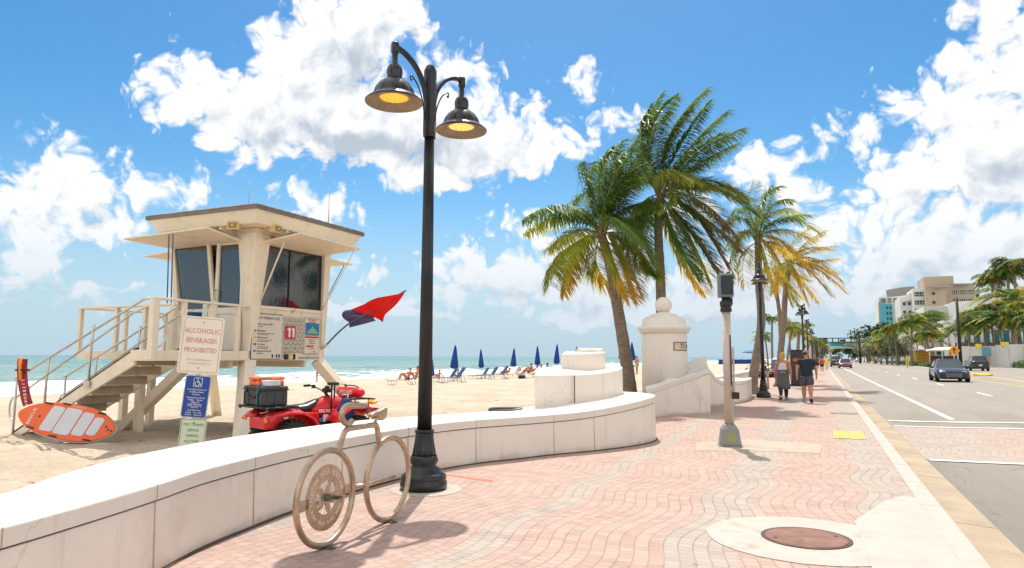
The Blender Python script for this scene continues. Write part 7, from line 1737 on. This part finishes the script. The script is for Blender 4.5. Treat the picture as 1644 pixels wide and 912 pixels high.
def parasol(label, loc, group='folded blue parasols', h=2.45, op=False):
    t = thing('beach_parasol', label, 'parasol', loc, random.random()*3, group); t.rotation_euler = (random.uniform(-.05, .05), random.uniform(-.05, .05), random.random()*3); kk = random.uniform(.94, 1.06); t.scale = (kk*random.uniform(1.1, 1.4), kk*1.25, kk)
    b = MB(); b.tube([(0, 0, 0), (0, 0, h)], .022, 6); b.build('pole', M_wht, t)
    b = MB(); rnd = random.Random(hash(label) % 99)
    if op: b.lathe([(1.15, h-.42), (1.12, h-.36), (.6, h-.12), (.0, h)], n=16)
    else: b.lathe([(.10, h-1.75), (.235, h-1.62), (.23, h-1.45), (.16, h-.9), (.08, h-.25), (.035, h)], n=24, flute=.32, nf=8)
    b.build('canopy', M_umb if not op else mat('parasol_open_blue', (.01, .20, .48), .75), t); return t
def gz(px, py): # point on the sloping sand seen at this reading
    z = -.2
    for _ in range(12):
        p = g(px, py, z); z = sand_z(p.x, p.y)
    return p
def sitting(lean=.2, kn=.55, arm='knee', h=1.0):
    P = {'pelvis': (0, 0, .12), 'chest': (0, -.36*lean, .46), 'neck': (0, -.45*lean, .64), 'head': (0, -.42*lean, .76), 'face': (0, 1, -.1), 'bulk': 1.05, 'fingers': False}
    for k, s in (('l', -1), ('r', 1)):
        P.update({k+'_hip': (s*.10, .04, .12), k+'_kn': (s*.15, .42, kn), k+'_an': (s*.14, .62, .08), k+'_to': (s*.15, .78, .05), k+'_sh': (s*.20, -.40*lean, .57)})
        if arm == 'knee': P.update({k+'_el': (s*.25, .12, .42), k+'_wr': (s*.16, .32, .48), k+'_ha': (s*.14, .42, .46)})
        else: P.update({k+'_el': (s*.27, -.25, .32), k+'_wr': (s*.26, -.30, .10), k+'_ha': (s*.26, -.34, .03)})
    return P
def lying(kn=.30, back=.5):
    c = Vector((0, -.34*math.cos(back), .10+.36*math.sin(back))); nk = c+Vector((0, -.17*math.cos(back), .18*math.sin(back))); hd = nk+Vector((0, -.10*math.cos(back), .12*math.sin(back)+.02))
    P = {'pelvis': (0, 0, .10), 'chest': tuple(c), 'neck': tuple(nk), 'head': tuple(hd), 'face': (0, math.sin(back), math.cos(back)), 'bulk': 1.0, 'fingers': False}
    for k, s in (('l', -1), ('r', 1)):
        q = c+(nk-c)*.5
        P.update({k+'_hip': (s*.10, .04, .10), k+'_kn': (s*.12, .42, kn+(.12 if s > 0 else 0)), k+'_an': (s*.11, .78 if kn < .35 else .66, .09), k+'_to': (s*.13, .88 if kn < .35 else .8, .12), k+'_sh': (s*.20, q.y, q.z), k+'_el': (s*.28, q.y+.2, max(.09, q.z-.16)), k+'_wr': (s*.20, q.y+.42, max(.14, q.z-.12)), k+'_ha': (s*.14, q.y+.50, max(.16, q.z-.1))})
    return P
BR = R_(24.15)
# heads up the beach: two sets of loungers seen at this bearing; loungers face the sea at left, backs to the right
side = R_(24.15-90+28)          # lounger foot towards screen left
p = gz(655, 618)
tw = lounger('lounger with white towels carrying a seated man, leftmost on the beach', (p.x, p.y, p.z), side, towel=True, up=.3)
P = sitting(.35, .50, 'knee'); person('sunburnt grey-haired man sitting on the leftmost lounger', (p.x, p.y, p.z+.30), R_(24.15+115), P, SKr, mat('hair_grey', (.5, .42, .34), .7), [('trunks', M_navy, 0)], sub=1)
p2_ = gz(663, 617); person('sunburnt person sitting half hidden behind the black lamp shaft', (p2_.x, p2_.y+.4, p2_.z+.30), R_(24.15+100), sitting(.2, .52, 'knee'), mat('skin_orange', (.62, .24, .09), .5), HD, [('trunks', M_navy, 0)], sub=1)
for px, py, lab in ((724, 613, 'blue lounger with a raised back, left of the nearest pair'), (735, 614, 'blue lounger beside it with a pale blue seat, right of the nearest pair'), (776, 609, 'blue lounger left of the second pair'), (790, 608.5, 'blue lounger right of the second pair'), (806, 608, 'dark blue lounger behind the second pair')):
    p = gz(px, py); lounger(lab, (p.x, p.y, p.z), side-.05*math.sin(px))
for px, py, lab in ((833, 607, 'lounger draped with a pale towel left of the sunbathers'), (856, 606, 'lounger with its back raised under a white towel'), (872, 605.5, 'towel covered lounger at the middle of the group'), (900, 604, 'towel covered lounger next to the white wall')):
    p = gz(px, py); lounger(lab, (p.x, p.y, p.z), side-.2, towel=True, up=.75)
for px, py, lab, h in ((692, 612, 'folded blue parasol mostly hidden by the black lamp shaft', 2.2), (728, 609, 'tall folded blue parasol behind the nearest pair of loungers', 2.6), (773, 606, 'folded blue parasol behind the second pair of loungers', 2.75), (823, 604, 'folded blue parasol standing wide left of the sunbathers', 2.75), (863, 603, 'folded blue parasol in the middle of the sunbathers', 2.8), (893, 602, 'slim folded blue parasol just left of the white wall', 2.8), (925, 600, 'folded blue parasol peeping over the top tier of the wall', 2.9), (997, 598.5, 'folded blue parasol touching the leaning palm trunk', 3.1), (1017, 598, 'folded blue parasol between the leaning palm and the pillar', 3.0)):
    p = gz(px, py+2); parasol(lab, (p.x, p.y, p.z), h=h)
for px, py, rz_, P, lab, sk_, cl, hz_ in (
    (705, 606, 200, sitting(.1, .5, 'back'), 'dark-haired bather seen from behind near the water', SK, (), 0),
    (735, 606, 190, sitting(.1, .5, 'back'), 'bather sitting behind the nearest lounger pair', SKr, (), 0),
    (812, 604, 115, lying(.28, .6), 'sunbather in pink lying left of the folded parasol', SKr, [('trunks', M_redp, 0)], .28),
    (838, 604, 115, lying(.50, .6), 'sunbather with raised bent knees', SK, (), .3),
    (850, 603.5, 120, sitting(.5, .45, 'knee'), 'sunbather leaning on a white towel', SKr, (), .3),
    (858, 603, 110, lying(.3, .8), 'person with a dark cap reclining on a towel', SKd, [('trunks', M_navy, 0)], .35),
    (868, 603.5, 200, sitting(.2, .5, 'knee'), 'bather hunched beside the patterned bag', SK, (), .2),
    (878, 603, 150, sitting(.1, .5, 'knee'), 'dark-haired woman sitting upright among the sunbathers', SKd, [('tank', M_jack, 0)], .35),
    (888, 603, 115, lying(.25, .5), 'sunbather stretched out near the white wall', SKr, (), .3),
    (990, 600, 110, lying(.3, .5), 'sunbather left of the leaning palm', SKr, (), .3),
    (1010, 600, 110, lying(.3, .6), 'sunbather right of the leaning palm', SK, (), .3)):
    p = gz(px, py+2); person(lab, (p.x, p.y, p.z+hz_), R_(24.15+rz_-90+20), P, sk_, HD, [('trunks', M_navy, 0)] if not cl else list(cl), group=None, sub=1)
p = gz(1023, 601); person('bare-chested man in pale shorts standing by the folded parasol', (p.x, p.y, p.z), R_(150), standing(.06, .1, h=1.8), SK, HD, [('shorts', mat('pale_shorts', (.42, .42, .30), .8), 0)], sub=1)
for px, py, lab, mt_ in ((868, 607, 'dark patterned bag on the sand among the sunbathers', M_blk), (838, 608, 'black bag under the lounger with the pale towel', M_blk)):
    p = gz(px, py); t = thing('beach_bag', lab, 'bag', tuple(p)); b = MB(); b.loft([[(x*w, y*w*.5, z) for x, y in rrect(.6, .6, .1, 3)] for z, w in ((0, .9), (.15, 1), (.3, .8))]); b.build('bag_body', mt_, t); b = MB(); b.tube([(-.15, 0, .28), (0, 0, .45), (.15, 0, .28)], .015, 6); b.build('handle', M_blk, t)
# beach things under the tower
p = gz(340, 617); t = thing('beach_tent', 'small dark green patterned beach shelter by the water behind the sign post', 'beach tent', (p.x-1.6, p.y+.0, p.z)); b = MB()
b.loft([[(.0+1.2*math.cos(a)*(1-k/6)**.6, .8*math.sin(a)*(1-k/6)**.6, 1.15*math.sin(k/6*PI/2)) for a in [2*PI*j/14 for j in range(14)]] for k in range(6)]+[[(0, 0, 1.15)]*14], 0); b.build('canopy', mat('tent_green', (.03, .13, .11), .7, var=.8, vscale=4), t); b = MB(); b.box((-.9, -.8, .3), (.7, .5, .6)); b.build('door_panel', mat('tent_red', (.5, .04, .04), .7), t)
p = gz(302, 616); person('bather lying on the sand left of the green shelter', (p.x, p.y, p.z), R_(120), lying(.35, .6), SKr, HD, [('trunks', M_redp, 0)], sub=1)
p = gz(509, 612); P = standing(.05, .3, h=1.6); person('person seen beyond the tower leg at the edge of the water', (p.x, p.y, p.z-.05), R_(140), P, SK, HD, [('trunks', M_navy, 0)], sub=1)
for px, py, lab in ((212, 631, 'orange plastic beach toy lying on the sand under the stairs'), (55, 631, 'orange float on the sand by the stair foot')):
    p = gz(px, py); t = thing('beach_float', lab, 'float', (p.x, p.y, p.z)); b = MB(); b.tube([(.35*math.cos(a), .22*math.sin(a), .12) for a in [2*PI*k/16 for k in range(16)]], .10, 8, closed=True); b.build('ring', mat('float_orange', (.9, .28, .03), .5), t); b = MB(); b.box((0, 0, .05), (.5, .3, .05)); b.build('base_mat', mat('float_orange', (.9, .28, .03)), t)
# further up: open parasol, blue row
p = gz(1209, 588.5); p = at(1208, 574, 95); parasol('open bright blue parasol above the distant sand', (p.x, p.y, sand_z(p.x, p.y)), group=None, op=True, h=2.6)
p0 = at(1157, 577, 178); t = thing('cabana_row', 'long row of dark blue beach cabanas far along the sand', 'cabanas', (p0.x, p0.y, sand_z(p0.x, p0.y))); b = MB()
for k in range(10): b.box((k*1.05*.91, k*.42*1.05, .6), (.95, .9, 1.3+.1*(k % 2)), rz=.42)
b.build('canvas_cover', M_umb, t); b = MB(); b.box((10.1, 4.5, .55), (1.2, .9, 1.1)); b.build('end_panel', mat('cabana_grey', (.3, .3, .28), .8), t)
# ------------------------------------------------------------------ KIOSK, HOOP RACKS, BEACH CART
c = at(1281, 600, 38); t = thing('kiosk', 'tall narrow dark grey kiosk panel with a small orange sign, between the couple', 'kiosk', (c.x, c.y, 0), R_(8))
b = MB(); b.box((0, 0, 1.0), (.72, .5, 1.85)); b.build('cabinet', mat('kiosk_grey', (.045, .047, .05), .6, var=.1), t, bevel=.02); b = MB(); b.box((0, 0, .04), (.85, .6, .08)); b.build('base', M_blk, t, bevel=.01); b = MB(); b.box((-.05, -.26, 1.42), (.42, .02, .16)); b.box((0, -.26, 1.15), (.6, .02, .02)); b.build('label_panel', mat('kiosk_orange', (.75, .12, .03), .5), t); b = MB(); b.box((0, 0, 1.95), (.76, .54, .05)); b.build('lid', M_blk, t, bevel=.01)
for px, py, lab in ((1224, 626, 'copper coloured bicycle hoop left of the lamp by the palm'), (1242, 624, 'copper coloured bicycle hoop right of the same lamp')):
    q = g(px, py); t = thing('hoop_rack', lab, 'bike rack', tuple(q), R_(20), 'copper coloured bicycle hoops'); b = MB()
    b.tube([(-.24, 0, 0), (-.24, 0, .70)]+[(-.24*math.cos(a), 0, .70+.24*math.sin(a)) for a in [PI*k/8 for k in range(1, 8)]]+[(.24, 0, .70), (.24, 0, 0)], .03, 8); b.build('hoop', mat('copper_tube', (.50, .30, .18), .4, .5), t); b = MB(); b.lathe([(.07, 0), (.07, .012)], (-.24, 0, 0), 12); b.lathe([(.07, 0), (.07, .012)], (.24, 0, 0), 12); b.build('foot_plate', mat('plate_dark_steel', (.14, .12, .10)), t)
# ------------------------------------------------------------------ VEHICLES
def car_mesh(label, name, cat, loc, rz, Lc, Wc, Hc, paint, kind='sedan', group=None):
    """x across, y forward; built from lofted sections"""
    t = thing(name, label, cat, loc, rz, group); hw = Wc/2; hl = Lc/2
    belt = Hc*.62; hood = Hc*(.60 if kind != 'suv' else .66); tr = Hc*(.66 if kind == 'sedan' else .68)
    def sec(y, w, zb_, zm, zt): return [(-w*.93, y, zb_), (-w, y, zm*.55+zb_*.45), (-w*.985, y, zm), (-w*.86, y, zt), (-w*.5, y, zt+.02), (0, y, zt+.028), (w*.5, y, zt+.02), (w*.86, y, zt), (w*.985, y, zm), (w, y, zm*.55+zb_*.45), (w*.93, y, zb_)]
    zb_ = .20 if kind != 'suv' else .26
    S = [(-hl, .80, zb_+.16, belt*.80, tr*.88), (-hl+.10, .93, zb_+.04, belt*.88, tr*.97), (-hl*.72, 1.0, zb_, belt*.95, tr), (-hl*.2, 1.0, zb_, belt*.98, belt+.02), (hl*.30, 1.0, zb_, belt*.93, hood*1.04), (hl*.68, .99, zb_, belt*.86, hood*.97), (hl-.22, .93, zb_+.02, belt*.76, hood*.88), (hl-.04, .80, zb_+.06, belt*.66, hood*.74), (hl, .70, zb_+.16, belt*.60, hood*.66)]
    b = MB(); b.loft([sec(y, hw*w, a, c_, d) for y, w, a, c_, d in S]); body = b.build('body', paint, t)
    rf = Hc; y0, y1, y2, y3 = (hl*.34, hl*.02, -hl*.38, -hl*.78) if kind == 'sedan' else (hl*.36, hl*.06, -hl*.72, -hl*.92)
    zl = belt-.02; A = [(y0, hw*.86, zl), (y1, hw*.66, rf-.03), ((y1+y2)/2, hw*.66, rf), (y2, hw*.64, rf-.02), (y3, hw*.80, zl+.02)]
    b = MB(); rings = [[(-w, y, z), (-w*.7, y, z+.015), (0, y, z+.03), (w*.7, y, z+.015), (w, y, z)] for y, w, z in A[1:4]]; low = [[(-w, y, z-.035), (w, y, z-.035)] for y, w, z in A[1:4]]
    b.loft([r+[(r[-1][0], r[0][1], r[0][2]-.04), (r[0][0], r[0][1], r[0][2]-.04)] for r in rings]); 
    for s in (-1, 1):
        b.beam((s*hw*.86, y0, zl), (s*hw*.66, y1, rf-.03), .06, .05); b.beam((s*hw*.80, y3, zl), (s*hw*.64, y2, rf-.03), .10, .08); b.beam((s*hw*.875, (y0+y2)/2, zl), (s*hw*.665, (y1+y2)/2, rf-.02), .05, .07)
    b.build('roof', paint, t)
    def pane(nm, pts): b = MB(); b.add(pts, [tuple(range(len(pts)))]); o = b.build(nm, M_cg, t, recalc=False); sm = o.modifiers.new('th', 'SOLIDIFY'); sm.thickness = .012
    pane('windscreen', [(-hw*.84, y0-.01, zl+.02), (hw*.84, y0-.01, zl+.02), (hw*.64, y1+.02, rf-.035), (-hw*.64, y1+.02, rf-.035)]); pane('rear_window', [(hw*.78, y3+.01, zl+.06), (-hw*.78, y3+.01, zl+.06), (-hw*.62, y2-.02, rf-.035), (hw*.62, y2-.02, rf-.035)])
    for s in (-1, 1):
        pane('side_window', [(s*hw*.86, y0-.12, zl+.02), (s*hw*.86, y3+.22, zl+.02), (s*hw*.66, y2, rf-.05), (s*hw*.67, y1-.02, rf-.05)][::s])
        b = MB(); b.box((s*(hw+.08), y0-.12, zl+.06), (.20, .09, .13)); b.build('wing_mirror', M_blk, t, bevel=.02)
        b = MB(); b.box((s*(hw*1.0), -.1, zl-.12), (.02, .16, .025)); b.build('door_handle', M_steel, t)
        b = MB(); b.box((s*(hw*1.0), .0, zl-.30), (.006, .012, .5)); b.box((s*(hw*1.0), -hl*.42, zl-.25), (.006, .012, .5)); b.build('door_seam', M_blk, t)
        b = MB(); b.prism([(-.21, -.05), (.19, -.03), (.21, .05), (-.10, .07)], -.03, .03, M=XZ, c=(s*hw*.60, hl-.10, belt*.70)); b.build('headlight', M_hl, t)
        b = MB(); b.box((s*hw*.66, -hl+.04, belt*.84), (.30, .08, .12)); b.build('tail_light', M_tl, t, bevel=.02)
        for y in (hl*.62, -hl*.60):
            r = .335 if kind != 'suv' else .38
            b = MB(); M3 = Matrix.Rotation(PI/2, 3, 'Y'); b.lathe([(r*.62, -.11), (r*.95, -.11), (r, -.07), (r, .07), (r*.95, .11), (r*.62, .11)], (s*(hw-.10), y, r), 24, M=M3); w_ = b.build('wheel', M_rubber, t)
            b = MB(); b.lathe([(r*.64, .10*s), (r*.58, .06*s), (.0, .075*s)], (s*(hw-.10), y, r), 10, M=M3, smooth=False, caps=False); b.build('rim', M_rim, w_, recalc=False)
            b = MB(); b.lathe([(0, .0), (r*1.17, 0), (r*1.17, .05), (0, .05)], (s*(hw-.07)-(.025), y, r+.02), 24, M=M3); b.build('wheel_arch', M_blk, t)
    b = MB(); b.prism([(-.36, -.17), (.36, -.17), (.44, .05), (.38, .15), (-.38, .15), (-.44, .05)], -.03, .03, M=XZ, c=(0, hl+.0, belt*.52)); gr = b.build('grille', M_blk, t)
    b = MB()
    for k in range(5): b.box((0, hl+.035, belt*.52-.12+.05*k), (.72, .01, .012))
    for s in (-1, 1): b.beam((s*.37, hl+.035, belt*.52-.17), (s*.42, hl+.035, belt*.52+.14), .02, .02)
    b.build('grille_bar', M_rim, gr)
    for s in (-1, 1):
        b = MB(); b.box((s*hw*.66, hl-.05, belt*.34), (.34, .06, .13)); b.build('air_intake', M_blk, t, bevel=.02)
    b = MB(); b.box((0, -hl-.005, belt*.62), (.34, .03, .16)); b.build('number_plate', M_wht, t)
    b = MB(); b.box((0, -hl+.04, .36), (Wc*.80, .12, .22)); b.box((0, hl-.10, .24), (Wc*.78, .12, .10)); b.build('bumper', M_blk, t, bevel=.03)
    return t
M_cg = mat('car_glass', (.03, .05, .055), .05, var=0, spec=.7, coat=.5); M_hl = mat('headlight_glass', (.75, .75, .8), .15, var=0, emit=(.8, .8, 1.0, .25)); M_tl = mat('tail_red', (.42, .02, .03), .25, var=0); M_rim = mat('alloy_rim', (.45, .45, .47), .35, .8)
pb = mat('paint_dark_blue', (.006, .012, .055), .22, .2, var=.03, coat=.8); pg = mat('paint_charcoal', (.035, .042, .048), .3, .3, var=.03, coat=.6); pr = mat('paint_magenta_red', (.20, .025, .07), .25, .2, var=.03, coat=.8); ps = mat('paint_silver', (.45, .46, .48), .3, .5, var=.03, coat=.6); pw = mat('paint_white', (.70, .70, .70), .35, var=.02, coat=.6)
def onroad(px, D): q = at(px, 574, D); return (q.x, q.y, road_z(min(q.x, 28))+.0)
q = onroad(1521, 46.0)
car_mesh('dark blue saloon car with pale headlights driving towards the viewer', 'parked_car'.replace('parked_', ''), 'car', q, R_(180-1), 4.85, 1.87, 1.44, pb, 'sedan')
q = onroad(1567, 84); car_mesh('charcoal off-road estate seen from behind beyond the blue car', 'car', 'car', q, R_(0), 4.7, 1.95, 1.78, pg, 'suv')
q = onroad(1356, 108); car_mesh('dark magenta red car far down the nearest lane', 'car', 'car', (q[0], q[1], q[2]), R_(180), 4.5, 1.85, 1.45, pr, 'sedan')
proto = car_mesh('silver car waiting by the left end of the median hedge', 'car', 'car', onroad(1378, 235), R_(0), 4.6, 1.85, 1.5, ps, 'sedan', 'cars far down the road')
whitec = car_mesh('pale car parked behind the median hedge under the palms', 'car', 'car', (at(1478, 574, 165).x, at(1478, 574, 165).y, .1), R_(20), 4.6, 1.85, 1.55, pw, 'sedan', 'cars far down the road')
for px, D, lab, src in ((1349, 330, 'tiny silver car near the end of the road', proto), (1342, 380, 'faraway car in the middle of the road', whitec), (1366, 330, 'distant silver car right of the magenta one', proto), (1424, 200, 'pale car glimpsed behind the silvery trees', whitec), (1438, 185, 'pale car glimpsed beside the yellow paddle sign', proto), (1413, 215, 'car half hidden by silvery trees left of the paddle sign', proto)):
    q = onroad(px, D); dup(src, q if px < 1400 else (q[0], q[1], .1), R_(0 if px < 1400 else 25), lab, 'cars far down the road')
q = at(1325, 574, 125); tp = car_mesh('dark van parked by the pavement under the distant lamps', 'van', 'van', (1.9+.6, q.y, -.1), R_(0), 4.9, 1.9, 1.9, mat('paint_olive', (.06, .07, .04), .4, coat=.5), 'suv')
# beach utility cart behind the palm
c = at(1222, 598, 54); t = thing('beach_cart', 'dark blue beach utility cart with a tubular frame standing on the sand behind the palm', 'utility cart', (c.x, c.y, -.15), R_(24.15+95)); t.scale = (.62,)*3; SCART = t
b = MB(); b.loft([[(x*w, y, z) for x, z in ((-.75, z0), (.75, z0), (.8, z1), (-.8, z1))] for y, w, z0, z1 in ((-1.9, .8, .75, 1.15), (-1.7, 1, .45, 1.25), (-.3, 1, .35, 1.2), (1.2, 1, .45, 1.25), (1.9, .75, .75, 1.35))], smooth=False); b.build('body', mat('cart_navy', (.02, .03, .085), .5, var=.2, coat=.3), t, bevel=.05)
b = MB()
for s in (-1, 1): b.tube(bez([(s*.78, -1.85, 1.15), (s*.76, -1.75, 1.75), (s*.7, -1.2, 1.9), (s*.7, .8, 1.95), (s*.76, 1.6, 1.3)], 4), .035, 6); b.tube([(s*.78, -.6, 1.2), (s*.7, -.6, 1.9)], .03, 6); b.tube([(s*.79, .5, 1.2), (s*.7, .5, 1.92)], .03, 6)
b.tube([(-.7, -1.2, 1.9), (.7, -1.2, 1.9)], .03, 6); b.tube([(-.7, .8, 1.95), (.7, .8, 1.95)], .03, 6); b.build('roll_frame', M_blk, t)
b = MB()
for s in (-1, 1): b.box((s*.80, 0, .98), (.03, 3.3, .06)); b.box((s*.79, 0, .75), (.03, 3.0, .04))
b.build('trim_stripe', M_wht, t)
for s in (-1, 1):
    for y in (-1.15, 1.15): wheel(t, s*.72, y, .40, .26)
b = MB(); b.box((0, -.2, 1.25), (1.2, .5, .25)); b.box((0, -.42, 1.5), (1.2, .12, .5)); b.build('seat', M_blk, t, bevel=.05)
c = at(1247, 590, 60); t = thing('portable_toilet', 'bright blue portable cabin just left of the blonde woman', 'cabin', (c.x, c.y, -.15), R_(10)); t.scale = (.62, .62, .80)
b = MB(); b.box((0, 0, .95), (.95, .95, 1.9)); b.build('cabin_wall', mat('cabin_blue', (.01, .14, .50), .6, var=.1), t, bevel=.02); b = MB(); b.box((0, -.49, .95), (.7, .03, 1.7)); b.build('door', mat('cabin_blue_light', (.03, .22, .60), .6), t); b = MB(); b.loft([[(x*.52, y*.52, 1.9) for x, y in ((-1, -1), (1, -1), (1, 1), (-1, 1))], [(x*.3, y*.3, 2.1) for x, y in ((-1, -1), (1, -1), (1, 1), (-1, 1))]], smooth=False); b.build('roof', M_wht, t)
# yellow painted kerb nose in the middle of the road
q = g(1566, 600, .02); t = thing('median_nose', 'yellow painted kerb nose in the road right of the blue car', 'kerb', (q.x-1, q.y-8, .02), R_(-4)); b = MB(); b.loft([[(x*w, y, z) for x, z in ((-1, 0), (1, 0), (.9, h), (-.9, h))] for y, w, h in ((-2.2, .2, .08), (-1.8, .75, .16), (1.8, .9, .16), (2.2, .5, .1))], smooth=False); b.build('kerb_body', mat('kerb_yellow', (.62, .36, .06), .7, var=.15), t); tag(t, kind=None)
strip('median_line', (q.x, q.y-8, 0), (q.x+1.5, q.y+60, 0), .3, MATS['yellow_paint'], n=4); strip('median_line', (q.x-2.5, q.y-40, 0), (q.x-1, q.y-10, 0), .2, MATS['yellow_paint'], n=4)
for o in list(bpy.data.objects):
    if o.get('kind') is None and 'kind' in o.keys(): del o['kind']
